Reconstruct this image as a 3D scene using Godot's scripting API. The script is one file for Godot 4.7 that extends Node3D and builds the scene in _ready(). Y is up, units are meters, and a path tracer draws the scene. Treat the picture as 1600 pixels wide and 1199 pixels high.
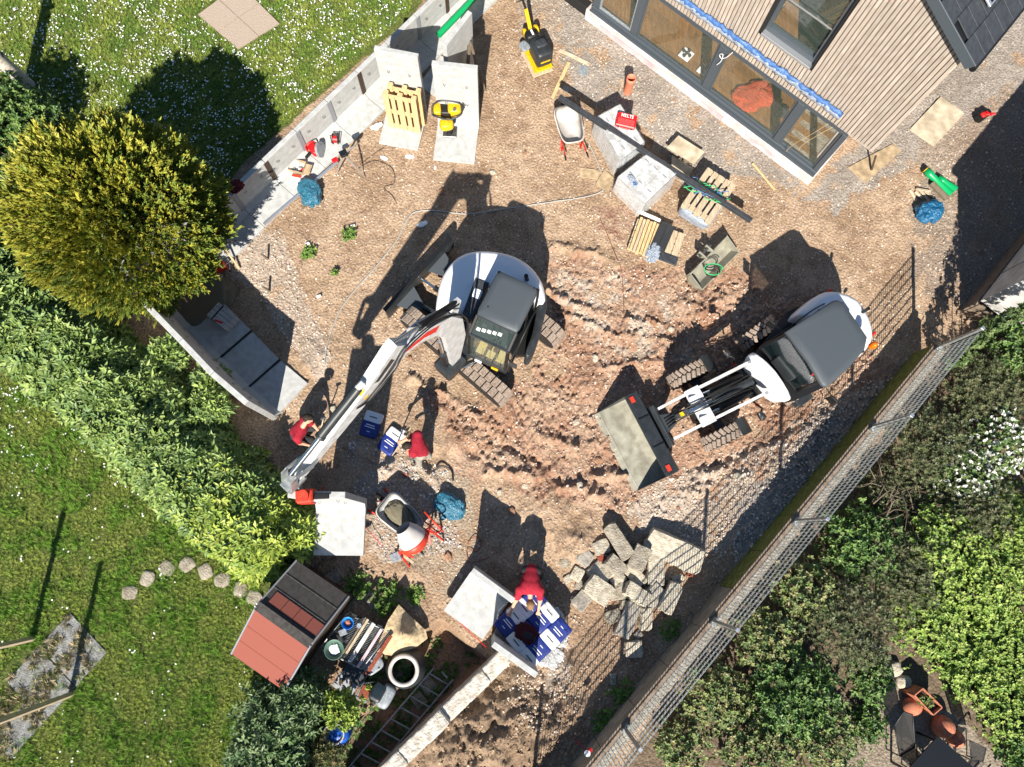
extends Node3D
# A building site seen from a drone: tracked excavator and wheel loader, concrete L-shaped retaining elements, a new house and the gardens around it.
# x runs to the right of the photograph, z towards its lower edge, y up; metres.

var M := {}
var T := {}
var taken := {}
var org := Vector3.ZERO
var rng := RandomNumberGenerator.new()
var nz := FastNoiseLite.new()
const ORD := ["first", "second", "third", "fourth", "fifth", "sixth", "seventh", "eighth", "ninth", "tenth", "eleventh", "twelfth"]
const GX0 := -13.6
const GZ0 := -15.4
const GS := 0.05
const GNX := 578
const GNZ := 424
var gh := PackedFloat32Array()
var gc := PackedColorArray()
const HOUSE_P := Vector3(7.8, 0, -8.72)
const HOUSE_U := Vector3(0.7604, 0, 0.6494)
const HOUSE_N := Vector3(-0.6494, 0, 0.7604)

# ---------------------------------------------------------------- naming
func numbered(called: String) -> String:
	if not taken.has(called):
		taken[called] = 0
		return called
	taken[called] += 1
	return "%s_%03d" % [called, taken[called]]

func tag(o: Node, label: String, category := "", group := "", kind := "") -> void:
	if label: o.set_meta("label", label)
	if category: o.set_meta("category", category)
	if group: o.set_meta("group", group)
	if kind: o.set_meta("kind", kind)

func thing(called: String, label: String, category: String, at: Vector3, group := "") -> Node3D:
	var o := Node3D.new()
	o.name = numbered(called)
	add_child(o)
	o.position = at
	org = at
	tag(o, label, category, group)
	return o

func setting(called: String, at := Vector3.ZERO) -> Node3D:
	var o := Node3D.new()
	o.name = numbered(called)
	add_child(o)
	o.position = at
	org = at
	o.set_meta("kind", "structure")
	return o

func mb() -> SurfaceTool:
	var s := SurfaceTool.new()
	s.begin(Mesh.PRIMITIVE_TRIANGLES)
	return s

func put(s: SurfaceTool, called: String, m: Material, parent: Node) -> MeshInstance3D:
	s.generate_normals()
	var o := MeshInstance3D.new()
	o.mesh = s.commit()
	o.material_override = m
	o.name = called
	parent.add_child(o, true)
	return o

func put_mesh(me: Mesh, called: String, m: Material, parent: Node, tr: Transform3D) -> MeshInstance3D:
	var o := MeshInstance3D.new()
	o.mesh = me
	o.material_override = m
	o.name = called
	o.transform = tr
	parent.add_child(o, true)
	return o

func copy_of(src: Node3D, at: Vector3, turn: float, label := "") -> Node3D:
	var c: Node3D = src.duplicate()
	c.name = numbered(String(src.name).rstrip("0123456789").trim_suffix("_"))
	add_child(c)
	c.position = at
	c.rotation.y = turn
	if label: c.set_meta("label", label)
	return c

# ---------------------------------------------------------------- shapes (world metres, stored relative to org)
func tri(s: SurfaceTool, a: Vector3, b: Vector3, c: Vector3, n: Vector3) -> void:
	if (b - a).cross(c - a).dot(n) > 0.0:
		s.add_vertex(a - org); s.add_vertex(c - org); s.add_vertex(b - org)
	else:
		s.add_vertex(a - org); s.add_vertex(b - org); s.add_vertex(c - org)

func quad(s: SurfaceTool, a: Vector3, b: Vector3, c: Vector3, d: Vector3, n: Vector3) -> void:
	tri(s, a, b, c, n)
	tri(s, a, c, d, n)

func _bp(c: Vector3, ax: Array, l: Array, sg: Array, face: int, b: float) -> Vector3:
	var p := c
	for k in 3:
		p += ax[k] * (sg[k] * (l[k] if k == face else l[k] - b))
	return p

func obox(s: SurfaceTool, c: Vector3, x: Vector3, y: Vector3, z: Vector3, b := 0.01) -> void:
	s.set_smooth_group(-1)
	var ax := [x.normalized(), y.normalized(), z.normalized()]
	var l := [x.length(), y.length(), z.length()]
	b = minf(b, 0.45 * minf(l[0], minf(l[1], l[2])))
	for f in 3:
		var j := (f + 1) % 3
		var k := (f + 2) % 3
		for sf in [-1.0, 1.0]:
			var pt := []
			for q in [[-1.0, -1.0], [1.0, -1.0], [1.0, 1.0], [-1.0, 1.0]]:
				var sg := [0.0, 0.0, 0.0]
				sg[f] = sf; sg[j] = q[0]; sg[k] = q[1]
				pt.append(_bp(c, ax, l, sg, f, b))
			quad(s, pt[0], pt[1], pt[2], pt[3], ax[f] * sf)
		if b > 0.0:
			for sj in [-1.0, 1.0]:
				for sk in [-1.0, 1.0]:
					var e0 := [0.0, 0.0, 0.0]
					var e1 := [0.0, 0.0, 0.0]
					e0[f] = -1.0; e0[j] = sj; e0[k] = sk
					e1[f] = 1.0; e1[j] = sj; e1[k] = sk
					quad(s, _bp(c, ax, l, e0, j, b), _bp(c, ax, l, e1, j, b), _bp(c, ax, l, e1, k, b), _bp(c, ax, l, e0, k, b), ax[j] * sj + ax[k] * sk)
	if b > 0.0:
		for sx in [-1.0, 1.0]:
			for sy in [-1.0, 1.0]:
				for sz in [-1.0, 1.0]:
					var sg := [sx, sy, sz]
					tri(s, _bp(c, ax, l, sg, 0, b), _bp(c, ax, l, sg, 1, b), _bp(c, ax, l, sg, 2, b), ax[0] * sx + ax[1] * sy + ax[2] * sz)

func box(s: SurfaceTool, c: Vector3, size: Vector3, yaw := 0.0, b := 0.01, pitch := 0.0, roll := 0.0) -> void:
	var q := Basis.from_euler(Vector3(pitch, yaw, roll))
	obox(s, c, q.x * size.x * 0.5, q.y * size.y * 0.5, q.z * size.z * 0.5, b)

# a bar of width w (across, level) and height h from a to b
func bar(s: SurfaceTool, a: Vector3, b: Vector3, w: float, h: float, bev := 0.005, up := Vector3.UP) -> void:
	var d := (b - a)
	var x := d.normalized()
	var z := x.cross(up).normalized()
	var y := z.cross(x)
	obox(s, (a + b) * 0.5, d * 0.5, y * h * 0.5, z * w * 0.5, bev)

func cyl(s: SurfaceTool, a: Vector3, b: Vector3, ra: float, rb := -1.0, n := 12, caps := true) -> void:
	if rb < 0.0: rb = ra
	var d := (b - a).normalized()
	var u := d.cross(Vector3.UP if absf(d.y) < 0.9 else Vector3.RIGHT).normalized()
	var v := d.cross(u)
	for i in n:
		var t0 := TAU * i / n
		var t1 := TAU * (i + 1) / n
		var e0 := u * cos(t0) + v * sin(t0)
		var e1 := u * cos(t1) + v * sin(t1)
		s.set_smooth_group(1)
		quad(s, a + e0 * ra, a + e1 * ra, b + e1 * rb, b + e0 * rb, e0 + e1)
		if caps:
			s.set_smooth_group(-1)
			tri(s, a, a + e0 * ra, a + e1 * ra, -d)
			tri(s, b, b + e0 * rb, b + e1 * rb, d)

func tube(s: SurfaceTool, pts: Array, r: float, n := 6, r_end := -1.0) -> void:
	s.set_smooth_group(1)
	var u := Vector3.ZERO
	var rings := []
	for i in pts.size():
		var d: Vector3 = (pts[mini(i + 1, pts.size() - 1)] - pts[maxi(i - 1, 0)]).normalized()
		if i == 0:
			u = d.cross(Vector3.UP if absf(d.y) < 0.9 else Vector3.RIGHT).normalized()
		u = (u - d * u.dot(d)).normalized()
		var v := d.cross(u)
		var rr: float = r if r_end < 0.0 else lerpf(r, r_end, float(i) / (pts.size() - 1))
		var ring := []
		for k in n:
			var t := TAU * k / n
			ring.append(pts[i] + (u * cos(t) + v * sin(t)) * rr)
		rings.append(ring)
	for i in pts.size() - 1:
		var c: Vector3 = (pts[i] + pts[i + 1]) * 0.5
		for k in n:
			var k2 := (k + 1) % n
			var m: Vector3 = (rings[i][k] + rings[i + 1][k2]) * 0.5 - c
			quad(s, rings[i][k], rings[i][k2], rings[i + 1][k2], rings[i + 1][k], m)
	for e in [0, pts.size() - 1]:
		var dd: Vector3 = (pts[0] - pts[1]) if e == 0 else (pts[e] - pts[e - 1])
		for k in range(1, n - 1):
			tri(s, rings[e][0], rings[e][k], rings[e][k + 1], dd)

func curve(p: Array, steps := 6) -> Array:
	var out := []
	for i in p.size() - 1:
		var a: Vector3 = p[maxi(i - 1, 0)]
		var b: Vector3 = p[i]
		var c: Vector3 = p[i + 1]
		var d: Vector3 = p[mini(i + 2, p.size() - 1)]
		for k in steps:
			out.append(b.cubic_interpolate(c, a, d, float(k) / steps))
	out.append(p[p.size() - 1])
	return out

# a flat outline (in order) pushed along e
func prism(s: SurfaceTool, p: Array, e: Vector3) -> void:
	s.set_smooth_group(-1)
	var nn := Vector3.ZERO
	for i in p.size():
		nn += (p[i] as Vector3).cross(p[(i + 1) % p.size()])
	nn = nn.normalized()
	var u: Vector3 = (p[1] - p[0]).normalized()
	var v := nn.cross(u)
	var flat := PackedVector2Array()
	for q in p: flat.append(Vector2((q - p[0]).dot(u), (q - p[0]).dot(v)))
	var id := Geometry2D.triangulate_polygon(flat)
	var sgn := 1.0 if nn.dot(e) > 0.0 else -1.0
	for i in range(0, id.size(), 3):
		tri(s, p[id[i]], p[id[i + 1]], p[id[i + 2]], -e)
		tri(s, p[id[i]] + e, p[id[i + 1]] + e, p[id[i + 2]] + e, e)
	for i in p.size():
		var a: Vector3 = p[i]
		var b: Vector3 = p[(i + 1) % p.size()]
		quad(s, a, b, b + e, a + e, (b - a).cross(nn))

# profile of (radius, height along axis)
func lathe(s: SurfaceTool, base: Vector3, axis: Vector3, prof: Array, n := 20, squash := 1.0, smooth := true) -> void:
	s.set_smooth_group(1 if smooth else -1)
	var d := axis.normalized()
	var u := d.cross(Vector3.UP if absf(d.y) < 0.9 else Vector3.RIGHT).normalized()
	var v := d.cross(u)
	for i in prof.size() - 1:
		var p0: Vector2 = prof[i]
		var p1: Vector2 = prof[i + 1]
		for k in n:
			var t0 := TAU * k / n
			var t1 := TAU * (k + 1) / n
			var e0 := u * cos(t0) + v * sin(t0) * squash
			var e1 := u * cos(t1) + v * sin(t1) * squash
			var nrm := (e0 + e1) * (p1.y - p0.y) - d * 2.0 * (p1.x - p0.x)
			var a := base + d * p0.y + e0 * p0.x
			var b := base + d * p0.y + e1 * p0.x
			var c := base + d * p1.y + e1 * p1.x
			var f := base + d * p1.y + e0 * p1.x
			if p0.x > 0.0001: tri(s, a, b, c, nrm)
			if p1.x > 0.0001: tri(s, a, c, f, nrm)

# a lumpy closed body: rounded box of half sizes h turned by q; power 2 = ball, 6 = box-like
func lump(s: SurfaceTool, c: Vector3, h: Vector3, q: Basis, power := 4.0, rough := 0.0, freq := 4.0, sd := 0, n := 8, smooth := true) -> void:
	s.set_smooth_group(1 if smooth else -1)
	var off := Vector3(sd * 17.3, sd * 5.1, sd * 9.7)
	for f in 6:
		var ax := f % 3
		var sg := 1.0 if f < 3 else -1.0
		var g := []
		for i in n + 1:
			var row := []
			for j in n + 1:
				var p := Vector3.ZERO
				p[ax] = sg
				p[(ax + 1) % 3] = 2.0 * i / n - 1.0
				p[(ax + 2) % 3] = 2.0 * j / n - 1.0
				var m := pow(pow(absf(p.x), power) + pow(absf(p.y), power) + pow(absf(p.z), power), 1.0 / power)
				p /= m
				if rough > 0.0:
					p *= 1.0 + rough * nz.get_noise_3dv((p * freq + off) * 34.0)
				row.append(c + q * (p * h))
			g.append(row)
		for i in n:
			for j in n:
				quad(s, g[i][j], g[i + 1][j], g[i + 1][j + 1], g[i][j + 1], (g[i][j] + g[i + 1][j + 1]) * 0.5 - c)

func many(called: String, me: Mesh, m: Material, trs: Array, cols: Array, parent: Node, at := Vector3.ZERO) -> MultiMeshInstance3D:
	var mm := MultiMesh.new()
	mm.transform_format = MultiMesh.TRANSFORM_3D
	mm.use_colors = cols.size() > 0
	mm.mesh = me
	mm.instance_count = trs.size()
	for i in trs.size():
		mm.set_instance_transform(i, trs[i])
		if cols.size() > 0: mm.set_instance_color(i, cols[i])
	var o := MultiMeshInstance3D.new()
	o.multimesh = mm
	o.material_override = m
	o.name = called
	o.position = at
	parent.add_child(o, true)
	o.set_meta("kind", "stuff")
	return o

# ---------------------------------------------------------------- textures and materials
func noise_tex(sd: int, freq: float, lo: Color, hi: Color, size := 256, octaves := 4, gamma := 1.0, kind := FastNoiseLite.TYPE_SIMPLEX_SMOOTH) -> ImageTexture:
	var f := FastNoiseLite.new()
	f.seed = sd
	f.frequency = freq
	f.noise_type = kind
	f.fractal_octaves = octaves
	var src := f.get_seamless_image(size, size)
	src.convert(Image.FORMAT_L8)
	var d := src.get_data()
	var out := PackedByteArray()
	out.resize(size * size * 3)
	for i in size * size:
		var t := pow(d[i] / 255.0, gamma)
		out[i * 3] = int(lerpf(lo.r, hi.r, t) * 255.0)
		out[i * 3 + 1] = int(lerpf(lo.g, hi.g, t) * 255.0)
		out[i * 3 + 2] = int(lerpf(lo.b, hi.b, t) * 255.0)
	return ImageTexture.create_from_image(Image.create_from_data(size, size, false, Image.FORMAT_RGB8, out))

func bump_tex(sd: int, freq: float, strength := 6.0, size := 256) -> ImageTexture:
	var f := FastNoiseLite.new()
	f.seed = sd
	f.frequency = freq
	f.fractal_octaves = 5
	var im := f.get_seamless_image(size, size)
	im.convert(Image.FORMAT_RGBA8)
	im.bump_map_to_normal_map(strength)
	return ImageTexture.create_from_image(im)

func mat(key: String, c: Color, rough := 0.7, metal := 0.0, tex := "", scale := 1.0, bump := "", depth := 0.5) -> StandardMaterial3D:
	var m := StandardMaterial3D.new()
	m.albedo_color = c
	m.roughness = rough
	m.metallic = metal
	if tex:
		m.albedo_texture = T[tex]
	if bump:
		m.normal_enabled = true
		m.normal_texture = T[bump]
		m.normal_scale = depth
	if tex or bump:
		m.uv1_triplanar = true
		m.uv1_world_triplanar = true
		m.uv1_scale = Vector3.ONE * scale
	m.cull_mode = BaseMaterial3D.CULL_DISABLED
	M[key] = m
	return m

func make_materials() -> void:
	T.grain = noise_tex(3, 0.09, Color(0.72, 0.72, 0.72), Color(1, 1, 1))
	T.fine = noise_tex(5, 0.22, Color(0.6, 0.6, 0.6), Color(1, 1, 1))
	T.blotch = noise_tex(7, 0.014, Color(0.7, 0.69, 0.67), Color(1, 1, 1), 256, 5)
	T.stain = noise_tex(11, 0.02, Color(0.6, 0.57, 0.53), Color(1, 1, 1), 256, 5, 0.6)
	T.concrete = noise_tex(13, 0.012, Color(0.84, 0.84, 0.83), Color(1, 1, 1), 512, 4)
	# concrete: clouded grey with pin holes
	var ci := T.concrete.get_image() as Image
	var cr := RandomNumberGenerator.new()
	cr.seed = 4
	for k in 330:
		var px := cr.randi() % 508
		var py := cr.randi() % 508
		var r := 1 + cr.randi() % 3
		for y in r:
			for x in r:
				ci.set_pixel(px + x, py + y, Color(0.42, 0.41, 0.39))
	T.concrete = ImageTexture.create_from_image(ci)
	T.mud = noise_tex(17, 0.025, Color(0.68, 0.56, 0.46), Color(1, 1, 1), 256, 5, 0.8)
	T.moss = noise_tex(19, 0.03, Color(0.45, 0.52, 0.25), Color(1, 0.98, 0.92), 256, 5)
	T.rust = noise_tex(23, 0.03, Color(0.75, 0.55, 0.42), Color(1, 1, 1), 256, 5, 0.5)
	T.soil = noise_tex(29, 0.045, Color(0.6, 0.57, 0.54), Color(1, 1, 1), 512, 5, 0.7)
	T.rough = bump_tex(31, 0.08, 8.0)
	T.crumple = bump_tex(37, 0.02, 14.0)
	T.pits = bump_tex(41, 0.15, 6.0)
	# long grain for wood: a noise stretched along one axis
	var f := FastNoiseLite.new()
	f.seed = 43
	f.frequency = 0.02
	f.fractal_octaves = 4
	var im := Image.create(256, 256, false, Image.FORMAT_RGB8)
	for y in 256:
		for x in 256:
			var a := TAU * x / 256.0
			var v := 0.5 + 0.5 * f.get_noise_3d(cos(a) * 220.0, sin(a) * 220.0, y * 0.55)
			im.set_pixel(x, y, Color(0.7, 0.66, 0.6).lerp(Color(1, 1, 1), v))
	T.wood = ImageTexture.create_from_image(im)

	mat("concrete", Color(0.735, 0.74, 0.735), 0.9, 0.0, "concrete", 0.7, "pits", 0.06)
	mat("concrete_old", Color(0.66, 0.63, 0.57), 0.95, 0.0, "stain", 0.8, "rough", 0.6)
	mat("plaster_white", Color(0.86, 0.84, 0.82), 0.9, 0.0, "blotch", 0.6)
	mat("foam_white", Color(0.91, 0.88, 0.88), 0.85, 0.0, "blotch", 0.5)
	mat("foam_pink", Color(0.89, 0.78, 0.8), 0.85, 0.0, "blotch", 0.7)
	mat("paint_white", Color(0.9, 0.905, 0.91), 0.22)
	M.paint_white.clearcoat_enabled = true
	M.paint_white.clearcoat = 0.6
	mat("arm_white", Color(0.88, 0.885, 0.89), 0.35, 0.0, "blotch", 1.5)
	mat("dark_paint", Color(0.2, 0.22, 0.235), 0.45, 0.0, "blotch", 1.3)
	mat("roof_dark", Color(0.27, 0.295, 0.315), 0.55)
	mat("black", Color(0.075, 0.08, 0.085), 0.5)
	mat("rubber", Color(0.13, 0.125, 0.12), 0.85, 0.0, "mud", 2.0)
	mat("rubber_muddy", Color(0.64, 0.61, 0.58), 0.95, 0.0, "mud", 2.4, "rough", 0.5)
	mat("chrome", Color(0.86, 0.87, 0.88), 0.18, 1.0)
	mat("steel", Color(0.56, 0.57, 0.58), 0.42, 0.85, "blotch", 2.0)
	mat("steel_worn", Color(0.66, 0.65, 0.59), 0.6, 0.1, "blotch", 0.8)
	mat("galvanised", Color(0.72, 0.745, 0.75), 0.45, 0.55, "blotch", 3.0)
	mat("aluminium", Color(0.84, 0.85, 0.86), 0.32, 0.8)
	mat("red_paint", Color(0.78, 0.13, 0.1), 0.45)
	mat("red_case", Color(0.83, 0.08, 0.1), 0.42)
	mat("orange_red", Color(0.9, 0.27, 0.17), 0.5, 0.0, "blotch", 2.0)
	mat("amber", Color(0.95, 0.42, 0.05), 0.2)
	mat("yellow", Color(0.95, 0.78, 0.1), 0.4, 0.0, "blotch", 3.0)
	mat("decal_white", Color(0.93, 0.93, 0.92), 0.6)
	mat("decal_grey", Color(0.52, 0.53, 0.55), 0.6)
	mat("bag_blue", Color(0.1, 0.2, 0.55), 0.5, 0.0, "blotch", 3.0)
	mat("bag_white", Color(0.87, 0.87, 0.87), 0.55)
	mat("sack_blue", Color(0.2, 0.47, 0.58), 0.35, 0.0, "blotch", 4.0, "crumple", 1.0)
	mat("sack_blue_deep", Color(0.12, 0.42, 0.6), 0.32, 0.0, "blotch", 4.0, "crumple", 1.0)
	mat("mat_yellow", Color(0.74, 0.7, 0.44), 0.8)
	mat("wood_pale", Color(0.92, 0.8, 0.61), 0.8, 0.0, "wood", 1.1)
	mat("wood_old", Color(0.82, 0.76, 0.66), 0.85, 0.0, "wood", 1.1)
	mat("wood_grey", Color(0.5, 0.46, 0.4), 0.9, 0.0, "wood", 1.1)
	mat("wood_dark", Color(0.3, 0.24, 0.19), 0.85, 0.0, "wood", 1.1)
	mat("ply", Color(0.83, 0.77, 0.67), 0.85, 0.0, "blotch", 0.7)
	mat("cardboard", Color(0.75, 0.66, 0.53), 0.9, 0.0, "blotch", 1.2)
	mat("terracotta", Color(0.8, 0.5, 0.38), 0.85, 0.0, "blotch", 3.0)
	mat("terracotta_pipe", Color(0.8, 0.47, 0.36), 0.6)
	mat("green_pipe", Color(0.05, 0.58, 0.34), 0.35)
	mat("green_strap", Color(0.2, 0.68, 0.4), 0.6)
	mat("hose_grey", Color(0.62, 0.62, 0.6), 0.6)
	mat("skin", Color(0.83, 0.61, 0.5), 0.6)
	M.skin.subsurf_scatter_enabled = true
	M.skin.subsurf_scatter_strength = 0.15
	mat("shirt_red", Color(0.7, 0.1, 0.2), 0.9, 0.0, "blotch", 5.0)
	mat("shirt_wine", Color(0.38, 0.06, 0.12), 0.9, 0.0, "blotch", 5.0)
	mat("trousers_dark", Color(0.2, 0.2, 0.22), 0.95, 0.0, "blotch", 5.0)
	mat("trousers_pale", Color(0.66, 0.64, 0.6), 0.95, 0.0, "stain", 4.0)
	mat("hair", Color(0.19, 0.14, 0.1), 0.8, 0.0, "fine", 12.0)
	mat("hair_light", Color(0.62, 0.47, 0.33), 0.75, 0.0, "fine", 12.0)
	mat("shingle_red", Color(0.66, 0.37, 0.31), 0.9, 0.0, "fine", 3.0)
	mat("felt_dark", Color(0.3, 0.29, 0.28), 0.95, 0.0, "stain", 1.5)
	mat("plastic_grey", Color(0.6, 0.63, 0.66), 0.45, 0.0, "blotch", 3.0)
	mat("plastic_dark", Color(0.23, 0.25, 0.27), 0.5, 0.0, "blotch", 3.0)
	mat("slate", Color(0.245, 0.26, 0.285), 0.55, 0.0, "blotch", 2.0)
	mat("frame_grey", Color(0.27, 0.3, 0.325), 0.45)
	mat("mortar", Color(0.55, 0.52, 0.43), 0.95, 0.0, "fine", 4.0, "rough", 0.8)
	mat("stone_rubble", Color(0.8, 0.77, 0.7), 0.95, 0.0, "stain", 1.3, "rough", 0.8)
	mat("clod", Color(0.68, 0.53, 0.42), 0.95, 0.0, "stain", 2.0, "rough", 0.8)
	mat("brick_red", Color(0.6, 0.31, 0.23), 0.95, 0.0, "stain", 2.5, "rough", 0.6)
	mat("canvas", Color(0.8, 0.72, 0.58), 0.9, 0.0, "stain", 1.0, "crumple", 0.6)
	mat("wrap_white", Color(0.85, 0.86, 0.87), 0.4, 0.0, "blotch", 1.0, "crumple", 0.15)
	mat("foil_blue", Color(0.33, 0.5, 0.76), 0.25, 0.0, "blotch", 6.0, "crumple", 1.0)
	mat("foil_silver", Color(0.68, 0.73, 0.8), 0.22, 0.1, "blotch", 6.0, "crumple", 1.2)
	var gl := mat("glass", Color(0.5, 0.58, 0.52, 0.07), 0.02)
	gl.transparency = BaseMaterial3D.TRANSPARENCY_ALPHA
	var gd := mat("glass_dark", Color(0.1, 0.16, 0.17, 0.3), 0.03)
	gd.transparency = BaseMaterial3D.TRANSPARENCY_ALPHA
	var cp := mat("clear_film", Color(0.9, 0.92, 0.93, 0.38), 0.12, 0.0, "", 3.0, "crumple", 1.0)
	cp.transparency = BaseMaterial3D.TRANSPARENCY_ALPHA
	for k in ["leaf", "grassy", "petal", "pebble"]:
		var lm := mat(k, Color(1, 1, 1), 0.55 if k == "leaf" else 0.9)
		lm.vertex_color_use_as_albedo = true
	M.leaf.backlight_enabled = true
	M.leaf.backlight = Color(0.2, 0.26, 0.07)
	M.grassy.backlight_enabled = true
	M.grassy.backlight = Color(0.16, 0.2, 0.05)
	var gm := mat("ground", Color(0.885, 0.875, 0.86), 0.97, 0.0, "soil", 0.62, "rough", 0.55)
	gm.vertex_color_use_as_albedo = true


# ---------------------------------------------------------------- the scene
func _ready() -> void:
	var cam := Camera3D.new()
	cam.name = "camera"
	cam.transform = Transform3D(Basis(Vector3(0.999604, 0.028153, 0.000000), Vector3(-0.006009, 0.213350, -0.976957), Vector3(-0.027505, 0.976570, 0.213434)), Vector3(0, 16, 0))
	cam.fov = 56.75
	cam.near = 0.1
	cam.far = 400.0
	add_child(cam)
	cam.current = true
	var env := Environment.new()
	var sm := ProceduralSkyMaterial.new()
	sm.sky_top_color = Color(0.42, 0.58, 0.79)
	sm.sky_horizon_color = Color(0.78, 0.84, 0.9)
	sm.sky_curve = 0.12
	sm.ground_bottom_color = Color(0.3, 0.27, 0.22)
	sm.ground_horizon_color = Color(0.62, 0.68, 0.72)
	sm.sky_energy_multiplier = 0.62
	var sky := Sky.new()
	sky.sky_material = sm
	env.background_mode = Environment.BG_SKY
	env.sky = sky
	env.tonemap_mode = Environment.TONE_MAPPER_LINEAR
	env.tonemap_exposure = 1.95
	env.sdfgi_enabled = true
	env.ssao_enabled = true
	env.ssil_enabled = true
	var we := WorldEnvironment.new()
	we.name = "world_environment"
	we.environment = env
	add_child(we)
	var sun := DirectionalLight3D.new()
	sun.name = "sun"
	var az := deg_to_rad(6.5)
	var el := deg_to_rad(41.0)
	var dir := Vector3(sin(az) * cos(el), -sin(el), -cos(az) * cos(el))
	sun.transform = Transform3D(Basis.looking_at(dir, Vector3.UP), Vector3(0, 30, 10))
	sun.light_energy = 1.6
	sun.light_color = Color(1.0, 0.97, 0.925)
	sun.light_angular_distance = 0.5
	sun.shadow_enabled = true
	add_child(sun)

	rng.seed = 20240517
	nz.seed = 99
	nz.frequency = 0.1
	nz.fractal_octaves = 3
	make_materials()
	build_ground()
	build_retaining_elements()
	build_house()
	build_boundary()
	build_vegetation()
	build_garden()
	build_excavator()
	build_loader()
	build_people()
	build_site_objects()
	build_yard_objects()
	build_scatter()

# ---------------------------------------------------------------- ground
func ground_y(x: float, z: float) -> float:
	var i := clampi(int((x - GX0) / GS), 0, GNX - 1)
	var j := clampi(int((z - GZ0) / GS), 0, GNZ - 1)
	return gh[j * GNX + i]

func on_ground(p: Vector3, lift := 0.0) -> Vector3:
	return Vector3(p.x, ground_y(p.x, p.z) + lift, p.z)

func _range(poly: Array, pad: float) -> Rect2i:
	var lo := Vector2(1e9, 1e9)
	var hi := Vector2(-1e9, -1e9)
	for p in poly:
		lo = lo.min(p)
		hi = hi.max(p)
	var i0 := clampi(int((lo.x - pad - GX0) / GS), 0, GNX - 1)
	var j0 := clampi(int((lo.y - pad - GZ0) / GS), 0, GNZ - 1)
	var i1 := clampi(int((hi.x + pad - GX0) / GS), 0, GNX - 1)
	var j1 := clampi(int((hi.y + pad - GZ0) / GS), 0, GNZ - 1)
	return Rect2i(i0, j0, i1 - i0 + 1, j1 - j0 + 1)

# lay one kind of earth over an outline whose edge is frayed by noise; share < 1 lets the earth below show through in patches
func lay(poly: Array, c: Color, c2: Color, fray := 0.25, share := 1.0, patch := 1.2, rough := 0.0, lift := 0.0) -> void:
	var pp := PackedVector2Array(poly)
	var r := _range(poly, fray)
	for j in range(r.position.y, r.end.y):
		var z := GZ0 + j * GS
		for i in range(r.position.x, r.end.x):
			var x := GX0 + i * GS
			var n1 := nz.get_noise_3d(x * 14.0, z * 14.0, 3.0)
			var n2 := nz.get_noise_3d(x * 14.0, z * 14.0, 77.0)
			if not Geometry2D.is_point_in_polygon(Vector2(x + n1 * fray, z + n2 * fray), pp): continue
			if share < 1.0:
				var m := 0.5 + 0.9 * nz.get_noise_3d(x * 10.0 * patch, z * 10.0 * patch, 200.0) + 0.35 * nz.get_noise_3d(x * 55.0, z * 55.0, 20.0)
				if m > share: continue
			var t := clampf(0.5 + 0.8 * nz.get_noise_3d(x * 8.0, z * 8.0, 40.0) + 0.6 * nz.get_noise_3d(x * 60.0, z * 60.0, 60.0), 0.0, 1.0)
			gc[j * GNX + i] = c.lerp(c2, t)
			if rough != 0.0: gh[j * GNX + i] += rough * nz.get_noise_3d(x * 90.0, z * 90.0, 9.0)
			if lift != 0.0: gh[j * GNX + i] += lift

# a ridge or a rut (height < 0) along a line
func ridge(pts: Array, height: float, width: float, wob := 0.5) -> void:
	for k in pts.size() - 1:
		var a: Vector2 = pts[k]
		var b: Vector2 = pts[k + 1]
		var r := _range([a, b], width * 2.5)
		for j in range(r.position.y, r.end.y):
			for i in range(r.position.x, r.end.x):
				var p := Vector2(GX0 + i * GS, GZ0 + j * GS)
				p += Vector2(nz.get_noise_2d(p.x * 30.0, p.y * 30.0), nz.get_noise_2d(p.y * 30.0, p.x * 30.0 + 50.0)) * 0.12
				var q := Geometry2D.get_closest_point_to_segment(p, a, b)
				var d := p.distance_to(q) / width
				if d > 2.4: continue
				var f := exp(-d * d * 1.5) * height * 1.4 * (1.0 + wob * nz.get_noise_2d(p.x * 45.0, p.y * 45.0 + 11.0) * 2.0)
				var id := j * GNX + i
				var f0 := f
				gh[id] = gh[id] + f0 * (0.55 if k > 0 else 1.0)

func mound(c: Vector2, r: float, height: float, wob := 0.4) -> void:
	var b := _range([c], r * 1.3)
	for j in range(b.position.y, b.end.y):
		for i in range(b.position.x, b.end.x):
			var p := Vector2(GX0 + i * GS, GZ0 + j * GS)
			var d := p.distance_to(c) / r * (1.0 + wob * nz.get_noise_2d(p.x * 20.0, p.y * 20.0))
			if d < 1.0:
				var w := 1.0 - d * d
				gh[j * GNX + i] += height * w * w * (1.0 + 0.5 * nz.get_noise_2d(p.x * 30.0, p.y * 30.0))

func level(poly: Array, y: float) -> void:
	var pp := PackedVector2Array(poly)
	var r := _range(poly, 0.1)
	for j in range(r.position.y, r.end.y):
		for i in range(r.position.x, r.end.x):
			if Geometry2D.is_point_in_polygon(Vector2(GX0 + i * GS, GZ0 + j * GS), pp): gh[j * GNX + i] = minf(gh[j * GNX + i], y)

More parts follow.
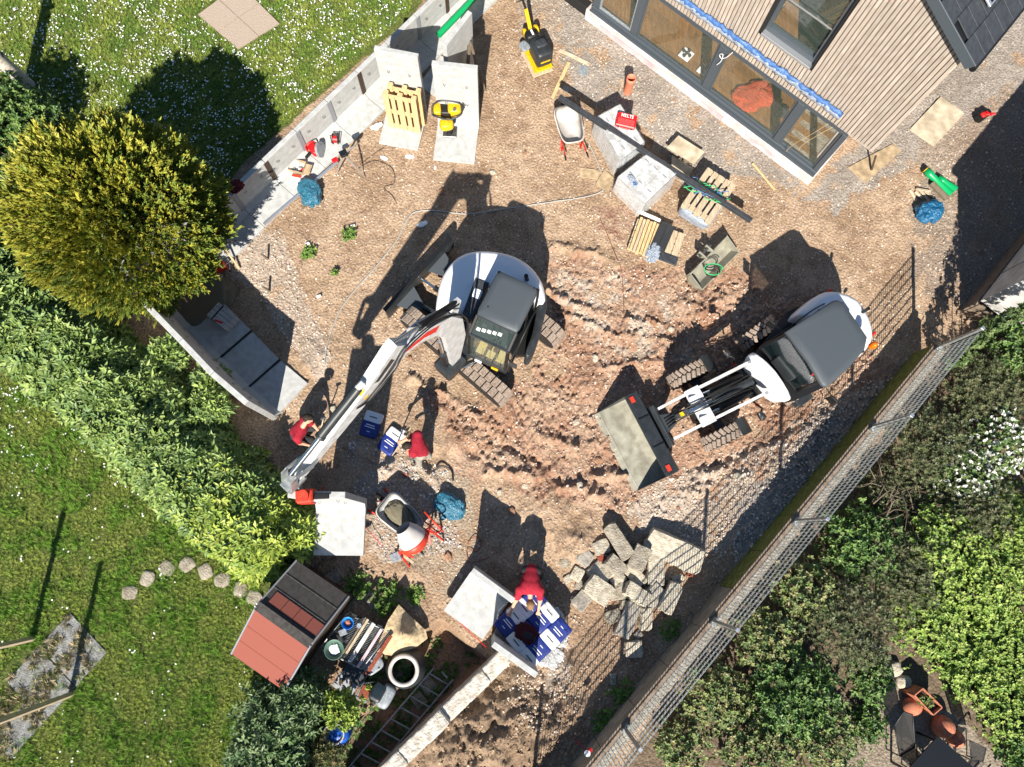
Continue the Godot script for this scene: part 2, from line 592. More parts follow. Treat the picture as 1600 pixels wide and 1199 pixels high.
func sink(poly: Array, depth: float, soft: float) -> void:
	var pp := PackedVector2Array(poly)
	var r := _range(poly, 0.1)
	for j in range(r.position.y, r.end.y):
		for i in range(r.position.x, r.end.x):
			var q := Vector2(GX0 + i * GS, GZ0 + j * GS)
			if not Geometry2D.is_point_in_polygon(q, pp): continue
			var d := 1e9
			for k in pp.size():
				d = minf(d, q.distance_to(Geometry2D.get_closest_point_to_segment(q, pp[k], pp[(k + 1) % pp.size()])))
			gh[j * GNX + i] -= depth * smoothstep(0.0, soft, d)

# cross-wise prints of a track or tyre
func imprint(a: Vector2, b: Vector2, width: float, pitch: float) -> void:
	var r := _range([a, b], width)
	var d := (b - a).normalized()
	for j in range(r.position.y, r.end.y):
		for i in range(r.position.x, r.end.x):
			var p := Vector2(GX0 + i * GS, GZ0 + j * GS)
			var l := (p - a).dot(d)
			var w := absf((p - a).dot(Vector2(-d.y, d.x)))
			if l < 0.0 or l > a.distance_to(b) or w > width * 0.5: continue
			var k := fposmod(l / pitch + (0.5 if (p - a).dot(Vector2(-d.y, d.x)) > 0.0 else 0.0), 1.0)
			gh[j * GNX + i] += (-0.035 if k < 0.5 else 0.005) * (0.6 + nz.get_noise_2d(p.x * 20.0, p.y * 20.0))

func build_ground() -> void:
	gh.resize(GNX * GNZ)
	gc.resize(GNX * GNZ)
	var soil := Color(0.48, 0.335, 0.22)
	var soil2 := Color(0.75, 0.57, 0.41)
	var dark := Color(0.36, 0.24, 0.16)
	for j in GNZ:
		var z := GZ0 + j * GS
		for i in GNX:
			var x := GX0 + i * GS
			var big := nz.get_noise_2d(x * 6.0, z * 6.0)
			var mid := nz.get_noise_2d(x * 28.0 + 70.0, z * 28.0)
			var fin := nz.get_noise_2d(x * 110.0, z * 110.0 + 31.0)
			gh[j * GNX + i] = 0.02 * big + 0.02 * mid + 0.014 * fin
			var t := clampf(0.5 + 0.75 * big + 0.35 * mid + 0.3 * fin, 0.0, 1.0)
			var c := soil.lerp(soil2, t)
			if mid < -0.28: c = c.lerp(dark, clampf((-0.28 - mid) * 3.0, 0.0, 0.5))
			gc[j * GNX + i] = c
	# red loam turned up by the machines
	var loam := Color(0.46, 0.26, 0.17)
	var loam2 := Color(0.68, 0.5, 0.375)
	lay([Vector2(1.376, -6.809), Vector2(3.529, -6.342), Vector2(5.837, -6.041), Vector2(8.441, -5.582), Vector2(9.755, -3.546), Vector2(7.755, -1.741), Vector2(6.234, -1.158), Vector2(4.038, -0.869), Vector2(1.875, -0.584), Vector2(0.163, -1.431), Vector2(-1.15, -2.586), Vector2(-1.902, -3.475), Vector2(-0.135, -2.887), Vector2(1.345, -4.105)], loam, loam2, 0.5, 0.86, 1.0, 0.09)
	lay([Vector2(-1.011, -2.882), Vector2(0.304, -2.889), Vector2(0.451, -1.718), Vector2(-0.407, -1.145), Vector2(-1.129, -1.57)], Color(0.46, 0.24, 0.14), loam2, 0.3, 0.7, 1.5, 0.03)
	lay([Vector2(4.458, -6.353), Vector2(6.352, -6.703), Vector2(6.209, -4.765), Vector2(4.834, -4.753)], Color(0.46, 0.25, 0.155), loam2, 0.3, 0.7, 1.5, 0.03)
	lay([Vector2(2.485, -7.825), Vector2(3.6, -8.18), Vector2(3.717, -7.169), Vector2(2.619, -6.989)], Color(0.4, 0.22, 0.15), loam2, 0.3, 0.6, 2.0)
	lay([Vector2(1.047, -4.103), Vector2(3.1, -2.903), Vector2(2.75, -1.151), Vector2(1.314, -1.433), Vector2(0.16, -2.298)], loam, loam2, 0.4, 0.45, 1.4, 0.03)
	# pale crushed stone
	var stone := Color(0.56, 0.46, 0.37)
	var stone2 := Color(0.74, 0.64, 0.55)
	lay([Vector2(2.737, -0.726), Vector2(4.211, -1.441), Vector2(6.302, -2.029), Vector2(8.385, -3.538), Vector2(9.45, -3.545), Vector2(7.58, -1.449), Vector2(6.446, -0.167), Vector2(4.83, 0.386), Vector2(3.29, -0.166)], stone, stone2, 0.3, 0.78, 1.3, 0.04)
	lay([Vector2(1.217, -6.317), Vector2(2.905, -6.173), Vector2(4.41, -5.383), Vector2(4.648, -4.129), Vector2(2.842, -4.116), Vector2(1.663, -5.357)], stone, stone2, 0.4, 0.42, 1.6, 0.03)
	lay([Vector2(-5.751, -7.133), Vector2(-5.074, -7.223), Vector2(-4.536, -5.932), Vector2(-3.686, -4.069), Vector2(-3.945, -3.462), Vector2(-4.653, -4.29), Vector2(-5.57, -5.762), Vector2(-6.355, -6.233)], stone, stone2, 0.15, 0.95, 1.0, 0.03)
	lay([Vector2(-2.562, -1.709), Vector2(-0.984, -1.499), Vector2(-0.671, 0.246), Vector2(-2.334, 0.517), Vector2(-3.247, -1.139)], stone, stone2, 0.3, 0.62, 1.4, 0.03)
	lay([Vector2(0.179, 2.754), Vector2(0.993, 2.885), Vector2(1.526, 3.518), Vector2(1.385, 4.014), Vector2(0.451, 3.636)], Color(0.5, 0.42, 0.36), stone2, 0.2, 0.9, 1.3, 0.03)
	lay([Vector2(1.136, 2.114), Vector2(1.833, 1.593), Vector2(1.672, 2.889), Vector2(1.26, 3.266)], stone, stone2, 0.2, 0.7, 1.4, 0.03)
	lay([Vector2(5.466, -0.588), Vector2(7.721, -2.927), Vector2(8.322, -2.93), Vector2(6.771, -0.589), Vector2(5.4, 0.387)], Color(0.42, 0.38, 0.35), Color(0.58, 0.53, 0.49), 0.2, 0.9, 1.4, 0.04)
	lay([Vector2(-1.839, -1.426), Vector2(-0.553, -1.429), Vector2(-0.106, 0.789), Vector2(-0.93, 1.321), Vector2(-1.78, 0.517)], Color(0.52, 0.42, 0.31), Color(0.58, 0.48, 0.37), 0.2, 0.75, 1.0)
	# grey hardcore round the house
	var hard := Color(0.43, 0.385, 0.34)
	var hard2 := Color(0.6, 0.55, 0.5)
	lay([Vector2(0.281, -14.943), Vector2(2.665, -15.005), Vector2(2.631, -13.624), Vector2(7.922, -8.414), Vector2(9.018, -9.661), Vector2(11.834, -12.294), Vector2(14.97, -14.719), Vector2(14.392, -11.216), Vector2(12.536, -10.08), Vector2(10.433, -9.151), Vector2(8.356, -7.905), Vector2(6.515, -8.914), Vector2(4.878, -8.37), Vector2(3.363, -10.459), Vector2(2.079, -11.161), Vector2(1.448, -13.019)], hard, hard2, 0.35, 0.86, 1.0, 0.02)
	lay([Vector2(0.281, -14.943), Vector2(1.811, -14.983), Vector2(1.775, -12.646), Vector2(0.781, -12.624)], Color(0.5, 0.41, 0.33), Color(0.6, 0.52, 0.44), 0.3, 0.8, 1.0, 0.02)
	lay([Vector2(10.851, -9.871), Vector2(14.548, -12.161), Vector2(13.773, -7.465), Vector2(11.08, -5.446), Vector2(10.102, -6.415)], Color(0.42, 0.33, 0.26), Color(0.56, 0.47, 0.39), 0.4, 0.8, 1.0, 0.02)
	# excavated earth at the lower edge and the dug bed beside the old wall
	lay([Vector2(-1.548, 3.747), Vector2(0.315, 2.627), Vector2(1.8, 3.269), Vector2(2.179, 4.388), Vector2(1.76, 5.346), Vector2(-2.668, 5.305)], Color(0.32, 0.23, 0.155), Color(0.54, 0.41, 0.29), 0.2, 0.95, 1.0, 0.05)
	lay([Vector2(1.556, 1.592), Vector2(2.69, 0.793), Vector2(4.099, 0.795), Vector2(3.181, 2.64), Vector2(2.045, 4.387), Vector2(1.524, 3.643)], Color(0.42, 0.29, 0.195), Color(0.56, 0.41, 0.29), 0.3, 0.9, 1.0, 0.03)
	lay([Vector2(-1.062, 1.585), Vector2(0.043, 2.497), Vector2(-2.174, 4.716), Vector2(-4.472, 5.288), Vector2(-3.568, 3.113), Vector2(-2.839, 1.58)], Color(0.42, 0.28, 0.185), Color(0.54, 0.38, 0.26), 0.15, 0.95, 1.0, 0.02)
	# lawns
	var lawn := Color(0.12, 0.18, 0.03)
	var lawn2 := Color(0.18, 0.22, 0.045)
	lay([Vector2(-14.1, -14.565), Vector2(-1.241, -14.903), Vector2(-2.198, -13.126), Vector2(-6.125, -8.975), Vector2(-7.91, -5.424), Vector2(-8.845, -4.64), Vector2(-12.35, -4.006)], lawn, lawn2, 0.1, 1.0, 1.0, 0.02)
	lay([Vector2(-12.813, -6.8), Vector2(-10.655, -6.185), Vector2(-8.41, -4.644), Vector2(-6.184, -2.563), Vector2(-4.787, -0.995), Vector2(-4.009, 0.245), Vector2(-4.524, 0.783), Vector2(-4.741, 1.574), Vector2(-3.302, 3.115), Vector2(-3.7, 5.295), Vector2(-10.821, 5.228)], lawn, lawn2, 0.1, 1.0, 1.0, 0.02)
	# the neighbour's beds and patio
	lay([Vector2(13.555, -7.123), Vector2(12.204, -5.618), Vector2(10.754, -4.173), Vector2(9.343, -2.634), Vector2(7.194, -0.448), Vector2(5.169, 1.735), Vector2(3.272, 3.779), Vector2(2.286, 5.351), Vector2(12.187, 5.444), Vector2(14.364, -7.133)], Color(0.2, 0.155, 0.105), Color(0.28, 0.22, 0.155), 0.05, 1.0, 1.0, 0.03)
	lay([Vector2(8.597, 2.535), Vector2(8.94, 3.182), Vector2(9.984, 3.697), Vector2(10.713, 4.391), Vector2(11.372, 5.437), Vector2(7.194, 5.397), Vector2(7.588, 4.182), Vector2(8.217, 3.433)], Color(0.4, 0.345, 0.27), Color(0.5, 0.44, 0.36), 0.15, 1.0)
	lay([Vector2(10.202, -0.028), Vector2(12.879, -2.052), Vector2(11.929, 3.71), Vector2(10.332, 3.19), Vector2(9.206, 2.144)], Color(0.09, 0.13, 0.03), Color(0.15, 0.19, 0.05), 0.3, 0.8)
	# relief: ruts, spoil and clods that throw the small shadows
	ridge([Vector2(-1.907, -3.626), Vector2(-1.164, -3.254), Vector2(-0.425, -2.737), Vector2(0.306, -2.153)], 0.1, 0.1)
	ridge([Vector2(-1.755, -3.476), Vector2(-1.014, -3.061), Vector2(-0.351, -2.56)], -0.06, 0.08)
	ridge([Vector2(1.377, -6.892), Vector2(2.458, -6.74), Vector2(3.145, -6.42)], 0.07, 0.12)
	ridge([Vector2(0.908, -5.99), Vector2(1.967, -5.36), Vector2(3.175, -5.054), Vector2(4.083, -4.936)], 0.09, 0.12)
	ridge([Vector2(1.661, -5.199), Vector2(2.859, -4.659), Vector2(4.214, -4.514)], 0.07, 0.1)
	ridge([Vector2(2.461, -3.883), Vector2(3.288, -3.996), Vector2(4.192, -4.048)], 0.08, 0.1)
	ridge([Vector2(3.91, -1.225), Vector2(5.091, -1.515), Vector2(6.61, -2.177), Vector2(7.871, -2.928)], 0.1, 0.12)
	ridge([Vector2(4.062, -1.368), Vector2(5.249, -1.704), Vector2(6.929, -2.444), Vector2(8.369, -3.385)], -0.06, 0.1)
	ridge([Vector2(4.479, -1.012), Vector2(5.969, -1.517), Vector2(7.526, -2.447)], 0.05, 0.15)
	ridge([Vector2(2.323, -1.364), Vector2(3.194, -1.438), Vector2(3.475, -1.224)], 0.1, 0.12)
	ridge([Vector2(1.454, -1.148), Vector2(2.314, -1.008), Vector2(2.737, -0.726)], 0.1, 0.14)
	ridge([Vector2(1.033, -2.302), Vector2(1.902, -2.013), Vector2(2.635, -2.162)], 0.08, 0.12)
	ridge([Vector2(-2.58, -2.142), Vector2(-1.866, -2.29), Vector2(-1.138, -2.002)], 0.05, 0.12)
	ridge([Vector2(3.744, -4.122), Vector2(5.341, -5.552), Vector2(6.615, -6.05)], 0.06, 0.18)
	imprint(Vector2(0.539, -3.069), Vector2(1.614, -2.158), 0.42, 0.12)
	imprint(Vector2(-1.943, -4.822), Vector2(-2.558, -5.318), 0.42, 0.12)
	imprint(Vector2(5.722, -2.173), Vector2(8.55, -3.662), 0.34, 0.15)
	imprint(Vector2(0.897, -4.102), Vector2(2.361, -2.9), 0.42, 0.12)
	imprint(Vector2(4.285, -2.909), Vector2(6.466, -4.142), 0.34, 0.15)
	ridge([Vector2(-3, -1.924), Vector2(-2.411, -1.495), Vector2(-1.694, -1.355)], 0.06, 0.1)
	ridge([Vector2(-1.848, -1.712), Vector2(-1.411, -1.427), Vector2(-1.117, -1.002)], 0.08, 0.08)
	ridge([Vector2(-0.124, -1.501), Vector2(0.882, -1.361), Vector2(1.459, -1.506)], 0.1, 0.1)
	ridge([Vector2(0.161, -2.152), Vector2(1.028, -1.72), Vector2(1.598, -1.149)], -0.07, 0.12)
	mound(Vector2(1.861, 0.11), 0.7, 0.16)
	mound(Vector2(1.304, -0.584), 0.8, 0.12)
	mound(Vector2(3.239, -4.74), 0.6, 0.08)
	mound(Vector2(4.64, -5.385), 0.5, 0.12)
	mound(Vector2(-0.708, -2.149), 0.5, 0.12)
	mound(Vector2(-0.488, -1.932), 0.28, -0.16)
	mound(Vector2(0.451, -1.718), 0.5, 0.14)
	mound(Vector2(-1.418, -1.713), 0.4, -0.12)
	mound(Vector2(2.228, -3.5), 0.5, 0.08)
	mound(Vector2(1.538, 2.76), 0.5, 0.14)
	mound(Vector2(1.793, 3.645), 0.6, 0.12)
	mound(Vector2(-3.906, -4.067), 0.7, 0.1)
	mound(Vector2(0.451, 3.76), 1.3, 0.32)
	mound(Vector2(-0.609, 4.244), 1.2, 0.34)
	mound(Vector2(-1.771, 0.787), 0.5, 0.08)
	mound(Vector2(0.304, -2.889), 0.6, 0.06)
	# the yard beside the old wall lies a step lower
	sink([Vector2(-1.088, 1.663), Vector2(0.016, 2.574), Vector2(-2.097, 4.668), Vector2(-2.549, 5.07), Vector2(-3.456, 5.062), Vector2(-2.746, 3.616), Vector2(-1.711, 2.745), Vector2(-1.531, 1.975)], 0.8, 0.22)
	level([Vector2(2.293, -3.124), Vector2(3.428, -3.736), Vector2(4.644, -1.37), Vector2(3.381, -0.656)], -0.01)
	# the sheet itself
	var verts := PackedVector3Array()
	var norms := PackedVector3Array()
	verts.resize(GNX * GNZ)
	norms.resize(GNX * GNZ)
	for j in GNZ:
		for i in GNX:
			var id := j * GNX + i
			verts[id] = Vector3(GX0 + i * GS, gh[id], GZ0 + j * GS)
			var hx := gh[j * GNX + mini(i + 1, GNX - 1)] - gh[j * GNX + maxi(i - 1, 0)]
			var hz := gh[mini(j + 1, GNZ - 1) * GNX + i] - gh[maxi(j - 1, 0) * GNX + i]
			norms[id] = Vector3(-hx, 2.0 * GS, -hz).normalized()
	var idx := PackedInt32Array()
	idx.resize((GNX - 1) * (GNZ - 1) * 6)
	var k := 0
	for j in GNZ - 1:
		for i in GNX - 1:
			var a := j * GNX + i
			idx[k] = a; idx[k + 1] = a + 1; idx[k + 2] = a + GNX
			idx[k + 3] = a + 1; idx[k + 4] = a + GNX + 1; idx[k + 5] = a + GNX
			k += 6
	var arr := []
	arr.resize(Mesh.ARRAY_MAX)
	arr[Mesh.ARRAY_VERTEX] = verts
	arr[Mesh.ARRAY_NORMAL] = norms
	arr[Mesh.ARRAY_COLOR] = gc
	arr[Mesh.ARRAY_INDEX] = idx
	var me := ArrayMesh.new()
	me.add_surface_from_arrays(Mesh.PRIMITIVE_TRIANGLES, arr)
	var o := MeshInstance3D.new()
	o.mesh = me
	o.material_override = M.ground
	o.name = "ground"
	o.set_meta("kind", "structure")
	add_child(o)
	# the land beyond, out to the horizon, with a hole where the site lies
	mat("far_land", Color(0.32, 0.36, 0.18), 0.95, 0.0, "blotch", 0.05)
	org = Vector3.ZERO
	var s := mb()
	s.set_smooth_group(-1)
	var x0 := GX0 + 0.02
	var x1 := GX0 + (GNX - 1) * GS - 0.02
	var z0 := GZ0 + 0.02
	var z1 := GZ0 + (GNZ - 1) * GS - 0.02
	var F := 150.0
	for q in [[-F, -F, F, z0], [-F, z1, F, F], [-F, z0, x0, z1], [x1, z0, F, z1]]:
		quad(s, Vector3(q[0], -0.06, q[1]), Vector3(q[2], -0.06, q[1]), Vector3(q[2], -0.06, q[3]), Vector3(q[0], -0.06, q[3]), Vector3.UP)
	put(s, "terrain", M.far_land, self).set_meta("kind", "structure")

# ---------------------------------------------------------------- concrete L elements
# p, q: the foot of the inner face; out: the way the slab points
func l_element(p: Vector3, q: Vector3, out: Vector3, height: float, foot: float, label: String, y0 := -0.04, group := "", thick := 0.12) -> Node3D:
	var c := (p + q) * 0.5
	c.y = y0
	var t := thing("retaining_element", label, "concrete element", c, group)
	var u := (q - p)
	u.y = 0.0
	var len := u.length() - 0.012
	u = u.normalized()
	var o := u.cross(Vector3.UP)
	if o.dot(out) < 0.0: o = -o
	var s := mb()
	obox(s, c - o * thick * 0.5 + Vector3.UP * height * 0.5, u * len * 0.5, Vector3.UP * height * 0.5, o * thick * 0.5, 0.008)
	put(s, "wall_panel", M.concrete, t)
	s = mb()
	var a := c - u * len * 0.5 + o * 0.002
	prism(s, [a, a + o * foot, a + o * foot + Vector3.UP * 0.1, a + o * 0.12 + Vector3.UP * 0.13, a + Vector3.UP * 0.24], u * len)
	put(s, "foot_slab", M.concrete, t)
	for k in [-0.25, 0.25]:
		for hh in [0.42, 0.72]:
			if hh * height < 0.5 and height < 1.3: continue
			s = mb()
			var b: Vector3 = c + u * k * len + Vector3.UP * height * hh
			tube(s, [b - u * 0.025, b - u * 0.02 + o * 0.03 - Vector3.UP * 0.02, b + o * 0.04 - Vector3.UP * 0.05, b + u * 0.02 + o * 0.03 - Vector3.UP * 0.02, b + u * 0.025], 0.006, 4)
			put(s, "lifting_loop", M.steel, t)
	return t

func build_retaining_elements() -> void:
	var a := Vector3(-1.209, 0, -13.206)
	var b := Vector3(-7.972, 0, -5.313)
	var d := (b - a) / 10.0
	var inw := Vector3(0.7, 0, 0.7)
	for i in range(-2, 10):
		var lab := "%s element, from the hedge corner, of the concrete row along the daisy lawn" % [ORD[9 - i]]
		l_element(a + d * i, a + d * (i + 1), inw, 1.0 if i < 8 else 1.9, 0.62, lab, -0.04, "wall elements along the daisy lawn")
	# rubber sealing strips over the joints of the row
	for i in range(0, 8):
		var t := thing("joint_strip", "sealing strip on the %s joint of the lawn wall, counted from the green pipe" % ORD[i], "strip", a + d * i, "sealing strips on the wall joints")
		var s := mb()
		var o := d.cross(Vector3.UP).normalized()
		if o.dot(inw) < 0: o = -o
		obox(s, a + d * i + o * 0.012 + Vector3.UP * 0.56, d.normalized() * 0.06, Vector3.UP * 0.38, o * 0.008, 0.002)
		put(s, "strip", M.wood_dark if i % 3 == 0 else M.decal_grey, t)
	# the taller row beside the laurel hedge
	var r := [Vector3(-4.849, 0, -2.687), Vector3(-5.584, 0, -3.288), Vector3(-6.278, 0, -3.974), Vector3(-6.981, 0, -4.655), Vector3(-7.668, 0, -5.363)]
	for i in 4:
		l_element(r[i], r[i + 1], Vector3(0.7, 0, -0.7), 2.0, 1.0, "%s tall wall element from the open end of the row beside the hedge" % ORD[i], -0.03, "tall wall elements beside the hedge")
	for i in [1, 2]:
		var t := thing("joint_batten", "black rubber strip on the %s slab joint from the tall row's open end" % ORD[i - 1], "strip", r[i] + Vector3(0.36, 0.1, -0.36), "rubber strips on slab joints")
		var s := mb()
		bar(s, r[i] + Vector3(0.02, 0.11, -0.02), r[i] + Vector3(0.72, 0.085, -0.72), 0.05, 0.02, 0.003)
		put(s, "strip", M.black, t)
	# three free-standing ones in front of the lawn wall
	l_element(Vector3(-2.66, 0, -10.491), Vector3(-1.68, 0, -10.295), Vector3(0, 0, 1), 2.3, 0.95, "upright concrete element carrying two wooden pallets on its foot slab")
	l_element(Vector3(-1.39, 0, -10.175), Vector3(-0.366, 0, -10.069), Vector3(0, 0, 1), 2.25, 1.05, "upright concrete element with a yellow rammer standing on its slab")
	var p := Vector3(-1.166, 2.26, -10.67)
	var q := Vector3(-0.6, 2.26, -11.549)
	p.y = 0.0
	q.y = 0.0
	l_element(p, q, Vector3(-0.7, 0, -0.6), 2.3, 0.9, "upright concrete element turned side-on behind the other two, beside the green pipe")
	# the one hanging from the excavator and the two by the cement bags
	l_element(Vector3(-3.663, 0.87, -0.718), Vector3(-2.626, 0.87, -0.706), Vector3(0, 0, 1), 2.3, 1.05, "concrete element hanging in the red gripper of the excavator", 0.75)
	l_element(Vector3(-0.42, 0.3, 0.655), Vector3(0.415, 0.3, 1.247), Vector3(-0.6, 0, 0.7), 1.2, 1.0, "concrete element with an empty, half-shaded foot slab beside the blue bags", 0.26)
	var bk := thing("timber_bearers", "timber bearers under the empty foot slab", "timber", Vector3(-0.267, 0, 1.389))
	for k in 2: pbar(bk, "bearer", M.wood_grey, Vector3(-0.622, 0.12, 1.286) + Vector3(0.35, 0, 0.3) * k * 1.0, Vector3(-0.216, 0.12, 0.85) + Vector3(0.35, 0, 0.3) * k, 0.12, 0.26)
	l_element(Vector3(0.067, 0, 1.941), Vector3(0.927, 0, 2.527), Vector3(0.6, 0, -0.7), 1.5, 1.05, "concrete element whose panel stands below the blue cement bags")
	# timber prop behind
	var t := thing("timber_prop", "weathered timber prop leaning behind the upright concrete elements", "timber", Vector3(-0.392, 0, -11.113), "")
	for e in [[Vector3(-0.546, 1.9, -10.964), Vector3(-0.246, 0.05, -11.081)], [Vector3(-0.576, 1.85, -10.936), Vector3(-0.711, 0.05, -10.891)]]:
		var s := mb()
		bar(s, e[0], e[1], 0.1, 0.06)
		put(s, "beam", M.wood_grey, t)


# ---------------------------------------------------------------- house
# s along the facade (0 = glazed corner, negative to the left), h height, d out of the facade plane
func hp(s: float, h: float, d: float) -> Vector3:
	return HOUSE_P + HOUSE_U * s + HOUSE_N * d + Vector3.UP * h

func hbox(st: SurfaceTool, s0: float, s1: float, h0: float, h1: float, d0: float, d1: float, b := 0.004) -> void:
	obox(st, hp((s0 + s1) * 0.5, (h0 + h1) * 0.5, (d0 + d1) * 0.5), HOUSE_U * absf(s1 - s0) * 0.5, Vector3.UP * absf(h1 - h0) * 0.5, HOUSE_N * absf(d1 - d0) * 0.5, b)

func roof_h(s: float) -> float:
	return 5.42 + (0.66 - s) * 0.5

func build_house() -> void:
	var t := thing("house", "new house with grey vertical board cladding above a band of large windows", "house", hp(-3, 0, -3))
	mat("board", Color(0.79, 0.75, 0.715), 0.85, 0.0, "wood", 0.8)
	mat("board_b", Color(0.76, 0.72, 0.685), 0.85, 0.0, "wood", 0.8)
	mat("board_c", Color(0.82, 0.775, 0.735), 0.85, 0.0, "wood", 0.8)
	mat("membrane", Color(0.1, 0.1, 0.1), 0.8)
	mat("oak", Color(0.6, 0.45, 0.28), 0.5, 0.0, "wood", 0.6)
	mat("oak_b", Color(0.55, 0.41, 0.25), 0.5, 0.0, "wood", 0.6)
	mat("room_wall", Color(0.7, 0.68, 0.64), 0.9)
	var s := mb()
	hbox(s, -7.1, 0.09, -0.25, 0.34, -0.2, 0.1, 0.01)
	put(s, "plinth", M.foam_white, t)
	for k in [[-6.6, -4.7], [-3.3, -2.6], [-1.9, -0.9]]:
		s = mb()
		hbox(s, k[0], k[1], 0.02, 0.2, 0.1, 0.106, 0.0)
		put(s, "insulation_patch", M.foam_pink, t)
	s = mb()
	hbox(s, -12.0, -7.1, -0.25, 0.3, -0.2, 0.03, 0.01)
	put(s, "bitumen_base", M.membrane, t)
	s = mb()
	hbox(s, -0.2, 0.09, -0.25, 0.34, -5.0, -0.2, 0.01)
	put(s, "side_plinth", M.foam_white, t)
	# floor of the room: planks on a slab
	s = mb()
	hbox(s, -11.0, -0.05, -0.2, 0.3, -6.0, -0.2, 0.0)
	put(s, "floor_slab", M.concrete_old, t)
	var plank := BoxMesh.new()
	plank.size = Vector3(2.18, 0.025, 0.172)
	var bs := Basis(HOUSE_U, Vector3.UP, HOUSE_U.cross(Vector3.UP))
	for r in 24:
		for c in 4:
			var ss := -1.25 - c * 2.2 - (0.9 if r % 2 == 0 else 0.0) - (0.35 if r % 3 == 0 else 0.0)
			put_mesh(plank, "floor_plank", M.oak if (r * 7 + c * 3) % 4 < 2 else M.oak_b, t, Transform3D(bs, hp(ss, 0.314, -0.3 - r * 0.175) - org))
	s = mb()
	hbox(s, -11.0, 0.0, 0.3, 2.1, -6.2, -6.0, 0.0)
	put(s, "back_wall", M.room_wall, t)
	s = mb()
	hbox(s, -11.2, -11.0, 0.3, 2.1, -6.2, 0.0, 0.0)
	put(s, "partition_wall", M.room_wall, t)
	# glazing frame
	s = mb()
	hbox(s, -7.0, 0.06, 0.34, 0.47, -0.12, 0.02, 0.01)
	put(s, "bottom_rail", M.frame_grey, t)
	s = mb()
	hbox(s, -7.0, 0.06, 0.345, 0.37, 0.02, 0.09, 0.004)
	put(s, "window_sill", M.frame_grey, t)
	s = mb()
	hbox(s, -7.0, 0.04, 1.98, 2.1, -0.12, 0.0, 0.01)
	put(s, "top_rail", M.frame_grey, t)
	var mu := [[-7.0, -6.8], [-5.78, -5.6], [-3.5, -3.3], [-1.3, -1.12], [-0.08, 0.05]]
	for k in mu:
		s = mb()
		hbox(s, k[0], k[1], 0.47, 1.98, -0.11, -0.005, 0.01)
		put(s, "mullion", M.frame_grey, t)
	for k in 4:
		var a: float = mu[k][1]
		var b: float = mu[k + 1][0]
		s = mb()
		hbox(s, a, a + 0.05, 0.47, 1.98, -0.09, -0.04, 0.004)
		hbox(s, b - 0.05, b, 0.47, 1.98, -0.09, -0.04, 0.004)
		hbox(s, a + 0.05, b - 0.05, 0.47, 0.53, -0.09, -0.04, 0.004)
		hbox(s, a + 0.05, b - 0.05, 1.92, 1.98, -0.09, -0.04, 0.004)
		var fr := put(s, "casement", M.frame_grey if k != 0 else M.plastic_grey, t)
		s = mb()
		hbox(s, a + 0.05, b - 0.05, 0.53, 1.92, -0.07, -0.062, 0.0)
		put(s, "pane", M.glass, fr)
	# glazed return of the corner
	s = mb()
	hbox(s, -0.08, 0.04, 0.34, 0.47, -5.0, -0.12, 0.01)
	put(s, "side_rail", M.frame_grey, t)
	s = mb()
	hbox(s, -0.04, -0.032, 0.47, 2.1, -2.2, -0.12, 0.0)
	put(s, "side_pane", M.glass, t)
	s = mb()
	hbox(s, -0.15, 0.02, 0.47, 2.1, -5.0, -2.2, 0.0)
	put(s, "side_wall", M.foam_white, t)
	# upper storey: dark membrane walls, boards in front
	var rec := [-2.78, -1.5, 2.93, 5.05]
	s = mb()
	prism(s, [hp(-11.0, 2.1, -0.035), hp(0.66, 2.1, -0.035), hp(0.66, roof_h(0.66) - 0.1, -0.035), hp(rec[1], roof_h(rec[1]) - 0.1, -0.035), hp(rec[1], 2.93, -0.035), hp(rec[0], 2.93, -0.035), hp(rec[0], roof_h(rec[0]) - 0.1, -0.035), hp(-11.0, roof_h(-11.0) - 0.1, -0.035)], -HOUSE_N * 0.22)
	put(s, "upper_wall", M.membrane, t)
	s = mb()
	prism(s, [hp(rec[1], 5.05, -0.035), hp(rec[1], roof_h(rec[1]) - 0.1, -0.035), hp(rec[0], roof_h(rec[0]) - 0.1, -0.035), hp(rec[0], 5.05, -0.035)], -HOUSE_N * 0.22)
	put(s, "window_lintel", M.membrane, t)
	s = mb()
	hbox(s, 0.44, 0.66, 2.1, 5.3, -8.0, -0.26, 0.0)
	put(s, "gable_side_wall", M.membrane, t)
	s = mb()
	hbox(s, -11.0, 0.44, 2.1, 2.25, -8.0, -0.26, 0.0)
	put(s, "storey_floor", M.room_wall, t)
	var pitch := 0.088
	var bm := BoxMesh.new()
	bm.size = Vector3(0.07, 1.0, 0.024)
	var bb := Basis(HOUSE_U, Vector3.UP, HOUSE_N)
	var mats := [M.board, M.board_b, M.board_c, M.board]
	for i in 82:
		var ss := 0.66 - 0.036 - i * pitch
		var top := minf(roof_h(ss) - 0.12, 6.6)
		var runs := []
		if ss > -0.37:
			runs.append([2.07, top])
		elif ss > rec[0] - 0.03 and ss < rec[1] + 0.03:
			runs.append([2.07, 2.33]); runs.append([2.44, 2.9]); runs.append([5.08, top])
		else:
			runs.append([2.07, 2.33]); runs.append([2.44, top])
		for r in runs:
			var hh: float = r[1] - r[0]
			if hh < 0.05: continue
			put_mesh(bm, "board", mats[rng.randi() % 4], t, Transform3D(bb * Basis.from_scale(Vector3(1, hh, 1)), hp(ss, (r[0] + r[1]) * 0.5, -0.012) - org))
	# awning slot and the film roll hung in front of it
	s = mb()
	hbox(s, -7.2, -0.36, 2.335, 2.435, -0.034, -0.02, 0.0)
	put(s, "awning_slot", M.black, t)
